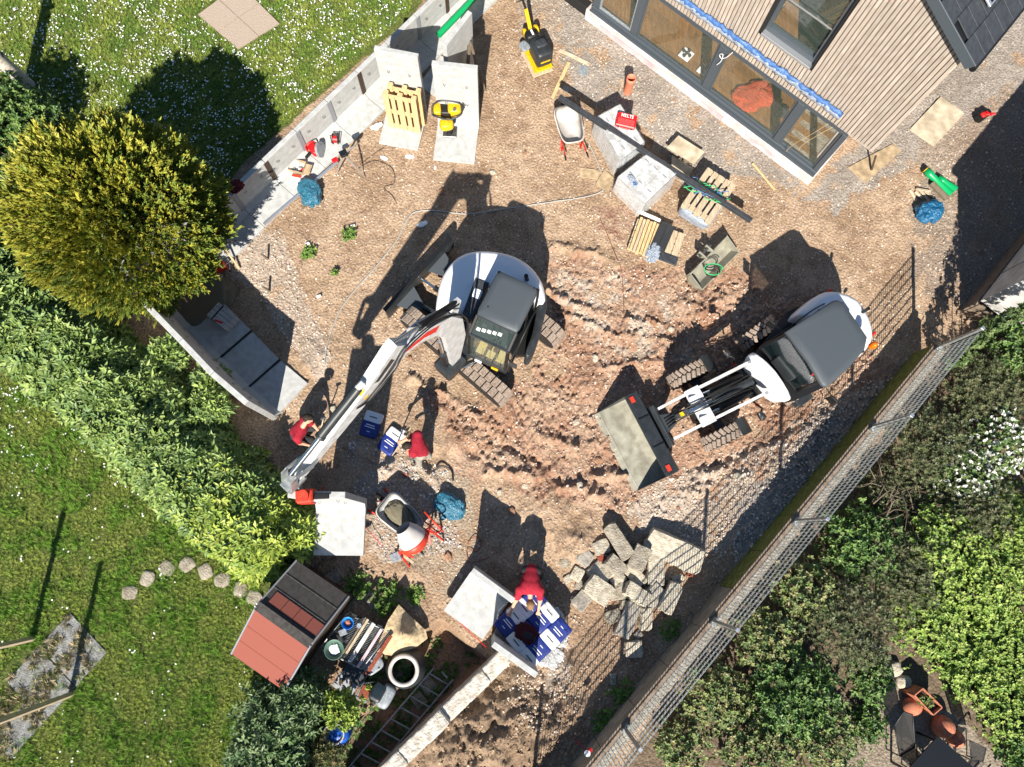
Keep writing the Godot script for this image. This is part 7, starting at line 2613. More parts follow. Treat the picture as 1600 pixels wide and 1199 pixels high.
	for q in sheets:
		var m: Vector3 = (q[0][0] + q[0][2]) * 0.5
		t = thing("loose_sheet", q[3], "board", m * Vector3(1, 0, 1))
		var pl := []
		for p in q[0]: pl.append(Vector3(p.x, q[1] - 0.004, p.z))
		pprism(t, "sheet", q[2], pl, Vector3.UP * 0.018)
		if q[1] > 0.1:
			for k in 2: pbox(t, "spacer_block", M.wood_grey, (pl[0] as Vector3).lerp(pl[2], 0.25 + 0.5 * k) * Vector3(1, 0, 1) + Vector3.UP * (q[1] * 0.5 - 0.01), Vector3(0.3, q[1] - 0.02, 0.1), 0.5)
	for q in [[Vector3(1.47, 0.03, -10.892), Vector3(1.909, 0.03, -11.93), 0.09, "pale plank on the gravel below the plate compactor", M.wood_pale], [Vector3(1.669, 0.02, -12.288), Vector3(2.452, 0.02, -11.875), 0.1, "dusty plank beside the plate compactor", M.ply], [Vector3(6.461, 0.02, -9.165), Vector3(6.969, 0.02, -8.442), 0.05, "thin wooden lath lying in front of the plinth", M.wood_pale], [Vector3(-6.346, 0.3, -6.717), Vector3(-5.977, 0.05, -6.217), 0.04, "yellow wooden lath leaning on the lawn wall", M.wood_pale], [Vector3(9.438, 0.06, -8.997), Vector3(9.392, 0.4, -9.203), 0.05, "short dark offcut leaning at the house corner", M.wood_dark]]:
		t = thing("plank", q[3], "plank", (q[0] + q[1]) * 0.5)
		pbar(t, "plank_body", q[4], q[0], q[1], q[2], 0.03)
	# --- pallet with a wrapped load under it and green straps
	var pa := [Vector3(5.225, 0.52, -8.811), Vector3(5.866, 0.52, -8.382), Vector3(5.086, 0.52, -7.263), Vector3(4.421, 0.52, -7.664)]
	var pm2: Vector3 = (pa[0] + pa[1] + pa[2] + pa[3]) * 0.25
	var px: Vector3 = ((pa[3] - pa[0]) + (pa[2] - pa[1])) * 0.5
	px.y = 0
	px = px.normalized()
	var pz := px.cross(Vector3.UP)
	t = thing("wrapped_load", "low load wrapped in greyish film under the strapped pallet", "wrapped load", pm2 * Vector3(1, 0, 1))
	s = mb()
	lump(s, pm2 * Vector3(1, 0, 1) + Vector3.UP * 0.19, Vector3(0.62, 0.19, 0.42), Basis(px, Vector3.UP, pz), 8.0, 0.05, 0.3, 5, 10)
	put(s, "load", M.foil_silver, t)
	t = thing("wooden_pallet", "greyed wooden pallet with green straps lying flat on a wrapped load", "pallet", pm2 * Vector3(1, 0, 1) + Vector3.UP * 0.38)
	pallet(t, pm2 * Vector3(1, 0, 1) + Vector3.UP * 0.382, Basis(px, Vector3.UP, pz), M.wood_old)
	t = thing("green_strap", "tangle of green lashing straps on the flat pallet", "strap", pm2)
	for k in 7:
		var pts := []
		for i in 9:
			pts.append(Vector3(5.065, 0.55, -8.087) + Vector3((i - 4) * 0.11 + 0.12 * sin(i * 1.9 + k), 0.02 + 0.012 * k, 0.17 * sin(i * 0.9 + k * 1.7) + 0.05 * (i - 4)))
		ptube(t, "strap", M.green_strap if k % 3 else M.foil_blue, pts, 0.011, 4, 3)
	# --- pallet with lumber, channel grating and film
	var la := [Vector3(3.5, 0.16, -7.66), Vector3(4.725, 0.16, -7.21), Vector3(4.325, 0.16, -6.353), Vector3(3.126, 0.16, -6.73)]
	var lm: Vector3 = (la[0] + la[1] + la[2] + la[3]) * 0.25
	var lx: Vector3 = (la[1] - la[0])
	lx.y = 0
	lx = lx.normalized()
	var lz := Vector3(-lx.z, 0, lx.x)
	t = thing("wooden_pallet", "wooden pallet under the lumber and the drain grating", "pallet", lm * Vector3(1, 0, 1))
	pallet(t, lm * Vector3(1, 0, 1), Basis(lx, Vector3.UP, -lz), M.wood_old)
	for k in 6:
		var w := -0.52 + k * 0.085
		t = thing("lumber_batten", "pale wooden batten lying beside the others on the pallet", "batten", lm * Vector3(1, 0, 1) + lx * w + Vector3.UP * 0.16, "battens on the pallet")
		pbar(t, "batten", M.wood_pale if k != 1 else M.wood_old, lm * Vector3(1, 0, 1) + lx * w - lz * (0.45 - 0.03 * (k % 2)) + Vector3.UP * (0.172 + 0.02 * (k % 2)), lm * Vector3(1, 0, 1) + lx * w + lz * (0.46 + 0.02 * (k % 3)) + Vector3.UP * (0.172 + 0.02 * (k % 2)), 0.07, 0.045)
	for k in 2:
		t = thing("wide_board", "wide pale board on the right half of the pallet", "board", lm * Vector3(1, 0, 1) + lx * (0.32 + 0.18 * k), "boards on the pallet")
		pbar(t, "board", M.wood_old, lm * Vector3(1, 0, 1) + lx * (0.34 + 0.17 * k) - lz * 0.42 + Vector3.UP * 0.16, lm * Vector3(1, 0, 1) + lx * (0.34 + 0.17 * k) + lz * 0.42 + Vector3.UP * 0.16, 0.15, 0.024)
	var ga := Vector3(4.206, 0.22, -7.408)
	var gb := Vector3(3.897, 0.22, -6.713)
	var gd := (gb - ga).normalized()
	var gw := Vector3(-gd.z, 0, gd.x)
	t = thing("drain_grating", "dark slotted drain channel grating lying on the pallet", "grating", ga.lerp(gb, 0.5))
	for w in [-0.17, 0.0, 0.17]:
		pbar(t, "side_bar", M.dark_paint, ga + gw * w, gb + gw * w, 0.025, 0.05)
	for i in 24:
		var p := ga.lerp(gb, (i + 0.5) / 24.0)
		pbar(t, "slat", M.slate, p - gw * 0.16, p + gw * 0.16, 0.012, 0.04, 0.002)
	t = thing("white_profile", "short white plastic profile at the pallet edge", "profile", Vector3(3.755, 0.2, -7.628))
	pbar(t, "profile", M.decal_white, Vector3(3.495, 0.2, -7.741), Vector3(4.029, 0.2, -7.498), 0.07, 0.05)
	t = thing("cement_board", "small dark grey cement board at the front of the pallet", "panel", Vector3(4.168, 0.2, -6.497))
	pbar(t, "panel", M.slate, Vector3(3.973, 0.2, -6.592), Vector3(4.38, 0.2, -6.435), 0.2, 0.05)
	t = thing("film_heap", "crumpled clear film hanging off the pallet", "film", Vector3(3.863, 0.1, -6.714))
	s = mb()
	lump(s, Vector3(3.812, 0.18, -6.68), Vector3(0.15, 0.08, 0.24), Basis(Vector3.UP, -0.4), 2.5, 0.4, 0.55, 12, 14, false)
	put(s, "film", M.foil_silver, t)
	# --- ditching bucket with its hoses
	var da := Vector3(4.751, 0.2, -5.923)
	var db := Vector3(5.703, 0.2, -6.891)
	var dd := (db - da).normalized()
	var dn := Vector3(-dd.z, 0, dd.x)
	t = thing("ditching_bucket", "worn excavator ditching bucket lying open beside the pallets", "excavator bucket", (da + db) * 0.5 * Vector3(1, 0, 1))
	var prof := []
	for v in [[-0.2, 0.42], [-0.24, 0.2], [-0.12, 0.04], [0.1, 0.02], [0.27, 0.2], [0.25, 0.22], [0.09, 0.06], [-0.1, 0.075], [-0.2, 0.22], [-0.17, 0.42]]: prof.append(da * Vector3(1, 0, 1) + dn * v[0] + Vector3.UP * v[1])
	pprism(t, "shell", M.steel_worn, prof, db - da)
	for k in [0.0, 0.985]:
		var pl := []
		for v in [[-0.21, 0.43], [-0.25, 0.2], [-0.12, 0.03], [0.1, 0.01], [0.28, 0.21]]: pl.append(da.lerp(db, k) * Vector3(1, 0, 1) + dn * v[0] + Vector3.UP * v[1])
		pprism(t, "side_plate", M.steel_worn, pl, dd * 0.018)
	for k in [-0.12, 0.12]:
		pbox(t, "hitch_ear", M.steel_worn, (da + db) * 0.5 * Vector3(1, 0, 1) + dd * k - dn * 0.28 + Vector3.UP * 0.36, Vector3(0.04, 0.22, 0.26), yaw_of(da, db), 0.02)
	pcyl(t, "hitch_pin", M.steel, (da + db) * 0.5 * Vector3(1, 0, 1) - dd * 0.2 - dn * 0.32 + Vector3.UP * 0.42, (da + db) * 0.5 * Vector3(1, 0, 1) + dd * 0.2 - dn * 0.32 + Vector3.UP * 0.42, 0.03)
	var hl := []
	for i in 40:
		var a := TAU * i / 13.0
		hl.append(Vector3(5.164, 0.3, -6.178) + Vector3(cos(a) * (0.15 + 0.002 * i), 0.004 * i, sin(a) * (0.17 - 0.001 * i)))
	t = thing("hose_coil", "coil of black and green hose lying on the ditching bucket", "hose", Vector3(5.181, 0.25, -6.198))
	ptube(t, "coil", M.black, hl.slice(0, 26), 0.013, 5)
	ptube(t, "green_coil", M.green_strap, hl.slice(25, 40), 0.013, 5)
	# --- clay pipe, other pipes
	t = thing("clay_pipe", "orange clay pipe standing upright near the plinth", "pipe", Vector3(3.385, 0, -11.114))
	s = mb()
	lathe(s, Vector3(3.385, 0, -11.114), Vector3.UP, [Vector2(0.1, 0), Vector2(0.1, 0.42), Vector2(0.115, 0.45), Vector2(0.115, 0.58), Vector2(0.1, 0.58), Vector2(0.09, 0.42), Vector2(0.09, 0.1), Vector2(0.0, 0.1)], 22)
	put(s, "pipe", M.terracotta_pipe, t)
	t = thing("green_pipe", "long green drain pipe beside the side-on concrete element", "pipe", Vector3(-0.991, 0.3, -12.944))
	pcyl(t, "pipe", M.green_pipe, Vector3(-1.413, 0.35, -12.391), Vector3(-0.184, 0.35, -13.927), 0.08, -1, 16)
	for k in 2:
		t = thing("green_pipe", ["green socket pipe with yellow seal beside the gravel bank", "plain green pipe lying under the socket pipe beside the gravel bank"][k], "pipe", Vector3(11.196, 0, -8.724))
		var a: Vector3 = [Vector3(10.781, 0.12, -8.984), Vector3(11.082, 0.07, -8.807)][k]
		var b: Vector3 = [Vector3(11.327, 0.12, -8.333), Vector3(11.512, 0.07, -8.5)][k]
		s = mb()
		lathe(s, a, b - a, [Vector2(0.085, 0.0), Vector2(0.095, 0.0), Vector2(0.095, 0.18), Vector2(0.08, 0.2), Vector2(0.08, (b - a).length()), Vector2(0.07, (b - a).length())], 18)
		put(s, "pipe", M.green_pipe, t)
		if k == 0: pcyl(t, "yellow_seal", M.yellow, a - (b - a).normalized() * 0.02, a + (b - a).normalized() * 0.01, 0.09, -1, 18)
	t = thing("grey_pipe", "short brown-grey pipe next to the green pipes", "pipe", Vector3(11.134, 0, -8.496))
	pcyl(t, "pipe", M.wood_grey, Vector3(10.91, 0.08, -8.659), Vector3(11.245, 0.08, -8.249), 0.075, -1, 14)
	t = thing("angle_offcuts", "pile of pale angle-shaped board offcuts above the blue sack", "offcuts", Vector3(10.62, 0, -8.419))
	for k in 4:
		pbar(t, "offcut", M.ply, Vector3(10.368, 0.03, -8.487) + Vector3(0.12 * k, 0.012 * k, 0.05 * (k % 2)), Vector3(10.494, 0.03, -8.195) + Vector3(0.15 * k, 0.012 * k, -0.08 * (k % 2)), 0.07, 0.02)
	pbar(t, "offcut", M.ply, Vector3(10.501, 0.08, -8.497), Vector3(10.865, 0.08, -8.433), 0.06, 0.02)
	# --- rubbish sacks
	sack("blue rubbish sack beside the cardboard box at the lawn wall", Vector3(-4.419, 0.16, -8.134), Vector3(0.25, 0.17, 0.32), 0.25, 2, M.sack_blue)
	sack("blue rubbish sack in the shade below the green pipes", Vector3(10.688, 0.17, -7.854), Vector3(0.31, 0.19, 0.25), 0.2, 5, M.sack_blue_deep)
	sack("flat blue rubbish sack between the cement mixer and the trench", Vector3(-0.919, 0.12, -0.702), Vector3(0.34, 0.14, 0.25), -0.5, 8, M.sack_blue)
	# --- tripod with instrument
	var th := Vector3(-3.501, 0.85, -8.765)
	t = thing("tripod", "aluminium surveying tripod with a red receiver by the lawn wall", "tripod", th * Vector3(1, 0, 1))
	for f in [Vector3(-3.149, 0.02, -8.634), Vector3(-3.837, 0.02, -8.709), Vector3(-3.316, 0.02, -9.582)]:
		pbar(t, "leg", M.aluminium, th, th.lerp(f, 0.6), 0.045, 0.03)
		pbar(t, "lower_leg", M.dark_paint if f.x > -3.0 and f.z < -9 else M.aluminium, th.lerp(f, 0.55), f, 0.03, 0.02)
	pbox(t, "head", M.black, th + Vector3.UP * 0.03, Vector3(0.18, 0.07, 0.16), 0.5)
	pcyl(t, "knob", M.black, th + Vector3(0.08, 0.05, 0.05), th + Vector3(0.1, 0.14, 0.07), 0.035)
	pbox(t, "receiver", M.red_case, Vector3(-3.737, 0.7, -8.699), Vector3(0.14, 0.08, 0.09), 0.6)
	t = thing("screed_bar", "long bright aluminium screed bar lying along the lawn wall", "screed bar", Vector3(-4.707, 0, -8.162))
	pbar(t, "bar", M.aluminium, Vector3(-5.476, 0.1, -7.32), Vector3(-3.809, 0.14, -8.967), 0.06, 0.06)
	# --- tools and boxes along the wall
	var sw := Vector3(-4.332, 0.1, -9.274)
	t = thing("cut_off_saw", "red cut-off saw with grey disc guard by the lawn wall", "power saw", sw * Vector3(1, 0, 1))
	plump(t, "motor_body", M.red_case, sw + Vector3(-0.06, 0.06, 0), Vector3(0.1, 0.1, 0.16), 0.7, 4.0)
	pcyl(t, "disc_guard", M.plastic_grey, sw + Vector3(0.08, 0.1, 0.02), sw + Vector3(0.14, 0.12, 0.03), 0.19, -1, 20)
	ptube(t, "front_handle", M.red_paint, [sw + Vector3(-0.2, 0.05, 0.05), sw + Vector3(-0.22, 0.22, 0.0), sw + Vector3(-0.05, 0.26, -0.1), sw + Vector3(0.02, 0.1, -0.14)], 0.018, 6, 4)
	pbox(t, "rear_handle", M.black, sw + Vector3(-0.18, 0.08, 0.16), Vector3(0.06, 0.08, 0.2), -0.6, 0.02)
	var dr := Vector3(-3.888, 0.14, -9.587)
	t = thing("cable_drum", "red cable drum on a black stand by the lawn wall", "cable drum", dr * Vector3(1, 0, 1))
	for w in [-0.07, 0.05]: pcyl(t, "flange", M.black, dr + Vector3(w, 0, 0), dr + Vector3(w + 0.02, 0, 0.0), 0.13, -1, 18)
	pcyl(t, "cable_roll", M.red_case, dr + Vector3(-0.05, 0, 0), dr + Vector3(0.05, 0, 0), 0.1, -1, 18)
	ptube(t, "stand", M.black, [dr + Vector3(-0.1, -0.13, 0.1), dr + Vector3(-0.1, 0.15, 0.0), dr + Vector3(0.1, 0.15, 0.0), dr + Vector3(0.1, -0.13, 0.1)], 0.012, 5)
	var cbx := Vector3(-4.765, 0, -8.825)
	t = thing("cardboard_box", "open cardboard box full of oddments beside the blue sack", "box", cbx)
	for q in [[Vector3(0, 0.1, -0.15), Vector3(0.36, 0.2, 0.012)], [Vector3(0, 0.1, 0.15), Vector3(0.36, 0.2, 0.012)], [Vector3(-0.18, 0.1, 0), Vector3(0.012, 0.2, 0.29)], [Vector3(0.18, 0.1, 0), Vector3(0.012, 0.2, 0.29)]]: pbox(t, "side", M.cardboard, cbx + Basis(Vector3.UP, -0.25) * (q[0] as Vector3), q[1], -0.25, 0.002)
	pbox(t, "bottom", M.cardboard, cbx + Vector3.UP * 0.02, Vector3(0.35, 0.01, 0.29), -0.25, 0.0)
	pbox(t, "flap", M.cardboard, cbx + Vector3(0.26, 0.19, 0.1), Vector3(0.16, 0.008, 0.28), -0.25, 0.0)
	for k in 6: pbox(t, "content", [M.decal_white, M.red_case, M.decal_grey][k % 3], cbx + Vector3(rng.randf_range(-0.12, 0.12), 0.1, rng.randf_range(-0.1, 0.1)), Vector3(0.09, 0.06, 0.05), rng.randf() * 3.0)
	t = thing("small_carton", "small red and white carton under the open cardboard box", "carton", Vector3(-4.826, 0, -8.568))
	pbox(t, "carton", M.decal_white, Vector3(-4.807, 0.06, -8.519), Vector3(0.22, 0.1, 0.2), -0.2)
	pbox(t, "red_panel", M.orange_red, Vector3(-4.782, 0.112, -8.593), Vector3(0.22, 0.008, 0.07), -0.2, 0.0)
	var ch := Vector3(-6.414, 0.12, -6.217)
	t = thing("breaker_hammer", "red demolition hammer in its cradle in the shade of the wall", "power tool", ch * Vector3(1, 0, 1))
	plump(t, "housing", M.red_paint, ch, Vector3(0.16, 0.1, 0.1), 0.5, 4.0)
	pbar(t, "side_frame", M.wood_old, ch + Vector3(-0.25, -0.05, 0.15), ch + Vector3(0.05, -0.05, 0.22), 0.12, 0.05)
	ptube(t, "handle", M.black, [ch + Vector3(0.1, 0.05, 0), ch + Vector3(0.25, 0.1, -0.08), ch + Vector3(0.25, 0.0, 0.1)], 0.02, 6, 3)
	# --- strapped pack of kerbs on the tall row's slab
	var kp := Vector3(-6.153, 0.25, -4.939)
	t = thing("kerb_pack", "strapped pack of grey kerb stones on the slab of the tall wall row", "kerb stones", kp * Vector3(1, 0, 1) + Vector3.UP * 0.1)
	for k in 4: pbox(t, "kerb", M.concrete, kp + Basis(Vector3.UP, -0.65) * Vector3(0, 0.02, -0.15 + 0.1 * k), Vector3(0.55, 0.3 + 0.01 * (k % 2), 0.094), -0.65, 0.008)
	pbox(t, "strap", M.black, kp + Basis(Vector3.UP, -0.65) * Vector3(-0.12, 0.02, 0), Vector3(0.03, 0.322, 0.412), -0.65, 0.0)
	pbox(t, "clip", M.red_case, kp + Basis(Vector3.UP, -0.65) * Vector3(0.05, 0.185, 0.14), Vector3(0.2, 0.02, 0.04), -0.4, 0.004)
	# --- fresh mortar bed in the wall corner
	t = thing("mortar_bed", "bed of dark wet mortar on the slabs in the wall corner", "mortar", Vector3(-6.77, 0.08, -5.407))
	plump(t, "mortar", M.mortar, Vector3(-6.843, 0.02, -5.458), Vector3(0.75, 0.1, 0.6), 0.8, 3.0, 0.3, 0.4, 3, 14)
	# --- cement bags
	t = thing("cement_bag", "closed blue and white cement bag lying on the gravel in the shade", "cement bag", Vector3(-2.739, 0, -2.52))
	cement_bag(t, Vector3(-2.727, 0.07, -2.509), Basis(Vector3.UP, -0.3))
	t = thing("cement_bag", "opened blue and white cement bag at the feet of the bending worker", "cement bag", Vector3(-2.249, 0, -2.143))
	cement_bag(t, Vector3(-2.268, 0.07, -2.134), Basis(Vector3.UP, -0.62))
	pbox(t, "torn_flap", M.bag_white, Vector3(-2.11, 0.1, -2.217), Vector3(0.1, 0.012, 0.42), -0.62, 0.004, 0.0, 0.4)
	# pallet of bags on the slab
	var m0 := Vector3(0.866, 0.2, 1.791) * Vector3(1, 0, 1)
	var my := yaw_of(Vector3(0.171, 0.4, 1.651), Vector3(0.737, 0.4, 1.162))
	var mq := Basis(Vector3.UP, my)
	t = thing("wooden_pallet", "wooden pallet carrying the stack of blue cement bags", "pallet", m0 + Vector3.UP * 0.1)
	pallet(t, m0 + Vector3.UP * 0.1, Basis(mq.z, Vector3.UP, -mq.x), M.wood_old)
	var n := 0
	for l in 3:
		for r in 3:
			for c in 2:
				var o := mq * Vector3(-0.285 + 0.57 * c, 0.33 + l * 0.115, -0.4 + 0.4 * r) if l != 1 else mq * Vector3(-0.285 + 0.57 * c, 0.33 + l * 0.115, -0.4 + 0.4 * r)
				t = thing("cement_bag", "blue and white cement bag in the stack that the worker bends over" if l == 2 else "blue and white cement bag in a lower layer of the pallet stack", "cement bag", m0 + o, "cement bags on the pallet")
				cement_bag(t, m0 + o, Basis(Vector3.UP, my + PI / 2 + (PI if (n * 5) % 3 == 0 else 0.0) + rng.randf_range(-0.02, 0.02)), 1.0)
				n += 1
	t = thing("bag_film", "clear stretch film pushed down around the stack of cement bags", "film", m0 + Vector3.UP * 0.1)
	s = mb()
	s.set_smooth_group(-1)
	for k in 40:
		var a0 := TAU * k / 40.0
		var a1 := TAU * (k + 1) / 40.0
		var rp0 := []
		for a in [a0, a1]:
			var cx := signf(cos(a)) * pow(absf(cos(a)), 0.4)
			var cz := signf(sin(a)) * pow(absf(sin(a)), 0.4)
			var w := 0.03 * nz.get_noise_1d(a * 70.0)
			var e: Vector3 = mq * Vector3(cx * (0.47 + w), 0, cz * (0.72 + w))
			rp0.append(m0 + e + Vector3.UP * (0.66 + w * 2.0))
			rp0.append(m0 + e * (1.06 + absf(w) * 3.0) + Vector3.UP * 0.16)
		quad(s, rp0[0], rp0[2], rp0[3], rp0[1], rp0[0] - m0)
	put(s, "film", M.clear_film, t)
	t = thing("film_trail", "crumpled clear film trailing from the cement bags onto the gravel", "film", Vector3(1.273, 0, 2.115))
	for q in [[Vector3(1.38, 0.1, 1.647), 0.24, 0.15], [Vector3(1.209, 0.08, 2.426), 0.3, 0.22], [Vector3(1.433, 0.06, 2.043), 0.2, 0.2]]:
		s = mb()
		lump(s, q[0], Vector3(q[1], 0.07, q[2]), Basis(Vector3.UP, q[1] * 9.0), 2.5, 0.45, 0.5, int(q[1] * 100), 12, false)
		put(s, "film_fold", M.clear_film, t)
	var jk := Vector3(0.72, 0.68, 1.899)
	t = thing("work_jacket", "dark red work jacket dropped on the cement bags", "jacket", jk)
	mat("jacket_wine", Color(0.3, 0.05, 0.1), 0.95, 0.0, "blotch", 5.0, "crumple", 0.8)
	plump(t, "jacket_cloth", M.jacket_wine, jk + Vector3(0, 0.0, 0), Vector3(0.22, 0.06, 0.17), -0.5, 2.6, 0.4, 0.5, 6, 12)
	plump(t, "grey_lining", M.trousers_dark, jk + Vector3(0.03, 0.04, 0.04), Vector3(0.12, 0.03, 0.07), -0.5, 2.6, 0.3, 0.6, 7, 8)
	# --- cement mixer
	var mo := Vector3(-1.853, 0.85, -0.234)
	var mbk := Vector3(-1.54, 0.55, 0.159)
	var ax := (mo - mbk).normalized()
	t = thing("cement_mixer", "cement mixer with cream drum and orange gear ring", "cement mixer", mbk * Vector3(1, 0, 1))
	s = mb()
	lathe(s, mbk, ax, [Vector2(0.0, 0.0), Vector2(0.22, 0.02), Vector2(0.3, 0.12), Vector2(0.31, 0.25), Vector2(0.26, 0.4), Vector2(0.175, 0.56), Vector2(0.165, 0.57), Vector2(0.24, 0.4), Vector2(0.28, 0.25), Vector2(0.26, 0.1), Vector2(0.0, 0.06)], 30)
	put(s, "drum", M.plaster_white, t)
	s = mb()
	lathe(s, mbk, ax, [Vector2(0.2, -0.02), Vector2(0.31, 0.08), Vector2(0.325, 0.12), Vector2(0.325, 0.18), Vector2(0.312, 0.2)], 30)
	put(s, "gear_ring", M.orange_red, t)
	var md := Vector3(-ax.z, 0, ax.x).normalized()
	for w in [-0.38, 0.38]:
		pbar(t, "yoke_arm", M.orange_red, mbk + ax * 0.2 + md * w, mbk - ax * 0.12 + md * w * 0.6, 0.05, 0.06)
		ptube(t, "stand_leg", M.red_paint, [mbk + ax * 0.15 + md * w * 1.05, (mbk + md * w * 1.2 + ax * 0.3) * Vector3(1, 0, 1) + Vector3.UP * 0.02], 0.022, 6)
		ptube(t, "stand_leg", M.red_paint, [mbk + ax * 0.15 + md * w * 1.05, (mbk + md * w * 1.2 - ax * 0.25) * Vector3(1, 0, 1) + Vector3.UP * 0.02], 0.022, 6)
	pbox(t, "motor_box", M.plastic_grey, Vector3(-2.011, 0.5, 0.37), Vector3(0.22, 0.26, 0.2), 0.4, 0.02)
	pbar(t, "cross_beam", M.wood_old, Vector3(-2.054, 0.42, 0.213), Vector3(-1.652, 0.42, 0.504), 0.06, 0.05)
	s = mb()
	var hw := []
	for i in 17: hw.append(Vector3(-1.194, 0.6, -0.212) + Vector3(cos(TAU * i / 16.0) * 0.14, sin(TAU * i / 16.0) * 0.2, sin(TAU * i / 16.0) * 0.1))
	tube(s, hw, 0.014, 5)
	put(s, "tilt_wheel", M.red_paint, t)
	for q in [[Vector3(-2.392, 0.03, -1.096), Vector3(-2.185, 0.03, -0.858), "short red marking rod beside the wheelbarrow with mortar"], [Vector3(-2.676, 0.4, -0.619), Vector3(-2.375, 0.35, -0.445), "red tool handle pointing away from the wheelbarrow with mortar"], [Vector3(-1.442, 0.5, -0.563), Vector3(-1.04, 0.45, -0.147), "red rod standing out beside the cement mixer"]]:
		t = thing("red_rod", q[2], "rod", (q[0] + q[1]) * 0.5 * Vector3(1, 0, 1))
		ptube(t, "rod", M.orange_red, [q[0], q[1]], 0.025, 7)
	for q in [[Vector3(-2.743, 0.15, -0.245), Vector3(-2.36, 0.1, 0.176), "red guide line stretched beside the hanging element"], [Vector3(-0.945, 0.14, 1.493), Vector3(-0.067, 0.14, 2.271), "red guide line along the edge of the empty foot slab"], [Vector3(-3.774, 0.1, -1.145), Vector3(-3.669, 0.1, -1.019), "short red guide line behind the gripper"], [Vector3(1.674, 0.05, 4.003), Vector3(2.021, 0.2, 4.283), "red guide line at the corner of the boundary wall"]]:
		t = thing("guide_line", q[2], "string", (q[0] + q[1]) * 0.5)
		ptube(t, "line", M.red_case, [q[0], q[1]], 0.008, 4)
	# --- hoses and cables on the ground
	var hz := [[[Vector3(-3.847, 0.02, -3.88), Vector3(-3.794, 0.02, -4.522), Vector3(-3.619, 0.02, -5.113), Vector3(-3.359, 0.02, -5.587), Vector3(-2.89, 0.02, -6.183), Vector3(-2.343, 0.02, -6.953), Vector3(-2.1, 0.02, -7.501), Vector3(-1.846, 0.02, -7.755), Vector3(-1.258, 0.02, -7.763), Vector3(-0.637, 0.02, -7.705), Vector3(0.294, 0.02, -7.852), Vector3(1.389, 0.02, -8.036), Vector3(2.255, 0.02, -8.202), Vector3(2.669, 0.02, -8.362), Vector3(2.723, 0.02, -8.603), Vector3(2.519, 0.02, -9.277), Vector3(2.338, 0.02, -9.749)], 0.016, M.hose_grey, "long grey hose running across the site past the excavator"], [[Vector3(-3.316, 0.02, -8.888), Vector3(-2.935, 0.02, -9.101), Vector3(-2.504, 0.02, -8.901), Vector3(-2.428, 0.02, -8.508), Vector3(-2.672, 0.02, -8.385), Vector3(-2.478, 0.02, -8.167), Vector3(-2.346, 0.02, -7.95)], 0.008, M.black, "black cable looping from the tripod over the earth"], [[Vector3(-3.275, 0.02, -9.009), Vector3(-2.866, 0.02, -9.345), Vector3(-2.562, 0.02, -9.63), Vector3(-2.758, 0.02, -9.802)], 0.007, M.black, "thin cable between tripod and pallets"], [[Vector3(-1.268, 0.03, -1.496), Vector3(-1.124, 0.08, -1.591), Vector3(-0.91, 0.04, -1.496), Vector3(-0.864, 0.03, -1.255)], 0.02, M.black, "short black hose end in the trench"], [[Vector3(2.603, 0.02, -7.648), Vector3(2.914, 0.05, -6.724), Vector3(3.075, 0.08, -6.144), Vector3(3.078, 0.05, -4.724), Vector3(2.933, 0.05, -3.494)], 0.006, M.brick_red, "thin brown line running down the loam slope"], [[Vector3(-0.532, 0.03, 0.11), Vector3(-0.366, 0.03, -0.055), Vector3(-0.224, 0.03, 0.082), Vector3(-0.32, 0.03, 0.273), Vector3(-0.53, 0.03, 0.219), Vector3(-0.457, 0.03, 0.517), Vector3(-0.04, 0.03, 0.382)], 0.008, M.brick_red, "thin reddish cable loops beside the empty foot slab"]]
	for q in hz:
		var pts := []
		for p in curve(q[0], 5): pts.append(on_ground(p, q[1] * 0.7 + 0.004) if p.y < 0.025 else p)
		t = thing("ground_cable", q[3], "cable", pts[0])
		ptube(t, "cable", q[2], pts, q[1], 5)
	t = thing("bent_wire", "thin wire bent to a square on the shaded ground beside the worker", "wire", Vector3(0.731, 0, 0.465))
	ptube(t, "wire", M.aluminium, [Vector3(0.609, 0.25, 0.471), Vector3(0.734, 0.25, 0.324), Vector3(0.858, 0.25, 0.431), Vector3(0.733, 0.25, 0.592), Vector3(0.609, 0.25, 0.471)], 0.009, 5)
	# --- angle grinder with red handle by the house
	var gr := Vector3(12.448, 0.1, -10.523)
	t = thing("floor_grinder", "black drum tool with a bright red handle on the gravel", "tool", gr * Vector3(1, 0, 1))
	pcyl(t, "drum", M.black, gr + Vector3(-0.14, 0.02, 0.1), gr + Vector3(0.14, 0.02, -0.12), 0.1, -1, 16)
	pbar(t, "handle", M.red_case, gr + Vector3(-0.05, 0.13, 0.02), gr + Vector3(0.2, 0.2, 0.05), 0.05, 0.04)
	pbar(t, "grip", M.red_case, gr + Vector3(0.02, 0.14, -0.06), gr + Vector3(0.1, 0.2, 0.1), 0.035, 0.03)
	plump(t, "motor", M.red_paint, gr + Vector3(-0.05, 0.12, 0.03), Vector3(0.07, 0.05, 0.07), 0.4, 3.0)
	# --- rubble stones
	mat("stone_grey", Color(0.7, 0.68, 0.64), 0.95, 0.0, "stain", 1.8, "rough", 0.8)
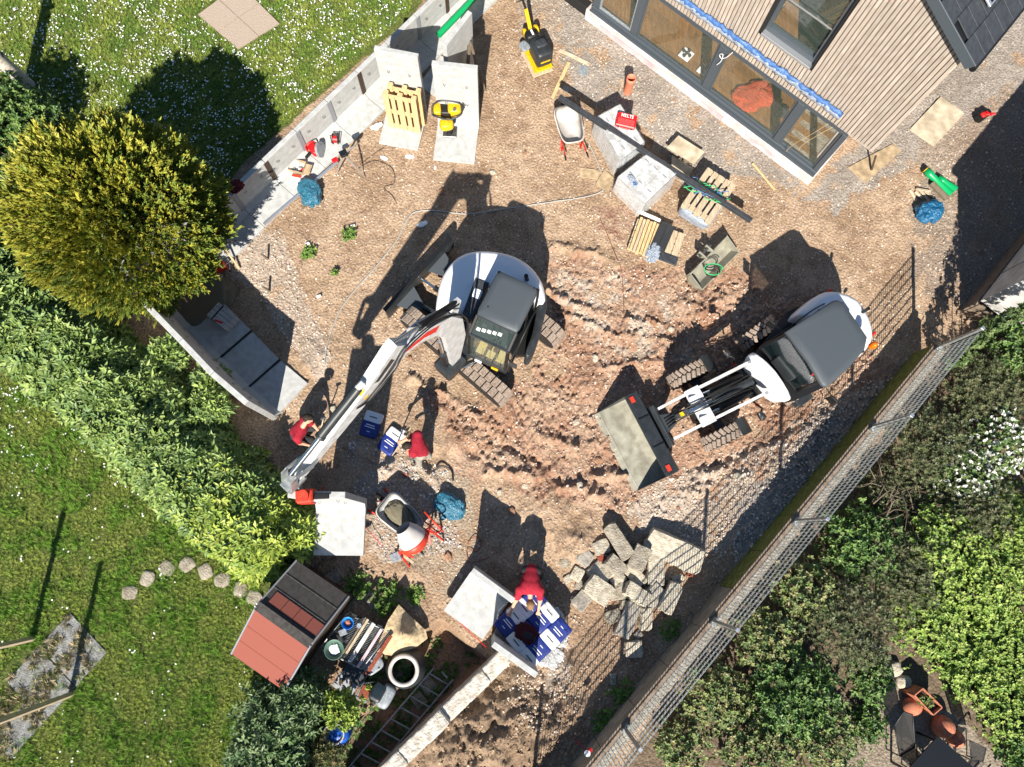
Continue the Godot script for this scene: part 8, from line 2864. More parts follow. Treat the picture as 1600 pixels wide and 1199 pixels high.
	var stones := [[4.00, 0.25, 1.35, 0.63, -24, 0.3], [2.77, 0.05, 0.87, 0.37, -58, 0.2], [2.41, 0.19, 0.39, 0.34, 20, 0.16], [2.05, 0.41, 0.37, 0.34, 50, 0.15], [2.40, 0.71, 0.59, 0.51, 38, 0.2], [2.68, 0.57, 0.51, 0.34, -42, 0.22], [2.30, 1.07, 0.65, 0.48, -36, 0.2], [1.99, 1.28, 0.51, 0.34, 46, 0.17], [3.10, 0.76, 0.62, 0.31, -50, 0.2], [3.20, 0.42, 0.59, 0.39, 62, 0.24], [3.58, 0.65, 0.73, 0.39, 86, 0.2], [3.51, 1.20, 0.56, 0.45, 42, 0.2], [3.11, 1.16, 0.62, 0.34, -32, 0.2], [2.76, 1.12, 0.48, 0.37, 10, 0.18], [3.85, 1.24, 0.73, 0.34, 62, 0.2], [2.94, 1.69, 0.85, 0.37, 64, 0.2], [3.33, 1.69, 0.54, 0.28, 88, 0.16], [2.63, 1.64, 0.37, 0.28, 20, 0.14], [3.05, 2.30, 0.39, 0.37, 5, 0.14], [3.17, 2.02, 0.17, 0.16, 40, 0.08], [2.75, 0.87, 0.37, 0.25, 30, 0.16], [1.61, 0.52, 0.25, 0.20, 10, 0.09], [1.87, 0.75, 0.31, 0.28, 60, 0.12], [1.78, 0.38, 0.20, 0.17, 0, 0.08], [1.67, 0.86, 0.20, 0.17, 30, 0.08], [1.91, 0.99, 0.23, 0.17, 70, 0.08], [4.08, 0.86, 0.28, 0.20, 20, 0.1], [2.59, 2.91, 0.14, 0.25, 0, 0.07], [2.48, 0.45, 0.23, 0.20, 60, 0.12], [2.87, 1.39, 0.25, 0.20, 70, 0.12]]
	for i in stones.size():
		var q: Array = stones[i]
		var hh: float = q[5]
		t = thing("rubble_stone", "largest rubble block, a long pale slab of old masonry on the pile" if i == 0 else "pale broken masonry block in the rubble pile", "stone", Vector3(q[0], 0, q[1]), "broken masonry blocks on the pile")
		var lift := hh * 0.5 - 0.03 + (0.15 if i in [1, 5, 9, 6, 12, 14] else 0.0)
		s = mb()
		lump(s, org + Vector3.UP * lift, Vector3(q[2] * 0.46, hh * 0.62, q[3] * 0.46), Basis(Vector3.UP, deg_to_rad(q[4])) * Basis(Vector3(1, 0, 0.6).normalized(), rng.randf_range(-0.32, 0.32)), rng.randf_range(9.0, 16.0), 0.16, 0.22, i + 20, 5, false)
		put(s, "block", [M.stone_rubble, M.concrete_old, M.stone_rubble, M.stone_grey][i % 4], t)
	for q in [[Vector3(1.91, 0.05, 0.219), 0.08], [Vector3(2.404, 0.1, 0.409), 0.09], [Vector3(2.596, 0.06, 1.271), 0.06], [Vector3(4.342, 0.05, 0.752), 0.07], [Vector3(-1.919, 0.04, -1.393), 0.06]]:
		t = thing("brick_fragment", "broken piece of red brick between the pale stones", "brick", q[0] * Vector3(1, 0, 1), "brick fragments in the rubble")
		plump(t, "fragment", M.brick_red, q[0], Vector3(q[1], q[1] * 0.6, q[1] * 0.8), q[1] * 40.0, 6.0, 0.2, 0.3, 4, 6, false)
	# --- small bits
	for q in [[Vector3(-4.085, 0.04, -5.557), "white paper cup lying on the earth"], [Vector3(-3.379, 0.04, -7.343), "white tin lid lying by a weed tuft"], [Vector3(-4.43, 0.05, -6.865), "white cup standing at a weed tuft"]]:
		t = thing("white_cup", q[1], "cup", q[0] * Vector3(1, 0, 1))
		pcyl(t, "cup", M.decal_white, q[0] + Vector3(-0.04, 0, 0.02), q[0] + Vector3(0.05, 0.01, -0.02), 0.04, 0.035, 12)
	for q in [[Vector3(-1.713, 0.02, -7.423), 0.12], [Vector3(-2.075, 0.02, -9.202), 0.1], [Vector3(-2.971, 0.02, -9.975), 0.1], [Vector3(-2.702, 0.02, -9.157), 0.09], [Vector3(-1.439, 0.02, -8.918), 0.05], [Vector3(-2.889, 0.05, -10.028), 0.12]]:
		t = thing("paper_scrap", "crumpled white scrap of paper on the earth", "paper", q[0] * Vector3(1, 0, 1), "paper scraps on the earth")
		plump(t, "scrap", M.decal_white, q[0], Vector3(q[1], 0.02, q[1] * 0.5), q[1] * 30.0, 2.5, 0.45, 0.6, int(q[1] * 100), 7, false)
	for q in [[Vector3(-5.34, 0, -6.486), Vector3(-5.437, 0.4, -6.274)], [Vector3(-5.252, 0, -5.686), Vector3(-5.126, 0.35, -5.207)]]:
		t = thing("wooden_peg", "short wooden peg driven into the gravel beside the wall", "peg", q[0], "pegs in the gravel")
		pbar(t, "peg", M.wood_grey, q[0], q[0] + Vector3(-0.05, 0.35, 0.02), 0.04, 0.04)
	t = thing("red_cushion", "dark red cloth hanging over the lawn wall below the conifer", "cloth", Vector3(-5.868, 1, -7.821))
	plump(t, "cloth", M.shirt_wine, Vector3(-5.855, 1, -7.837), Vector3(0.16, 0.09, 0.13), 0.8, 2.6, 0.4, 0.5, 3, 10)
	t = thing("marker_disc", "white and red marker caps on the corner of the boundary wall", "marker", Vector3(1.931, 0.9, 4.094))
	pcyl(t, "white_cap", M.decal_white, Vector3(1.899, 0.95, 4.103), Vector3(1.894, 0.99, 4.092), 0.06, -1, 16)
	pcyl(t, "red_cap", M.red_paint, Vector3(1.951, 0.95, 4.046), Vector3(1.947, 0.98, 4.038), 0.05, -1, 16)


# ---------------------------------------------------------------- yard with the shed, neighbour's patio, loose stones
func build_garden() -> void:
	# two washing-line posts whose long shadows cross the lower lawn
	for k in 2:
		var p: Vector3 = [Vector3(-9.61, 0, 2.049), Vector3(-8.674, 0, 3.147)][k]
		var t := thing("line_post", ["wooden washing-line post at the upper end of the weathered slabs", "wooden washing-line post at the lower end of the weathered slabs"][k], "post", p)
		pbar(t, "post", M.wood_old, p - Vector3.UP * 0.1, p + Vector3(-0.02, 2.35, 0.02), 0.09, 0.09, 0.008)
	# garden shed with a red felt slope
	var r0 := Vector3(-4.452, 1.75, 1.238)
	var r1 := Vector3(-3.381, 1.75, 1.947)
	var a0 := Vector3(-5.021, 1.25, 2.174)
	var a1 := Vector3(-3.963, 1.25, 2.855)
	var b0 := Vector3(-3.899, 1.25, 0.438)
	var b1 := Vector3(-2.822, 1.25, 1.128)
	var c := (a0 + a1 + b0 + b1) * 0.25
	var t := thing("garden_shed", "small wooden shed with one red and one dark grey roof slope", "shed", c * Vector3(1, 0, 1))
	var u := (r1 - r0).normalized()
	var w := Vector3(-u.z, 0, u.x)
	for q in [[a0, a1, M.shingle_red, "red_roof_slope"], [b0, b1, M.felt_dark, "dark_roof_slope"]]:
		var e0: Vector3 = q[0]
		var e1: Vector3 = q[1]
		var n := (r1 - r0).cross(e0 - r0).normalized()
		if n.y < 0: n = -n
		pprism(t, q[3], q[2], [r0, r1, e1, e0], n * 0.03)
		for k in 2:
			var f := 0.4 + 0.3 * k
			pbar(t, "felt_lap", q[2], r0.lerp(e0, f) + n * 0.033, r1.lerp(e1, f) + n * 0.033, 0.02, 0.006, 0.001)
		for e in [[r0, e0], [r1, e1]]: pbar(t, "verge_board", M.decal_grey, (e[0] as Vector3) + n * 0.02, (e[1] as Vector3) + n * 0.02, 0.03, 0.08)
	var nb := (r1 - r0).cross(b0 - r0).normalized()
	if nb.y < 0: nb = -nb
	for k in 4:
		var p0 := r0.lerp(r1, 0.1 + 0.225 * k)
		var p1 := r0.lerp(r1, 0.1 + 0.225 * k + 0.215)
		var d := (b0 - r0)
		pprism(t, "red_shingle", M.shingle_red, [p0 + d * 0.13 + nb * 0.04, p1 + d * 0.13 + nb * 0.04, p1 + d * 0.36 + nb * 0.04, p0 + d * 0.36 + nb * 0.04], nb * 0.008)
	pbar(t, "ridge_cap", M.felt_dark, r0 + Vector3.UP * 0.035, r1 + Vector3.UP * 0.035, 0.18, 0.02)
	for q in [[a0, a1], [b0, b1]]:
		var i0: Vector3 = (q[0] as Vector3).lerp(c, 0.12)
		var i1: Vector3 = (q[1] as Vector3).lerp(c, 0.12)
		pprism(t, "side_wall", M.wood_dark, [Vector3(i0.x, 0, i0.z), Vector3(i1.x, 0, i1.z), Vector3(i1.x, 1.24, i1.z), Vector3(i0.x, 1.24, i0.z)], (c - i0).normalized() * Vector3(1, 0, 1) * 0.03)
	for q in [[a0, b0, r0], [a1, b1, r1]]:
		var i0: Vector3 = (q[0] as Vector3).lerp(c, 0.13)
		var i1: Vector3 = (q[1] as Vector3).lerp(c, 0.13)
		var ir: Vector3 = (q[2] as Vector3).lerp(Vector3(c.x, 1.7, c.z), 0.13)
		pprism(t, "gable_wall", M.wood_dark, [Vector3(i0.x, 0, i0.z), Vector3(i1.x, 0, i1.z), Vector3(i1.x, 1.22, i1.z), ir - Vector3.UP * 0.06, Vector3(i0.x, 1.22, i0.z)], u * 0.02)
	# neighbour's patio furniture
	var pl := [Vector3(8.784, 0.5, 3.17), Vector3(8.976, 0.5, 3.035), Vector3(9.332, 0.5, 3.408), Vector3(9.125, 0.5, 3.554)]
	var m: Vector3 = (pl[0] + pl[2]) * 0.5
	t = thing("planter_box", "tall terracotta planter box with small plants on the patio", "planter", m * Vector3(1, 0, 1))
	for k in 4:
		var p: Vector3 = pl[k]
		var q: Vector3 = pl[(k + 1) % 4]
		pbar(t, "side", M.terracotta, Vector3(p.x, 0.25, p.z), Vector3(q.x, 0.25, q.z), 0.025, 0.5)
	var soil := []
	for p in pl: soil.append(Vector3(p.x, 0.38, p.z))
	pprism(t, "soil", M.wood_dark, soil, Vector3.UP * 0.01)
	crown(t, m * Vector3(1, 0, 1), m - Vector3.UP * 0.08, Vector3(0.2, 0.05, 0.15), 34, T.m_small, [Color(0.12, 0.2, 0.04), Color(0.2, 0.22, 0.06)], 0.3, 0.7, 0.5, 0.3, "plants")
	for k in 3:
		var p: Vector3 = [Vector3(8.872, 0.2, 3.457), Vector3(9.459, 0.23, 3.84), Vector3(9.736, 0.17, 4.092)][k]
		t = thing("terracotta_ball", ["terracotta ball beside the planter and a mesh chair", "large terracotta ball at the table corner", "smallest terracotta ball beside the table edge"][k], "garden ball", p * Vector3(1, 0, 1))
		plump(t, "ball", M.terracotta, p, Vector3.ONE * [0.19, 0.225, 0.17][k], 0.0, 2.0, 0.0, 0.6, k, 12)
	mat("table_black", Color(0.085, 0.09, 0.1), 0.35)
	var tc := Vector3(9.025, 0.72, 3.887)
	t = thing("patio_table", "square black patio table between the mesh chairs", "table", Vector3(9.462, 0, 4.505))
	pprism(t, "table_top", M.table_black, [tc, Vector3(9.759, 0.72, 4.555), Vector3(9.022, 0.72, 5.198), Vector3(8.248, 0.72, 4.566)], Vector3.UP * 0.03)
	for q in [Vector3(9.023, 0.72, 4.007), Vector3(9.629, 0.72, 4.554), Vector3(9.041, 0.72, 5.06), Vector3(8.404, 0.72, 4.567)]: pcyl(t, "leg", M.black, (q as Vector3) * Vector3(1, 0, 1), q, 0.025)
	var net := mat("chair_net", Color(0.16, 0.155, 0.15, 0.72), 0.8)
	net.transparency = BaseMaterial3D.TRANSPARENCY_ALPHA
	for k in 2:
		var f: Array = [[Vector3(8.045, 0.95, 3.647), Vector3(8.231, 1, 3.364), Vector3(8.405, 1, 3.425), Vector3(8.663, 0.5, 4.157), Vector3(8.325, 0.5, 4.322)], [Vector3(9.536, 0.95, 3.928), Vector3(9.84, 0.95, 4.07), Vector3(10.029, 0.5, 4.455), Vector3(9.798, 0.5, 4.405)]][k]
		t = thing("mesh_chair", ["black mesh garden chair with its back to the shrubs", "black mesh garden chair on the far side of the table"][k], "chair", (f[f.size() - 1] as Vector3) * Vector3(1, 0, 1))
		pprism(t, "back_mesh", net, f, Vector3(0.004, 0.002, 0.004))
		ptube(t, "back_frame", M.black, f + [f[0]], 0.014, 6)
		var s0: Vector3 = f[f.size() - 1]
		var s1: Vector3 = f[f.size() - 2]
		var o := Vector3(0.3, 0, 0.3) if k == 0 else Vector3(-0.3, 0, 0.3)
		pprism(t, "seat_mesh", net, [s0 - Vector3.UP * 0.05, s1 - Vector3.UP * 0.05, s1 + o - Vector3.UP * 0.06, s0 + o - Vector3.UP * 0.06], Vector3.UP * 0.008)
		for q in [s0, s1]:
			ptube(t, "leg", M.black, [q - Vector3.UP * 0.05, (q as Vector3) * Vector3(1, 0, 1)], 0.014, 6)
			ptube(t, "leg", M.black, [(q as Vector3) + o - Vector3.UP * 0.05, ((q as Vector3) + o) * Vector3(1, 0, 1)], 0.014, 6)
			ptube(t, "armrest", M.black, [(q as Vector3) + Vector3.UP * 0.2 - o * 0.1, (q as Vector3) + o * 0.9 + Vector3.UP * 0.18, (q as Vector3) + o - Vector3.UP * 0.05], 0.016, 6)
	for q in [[Vector3(7.862, 0.1, 2.126), 0.16], [Vector3(8.13, 0.1, 2.232), 0.13], [Vector3(8.625, 0.06, 2.733), 0.18], [Vector3(8.817, 0.06, 2.991), 0.16]]:
		t = thing("bed_stone", "rounded pinkish edging stone at the end of the garden path", "stone", q[0] * Vector3(1, 0, 1), "edging stones of the garden path")
		plump(t, "stone", M.stone_rubble, q[0], Vector3(q[1], 0.1, q[1] * 0.8), q[1] * 20.0, 3.0, 0.2, 0.3, int(q[1] * 90), 7)

func build_yard_objects() -> void:
	# wire table with oddments
	var tc := [Vector3(-2.965, 0.62, 1.518), Vector3(-2.061, 0.62, 1.871), Vector3(-2.616, 0.62, 2.585), Vector3(-3.489, 0.62, 2.189)]
	var t := thing("wire_table", "low wire-topped table crowded with bowls and boards behind the shed", "table", (tc[0] + tc[2]) * 0.5 * Vector3(1, 0, 1))
	for k in 4: ptube(t, "rim", M.galvanised, [tc[k], tc[(k + 1) % 4]], 0.012, 5)
	for i in 26:
		var f := (i + 0.5) / 26.0
		ptube(t, "wire", M.galvanised, [(tc[0] as Vector3).lerp(tc[3], f), (tc[1] as Vector3).lerp(tc[2], f)], 0.004, 4)
	for p in tc: ptube(t, "leg", M.galvanised, [p, (p as Vector3) * Vector3(1, 0, 1)], 0.014, 5)
	var shelf := []
	for p in tc: shelf.append(Vector3(p.x, 0.3, p.z))
	pprism(t, "shelf", M.plastic_dark, shelf, Vector3.UP * 0.012)
	mat("bowl_green", Color(0.3, 0.42, 0.37), 0.4)
	mat("bowl_blue", Color(0.1, 0.5, 0.85), 0.35)
	for k in 2:
		var p: Vector3 = [Vector3(-3.161, 0.64, 2.187), Vector3(-2.914, 0.64, 1.679)][k]
		var r: float = [0.2, 0.125][k]
		t = thing("bowl", ["round green plastic bowl with white dregs on the wire table", "round bright blue bowl with brown contents on the wire table"][k], "bowl", p)
		var s := mb()
		lathe(s, p, Vector3.UP, [Vector2(r * 0.6, 0), Vector2(r * 0.9, 0.09), Vector2(r, 0.14), Vector2(r * 0.95, 0.145), Vector2(r * 0.84, 0.09), Vector2(r * 0.55, 0.02), Vector2(0, 0.02)], 26)
		put(s, "bowl_wall", [M.bowl_green, M.bowl_blue][k], t)
		plump(t, "content", [M.decal_white, M.terracotta][k], p + Vector3(-0.01, 0.04, 0.01), Vector3(r * 0.5, 0.03, r * 0.55), 0.4, 2.5, 0.3, 0.5, k, 8)
	for k in 5:
		var o := Vector3(0.13, 0, 0.09) * k
		var p0: Vector3 = Vector3(-2.751, 0.66, 2.013) + o * [0.0, 0.75, 1.3, 1.7, 2.0][k] * 0.5 + Vector3(0.09, 0, -0.32)
		t = thing("timber_offcut", ["grey lath leaning on the wire table", "second grey lath leaning on the wire table", "thick cream-painted post laid over the wire table", "thin cream-painted lath on the wire table", "dark red board laid over the wire table"][k], "timber", p0)
		pbar(t, "timber", [M.wood_grey, M.wood_old, M.plaster_white, M.foam_pink, M.brick_red][k], p0 + Vector3(0.1, 0.03, -0.12), p0 + Vector3(-0.36, 0.02, 0.62), [0.035, 0.05, 0.085, 0.06, 0.08][k], 0.04)
	t = thing("glass_jar", "clear jar standing on the wire table beside the blue bowl", "jar", Vector3(-2.702, 0.64, 1.742))
	pcyl(t, "jar", M.foil_silver, Vector3(-2.702, 0.64, 1.742), Vector3(-2.681, 0.76, 1.728), 0.06, 0.05, 14)
	t = thing("white_tub", "small white tub below the blue bowl on the wire table", "tub", Vector3(-3.022, 0.64, 1.866))
	pbox(t, "tub", M.plastic_grey, Vector3(-3.014, 0.68, 1.861), Vector3(0.16, 0.08, 0.13), 0.4)
	# canvas tarpaulin over a frame
	t = thing("canvas_cover", "tan canvas cover draped into a point over garden things", "tarpaulin", Vector3(-1.939, 0, 1.974))
	var ap := Vector3(-1.796, 0.85, 1.893)
	var rim := [Vector3(-1.912, 0.6, 1.333), Vector3(-1.708, 0.35, 1.574), Vector3(-1.379, 0.2, 1.887), Vector3(-1.338, 0.15, 2.06), Vector3(-1.566, 0.25, 2.224), Vector3(-2.06, 0.3, 2.379), Vector3(-2.319, 0.35, 2.332), Vector3(-2.377, 0.5, 2.26), Vector3(-2.188, 0.65, 1.83), Vector3(-2.117, 0.65, 1.643)]
	var s := mb()
	s.set_smooth_group(1)
	for k in rim.size():
		var p: Vector3 = rim[k]
		var q: Vector3 = rim[(k + 1) % rim.size()]
		for i in 6:
			var f0 := i / 6.0
			var f1 := (i + 1) / 6.0
			var sag := func(f: float) -> Vector3: return Vector3.DOWN * 0.12 * sin(f * PI)
			quad(s, ap.lerp(p, f0) + sag.call(f0), ap.lerp(q, f0) + sag.call(f0), ap.lerp(q, f1) + sag.call(f1), ap.lerp(p, f1) + sag.call(f1), Vector3.UP)
	put(s, "canvas", M.canvas, t)
	ptube(t, "prop", M.wood_dark, [ap - Vector3.UP * 0.02, Vector3(ap.x, -0.05, ap.z)], 0.02, 5)
	# plastic stool, water jar, boxes, mower
	var sc := Vector3(-2.445, 0.42, 2.508)
	t = thing("plastic_stool", "pale grey plastic stool seat with a central drain hole", "stool", sc * Vector3(1, 0, 1))
	s = mb()
	lump(s, sc, Vector3(0.21, 0.03, 0.2), Basis(Vector3.UP, 0.6), 4.0, 0.0, 1.0, 0, 8)
	put(s, "seat", M.plastic_grey, t)
	for q in [[0, 0, 0.022], [-0.06, -0.05, 0.012], [0.15, 0.08, 0.02], [-0.15, -0.08, 0.02]]: pcyl(t, "drain_hole", M.black, sc + Vector3(q[0], 0.029, q[1]), sc + Vector3(q[0], 0.033, q[1]), q[2])
	for q in [[-0.13, -0.12], [0.13, -0.12], [0.13, 0.12], [-0.13, 0.12]]: pcyl(t, "leg", M.plastic_grey, sc + Vector3(q[0], 0, q[1]), sc * Vector3(1, 0, 1) + Vector3(q[0] * 1.2, 0, q[1] * 1.2), 0.02)
	var wj := Vector3(-1.791, -0.2, 2.65)
	wj.y = -0.55
	t = thing("water_butt", "large bulging grey plastic water butt with an open cream rim", "water butt", wj)
	s = mb()
	lathe(s, wj, Vector3.UP, [Vector2(0.3, 0.0), Vector2(0.38, 0.12), Vector2(0.42, 0.4), Vector2(0.41, 0.7), Vector2(0.34, 0.9), Vector2(0.3, 0.96), Vector2(0.24, 0.96), Vector2(0.24, 0.9), Vector2(0.33, 0.7), Vector2(0.34, 0.35), Vector2(0.0, 0.33)], 36)
	put(s, "jar_body", M.plastic_dark, t)
	s = mb()
	lathe(s, wj + Vector3.UP * 0.955, Vector3.UP, [Vector2(0.24, 0.0), Vector2(0.24, 0.03), Vector2(0.31, 0.035), Vector2(0.325, 0.0), Vector2(0.3, -0.03)], 36)
	put(s, "rim", M.plaster_white, t)
	t = thing("storage_box", "open grey plastic storage box with dirty lid beside the bush", "box", Vector3(-3.006, 0, 2.89))
	pbox(t, "box", M.plastic_dark, Vector3(-2.804, 0.2, 2.705), Vector3(0.5, 0.4, 0.32), -0.55, 0.02)
	pbox(t, "lid", M.plastic_grey, Vector3(-2.965, 0.34, 2.903), Vector3(0.46, 0.04, 0.4), -0.55, 0.02, 0.15)
	for k in 9: plump(t, "dead_leaf", M.wood_dark, Vector3(-2.955, 0.385, 2.919) + Vector3(rng.randf_range(-0.15, 0.18), 0, rng.randf_range(-0.12, 0.15)), Vector3(0.05, 0.005, 0.025), rng.randf() * 3.0, 2.0, 0.3, 0.5, k, 4)
	t = thing("planting_tray", "tray of brown soil with a pale green seedling", "tray", Vector3(-2.634, 0, 3.144))
	pbox(t, "tray", M.plastic_grey, Vector3(-2.601, 0.2, 3.104), Vector3(0.26, 0.12, 0.36), -0.45, 0.02)
	plump(t, "soil", M.brick_red, Vector3(-2.591, 0.26, 3.105), Vector3(0.11, 0.03, 0.15), -0.45, 3.0, 0.3, 0.4, 2, 8)
	crown(t, org, Vector3(-2.508, 0.32, 2.97), Vector3(0.07, 0.05, 0.06), 14, T.m_small, [Color(0.3, 0.38, 0.06)], 0.3, 0.7, 0.5, 0.3, "seedling")
	t = thing("lawn_mower", "old grey lawn mower with a glassy grass box", "lawn mower", Vector3(-2.286, 0, 3.183))
	plump(t, "grass_box", M.plastic_grey, Vector3(-2.161, 0.22, 3.177), Vector3(0.15, 0.13, 0.24), -0.5, 4.0)
	plump(t, "engine_cover", M.dark_paint, Vector3(-2.323, 0.3, 3.086), Vector3(0.14, 0.1, 0.18), -0.5, 5.0)
	pbox(t, "clear_cover", M.glass_dark, Vector3(-2.294, 0.41, 3.052), Vector3(0.22, 0.02, 0.3), -0.5, 0.008)
	for q in [Vector3(-2.478, 0.09, 3.014), Vector3(-2.171, 0.09, 3.389), Vector3(-2.05, 0.09, 3.092), Vector3(-2.413, 0.09, 3.313)]: pcyl(t, "wheel", M.black, (q as Vector3) - Vector3(0.02, 0, 0.02), (q as Vector3) + Vector3(0.03, 0, 0.03), 0.08)
	ptube(t, "push_bar", M.galvanised, [Vector3(-2.407, 0.4, 2.87), Vector3(-2.641, 0.62, 2.876), Vector3(-2.748, 0.62, 3.069), Vector3(-2.496, 0.4, 3.236)], 0.012, 5)
	# blue barrel under the sapling
	mat("barrel_blue", Color(0.1, 0.33, 0.68), 0.4)
	var bb := Vector3(-3.051, 0, 3.86)
	t = thing("blue_barrel", "blue plastic barrel with a dirty cream lid under the sapling", "barrel", bb)
	s = mb()
	lathe(s, bb, Vector3.UP, [Vector2(0.19, 0), Vector2(0.21, 0.08), Vector2(0.21, 0.42), Vector2(0.17, 0.5), Vector2(0.0, 0.5)], 24)
	put(s, "barrel_body", M.barrel_blue, t)
	var lc := Vector3(-3.132, 0.55, 3.821)
	t = thing("cream_tub", "round cream tub with murky water beside the blue barrel", "tub", lc * Vector3(1, 0, 1))
	s = mb()
	lathe(s, lc * Vector3(1, 0, 1), Vector3.UP, [Vector2(0.15, 0), Vector2(0.2, 0.5), Vector2(0.215, 0.55), Vector2(0.19, 0.55), Vector2(0.17, 0.42), Vector2(0, 0.42)], 24)
	put(s, "tub", M.plaster_white, t)
	# ladder on the ground of the sunk bed
	var l0 := [Vector3(-1.246, -0.6, 2.771), Vector3(-3.07, -0.6, 4.823)]
	var l1 := [Vector3(-0.821, -0.6, 3.01), Vector3(-2.628, -0.6, 5.038)]
	t = thing("ladder", "long aluminium ladder lying in the weeds below the old wall", "ladder", (l0[0] + l1[1]) * 0.5)
	for l in [l0, l1]: pbar(t, "rail", M.galvanised, l[0], l[1], 0.035, 0.06)
	for i in 9:
		var f := (i + 0.5) / 9.0
		pbar(t, "rung", M.galvanised, (l0[0] as Vector3).lerp(l0[1], f), (l1[0] as Vector3).lerp(l1[1], f), 0.03, 0.03)
	for q in [[Vector3(-1.391, -0.76, 3.142), 0.3], [Vector3(-1.564, -0.76, 3.47), 0.26]]:
		t = thing("paving_stone", "grey paving stone half hidden under the ladder", "paving stone", q[0], "paving stones under the ladder")
		pbox(t, "stone", M.concrete_old, q[0], Vector3(q[1], 0.06, q[1] * 1.2), 0.7, 0.01)
	t = thing("short_rail", "short galvanised rail end among the weeds", "rail", Vector3(-1.016, -0.55, 2.882))
	pbar(t, "rail", M.galvanised, Vector3(-1.073, -0.55, 2.842), Vector3(-0.945, -0.55, 2.974), 0.04, 0.04)
	for q in [[Vector3(-3.391, 0.03, 0.81), 0.34, 0.28], [Vector3(-2.574, 0.03, 1.289), 0.22, 0.5]]:
		t = thing("leaning_slab", "grey slab lying in the weeds behind the shed", "slab", q[0], "slabs behind the shed")
		pbox(t, "slab", M.concrete_old, q[0], Vector3(q[1], 0.06, q[2]), 0.6, 0.01, 0.1)

func pebble_mesh(sd: int) -> ArrayMesh:
	var keep := org
	org = Vector3.ZERO
	var s := mb()
	lump(s, Vector3.ZERO, Vector3(1.0, 0.62, 0.8), Basis.IDENTITY, 3.2, 0.4, 0.28, sd, 2, false)
	s.generate_normals()
	org = keep
	return s.commit()

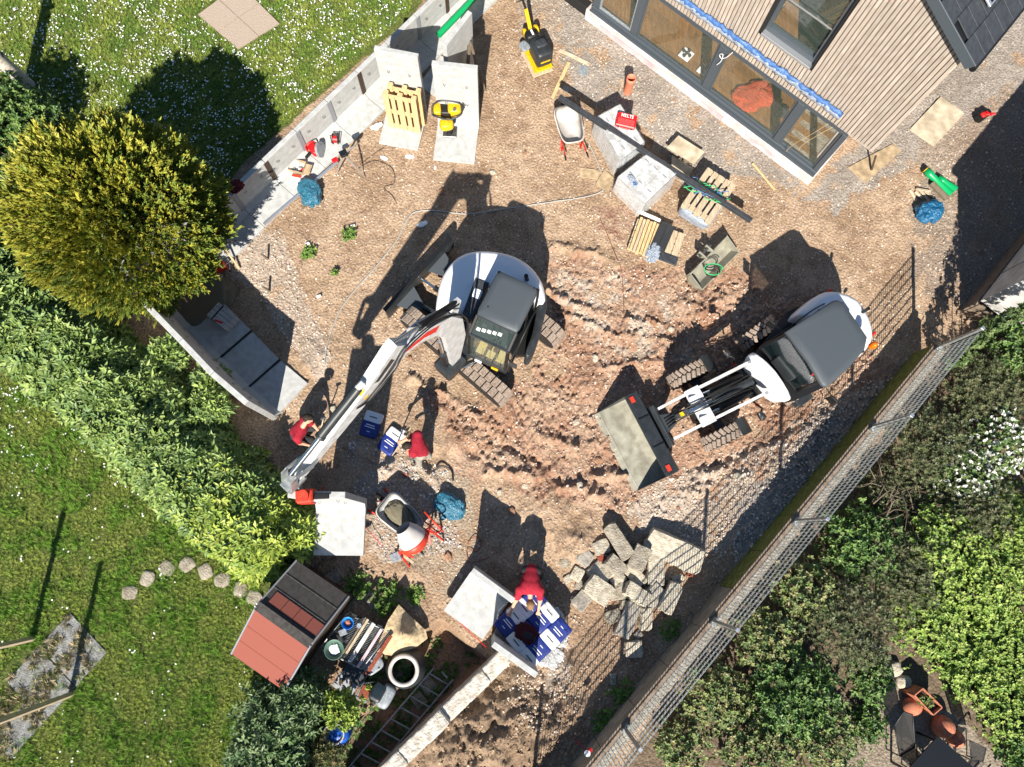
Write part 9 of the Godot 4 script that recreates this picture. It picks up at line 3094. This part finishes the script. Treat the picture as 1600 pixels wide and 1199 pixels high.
func build_scatter() -> void:
	var me := [pebble_mesh(1), pebble_mesh(2), pebble_mesh(3)]
	var pale := [Color(0.55, 0.47, 0.38), Color(0.66, 0.58, 0.49), Color(0.42, 0.34, 0.27), Color(0.6, 0.44, 0.34)]
	var red := [Color(0.52, 0.35, 0.25), Color(0.62, 0.46, 0.35), Color(0.42, 0.26, 0.18), Color(0.68, 0.56, 0.46)]
	var grey := [Color(0.34, 0.32, 0.3), Color(0.5, 0.47, 0.44), Color(0.62, 0.58, 0.53), Color(0.24, 0.22, 0.21)]
	var zones := [
		[[Vector2(0.283, -13.762), Vector2(2.13, -13.807), Vector2(7.585, -8.237), Vector2(10.948, -9.337), Vector2(13.771, -11.578), Vector2(13.151, -7.628), Vector2(10.88, -5.122), Vector2(6.916, -0.589), Vector2(4.757, 1.601), Vector2(2.176, 4.509), Vector2(1.524, 3.643), Vector2(0.451, 2.755), Vector2(-0.927, 1.453), Vector2(-1.78, 0.517), Vector2(-2.964, -1.139), Vector2(-4.918, -2.863), Vector2(-3.979, -4.066), Vector2(-6.355, -6.233), Vector2(-4.745, -9.257), Vector2(-2.407, -9.645), Vector2(-0.186, -9.507)], 46000, 0.009, 0.026, pale, "small pale pebbles strewn over the bare earth"],
		[[Vector2(1.376, -6.809), Vector2(3.529, -6.342), Vector2(5.837, -6.041), Vector2(8.441, -5.582), Vector2(9.522, -4.164), Vector2(7.755, -1.741), Vector2(4.038, -0.869), Vector2(1.875, -0.584), Vector2(0.163, -1.431), Vector2(-1.15, -2.586), Vector2(-1.902, -3.475), Vector2(-0.135, -2.887), Vector2(1.345, -4.105)], 11000, 0.009, 0.032, red, "reddish clods and stones in the churned loam"],
		[[Vector2(2.737, -0.726), Vector2(4.211, -1.441), Vector2(6.302, -2.029), Vector2(8.385, -3.538), Vector2(9.468, -3.698), Vector2(7.58, -1.449), Vector2(6.446, -0.167), Vector2(4.814, 0.66), Vector2(3.29, -0.166)], 8000, 0.012, 0.035, pale, "pale crushed stone beside the loader tracks"],
		[[Vector2(-5.751, -7.133), Vector2(-5.074, -7.223), Vector2(-4.536, -5.932), Vector2(-3.686, -4.069), Vector2(-3.945, -3.462), Vector2(-4.653, -4.29), Vector2(-5.57, -5.762), Vector2(-6.355, -6.233)], 3600, 0.01, 0.028, pale, "pale gravel filled in beside the tall wall row"],
		[[Vector2(-3.297, -2.139), Vector2(-2.154, -2.289), Vector2(-0.984, -1.499), Vector2(-0.671, 0.246), Vector2(-2.334, 0.517), Vector2(-2.938, -0.579)], 4200, 0.01, 0.03, grey, "grey gravel around the cement bags"],
		[[Vector2(0.179, 2.626), Vector2(1.833, 1.593), Vector2(1.672, 2.889), Vector2(1.385, 4.014), Vector2(0.451, 3.636)], 2600, 0.01, 0.03, pale, "pale gravel below the cement bag stack"],
		[[Vector2(5.303, -0.307), Vector2(7.721, -2.927), Vector2(8.489, -3.082), Vector2(6.758, -0.448), Vector2(5.382, 0.66)], 3600, 0.012, 0.035, grey, "grey gravel along the boundary wall"],
		[[Vector2(-1.548, 3.747), Vector2(0.315, 2.754), Vector2(1.798, 3.395), Vector2(2.179, 4.388), Vector2(1.765, 5.108), Vector2(-2.16, 5.073)], 4200, 0.012, 0.04, [Color(0.24, 0.16, 0.1), Color(0.4, 0.3, 0.2), Color(0.17, 0.11, 0.07)], "brown clods of dug earth at the old wall"],
		[[Vector2(1.457, -13.79), Vector2(2.631, -13.624), Vector2(7.922, -8.414), Vector2(8.999, -9.482), Vector2(11.834, -12.294), Vector2(14.167, -14.098), Vector2(13.742, -11.39), Vector2(10.106, -9.146), Vector2(7.555, -7.894), Vector2(4.878, -8.37), Vector2(2.555, -10.624)], 6500, 0.008, 0.022, grey, "grey hardcore chippings around the house"]]
	for q in zones:
		var pp := PackedVector2Array(q[0])
		var lo := Vector2(1e9, 1e9)
		var hi := -lo
		for p in q[0]:
			lo = lo.min(p)
			hi = hi.max(p)
		var trs := []
		var cols := []
		var sd := rng.randf() * 900.0
		for i in int(q[1]):
			var p := Vector2(rng.randf_range(lo.x, hi.x), rng.randf_range(lo.y, hi.y))
			if not Geometry2D.is_point_in_polygon(p, pp): continue
			if nz.get_noise_2d(p.x * 13.0 + sd, p.y * 13.0) + 0.5 * nz.get_noise_2d(p.x * 50.0, p.y * 50.0 + sd) < rng.randf_range(-0.45, 0.25): continue
			var sz: float = q[2] + (q[3] - q[2]) * pow(rng.randf(), 3.0)
			var y := ground_y(p.x, p.y)
			trs.append(Transform3D(Basis.from_euler(Vector3(rng.randf_range(-0.5, 0.5), rng.randf() * TAU, rng.randf_range(-0.5, 0.5))).scaled(Vector3.ONE * sz), Vector3(p.x, y + sz * 0.25, p.y)))
			cols.append(mixed(q[4], 0.22))
		var o := many("gravel", me[int(q[1]) % 3], M.pebble, trs, cols, self)
		o.name = numbered("gravel_patch")
		tag(o, q[5], "gravel")
	# single larger stones and clods on the churned ground
	var spots := [Vector2(3.467, -4.742), Vector2(3.779, -4.949), Vector2(3.662, -5.059), Vector2(4.199, -4.827), Vector2(4.625, -5.115), Vector2(5.001, -4.991), Vector2(2.904, -6.14), Vector2(1.665, -5.516), Vector2(2.024, -4.419), Vector2(2.392, -4.112), Vector2(1.486, -3.496), Vector2(1.184, -2.894), Vector2(1.914, -2.6), Vector2(2.343, -2.161), Vector2(1.607, -1.722), Vector2(0.737, -1.147), Vector2(1.163, -0.724), Vector2(0.451, -0.583), Vector2(0.165, -1.004), Vector2(-0.056, -2.006), Vector2(-0.424, -2.59), Vector2(1.958, -1.149), Vector2(2.405, -1.724), Vector2(3.173, -0.868), Vector2(3.737, -0.586), Vector2(4.172, -0.657), Vector2(5.051, -0.87), Vector2(5.52, -1.372), Vector2(7.075, -4.146), Vector2(-1.921, -4.081), Vector2(-3.622, -2.869), Vector2(-3.289, -1.995), Vector2(-1.27, -8.28), Vector2(-0.023, -8.813), Vector2(0.769, -9.347), Vector2(-0.948, 0.382), Vector2(-0.663, 0.788)]
	for i in spots.size():
		var p: Vector2 = spots[i]
		var r := rng.randf_range(0.035, 0.075)
		var t := thing("field_stone", "reddish clod or stone lying on the churned earth", "stone", Vector3(p.x, ground_y(p.x, p.y), p.y), "loose stones on the churned earth")
		plump(t, "stone", M.stone_rubble if i % 3 == 0 else M.clod, org + Vector3.UP * r * 0.3, Vector3(r * 1.2, r * 0.6, r), rng.randf() * 6.0, 3.5, 0.35, 0.25, i, 6, false)
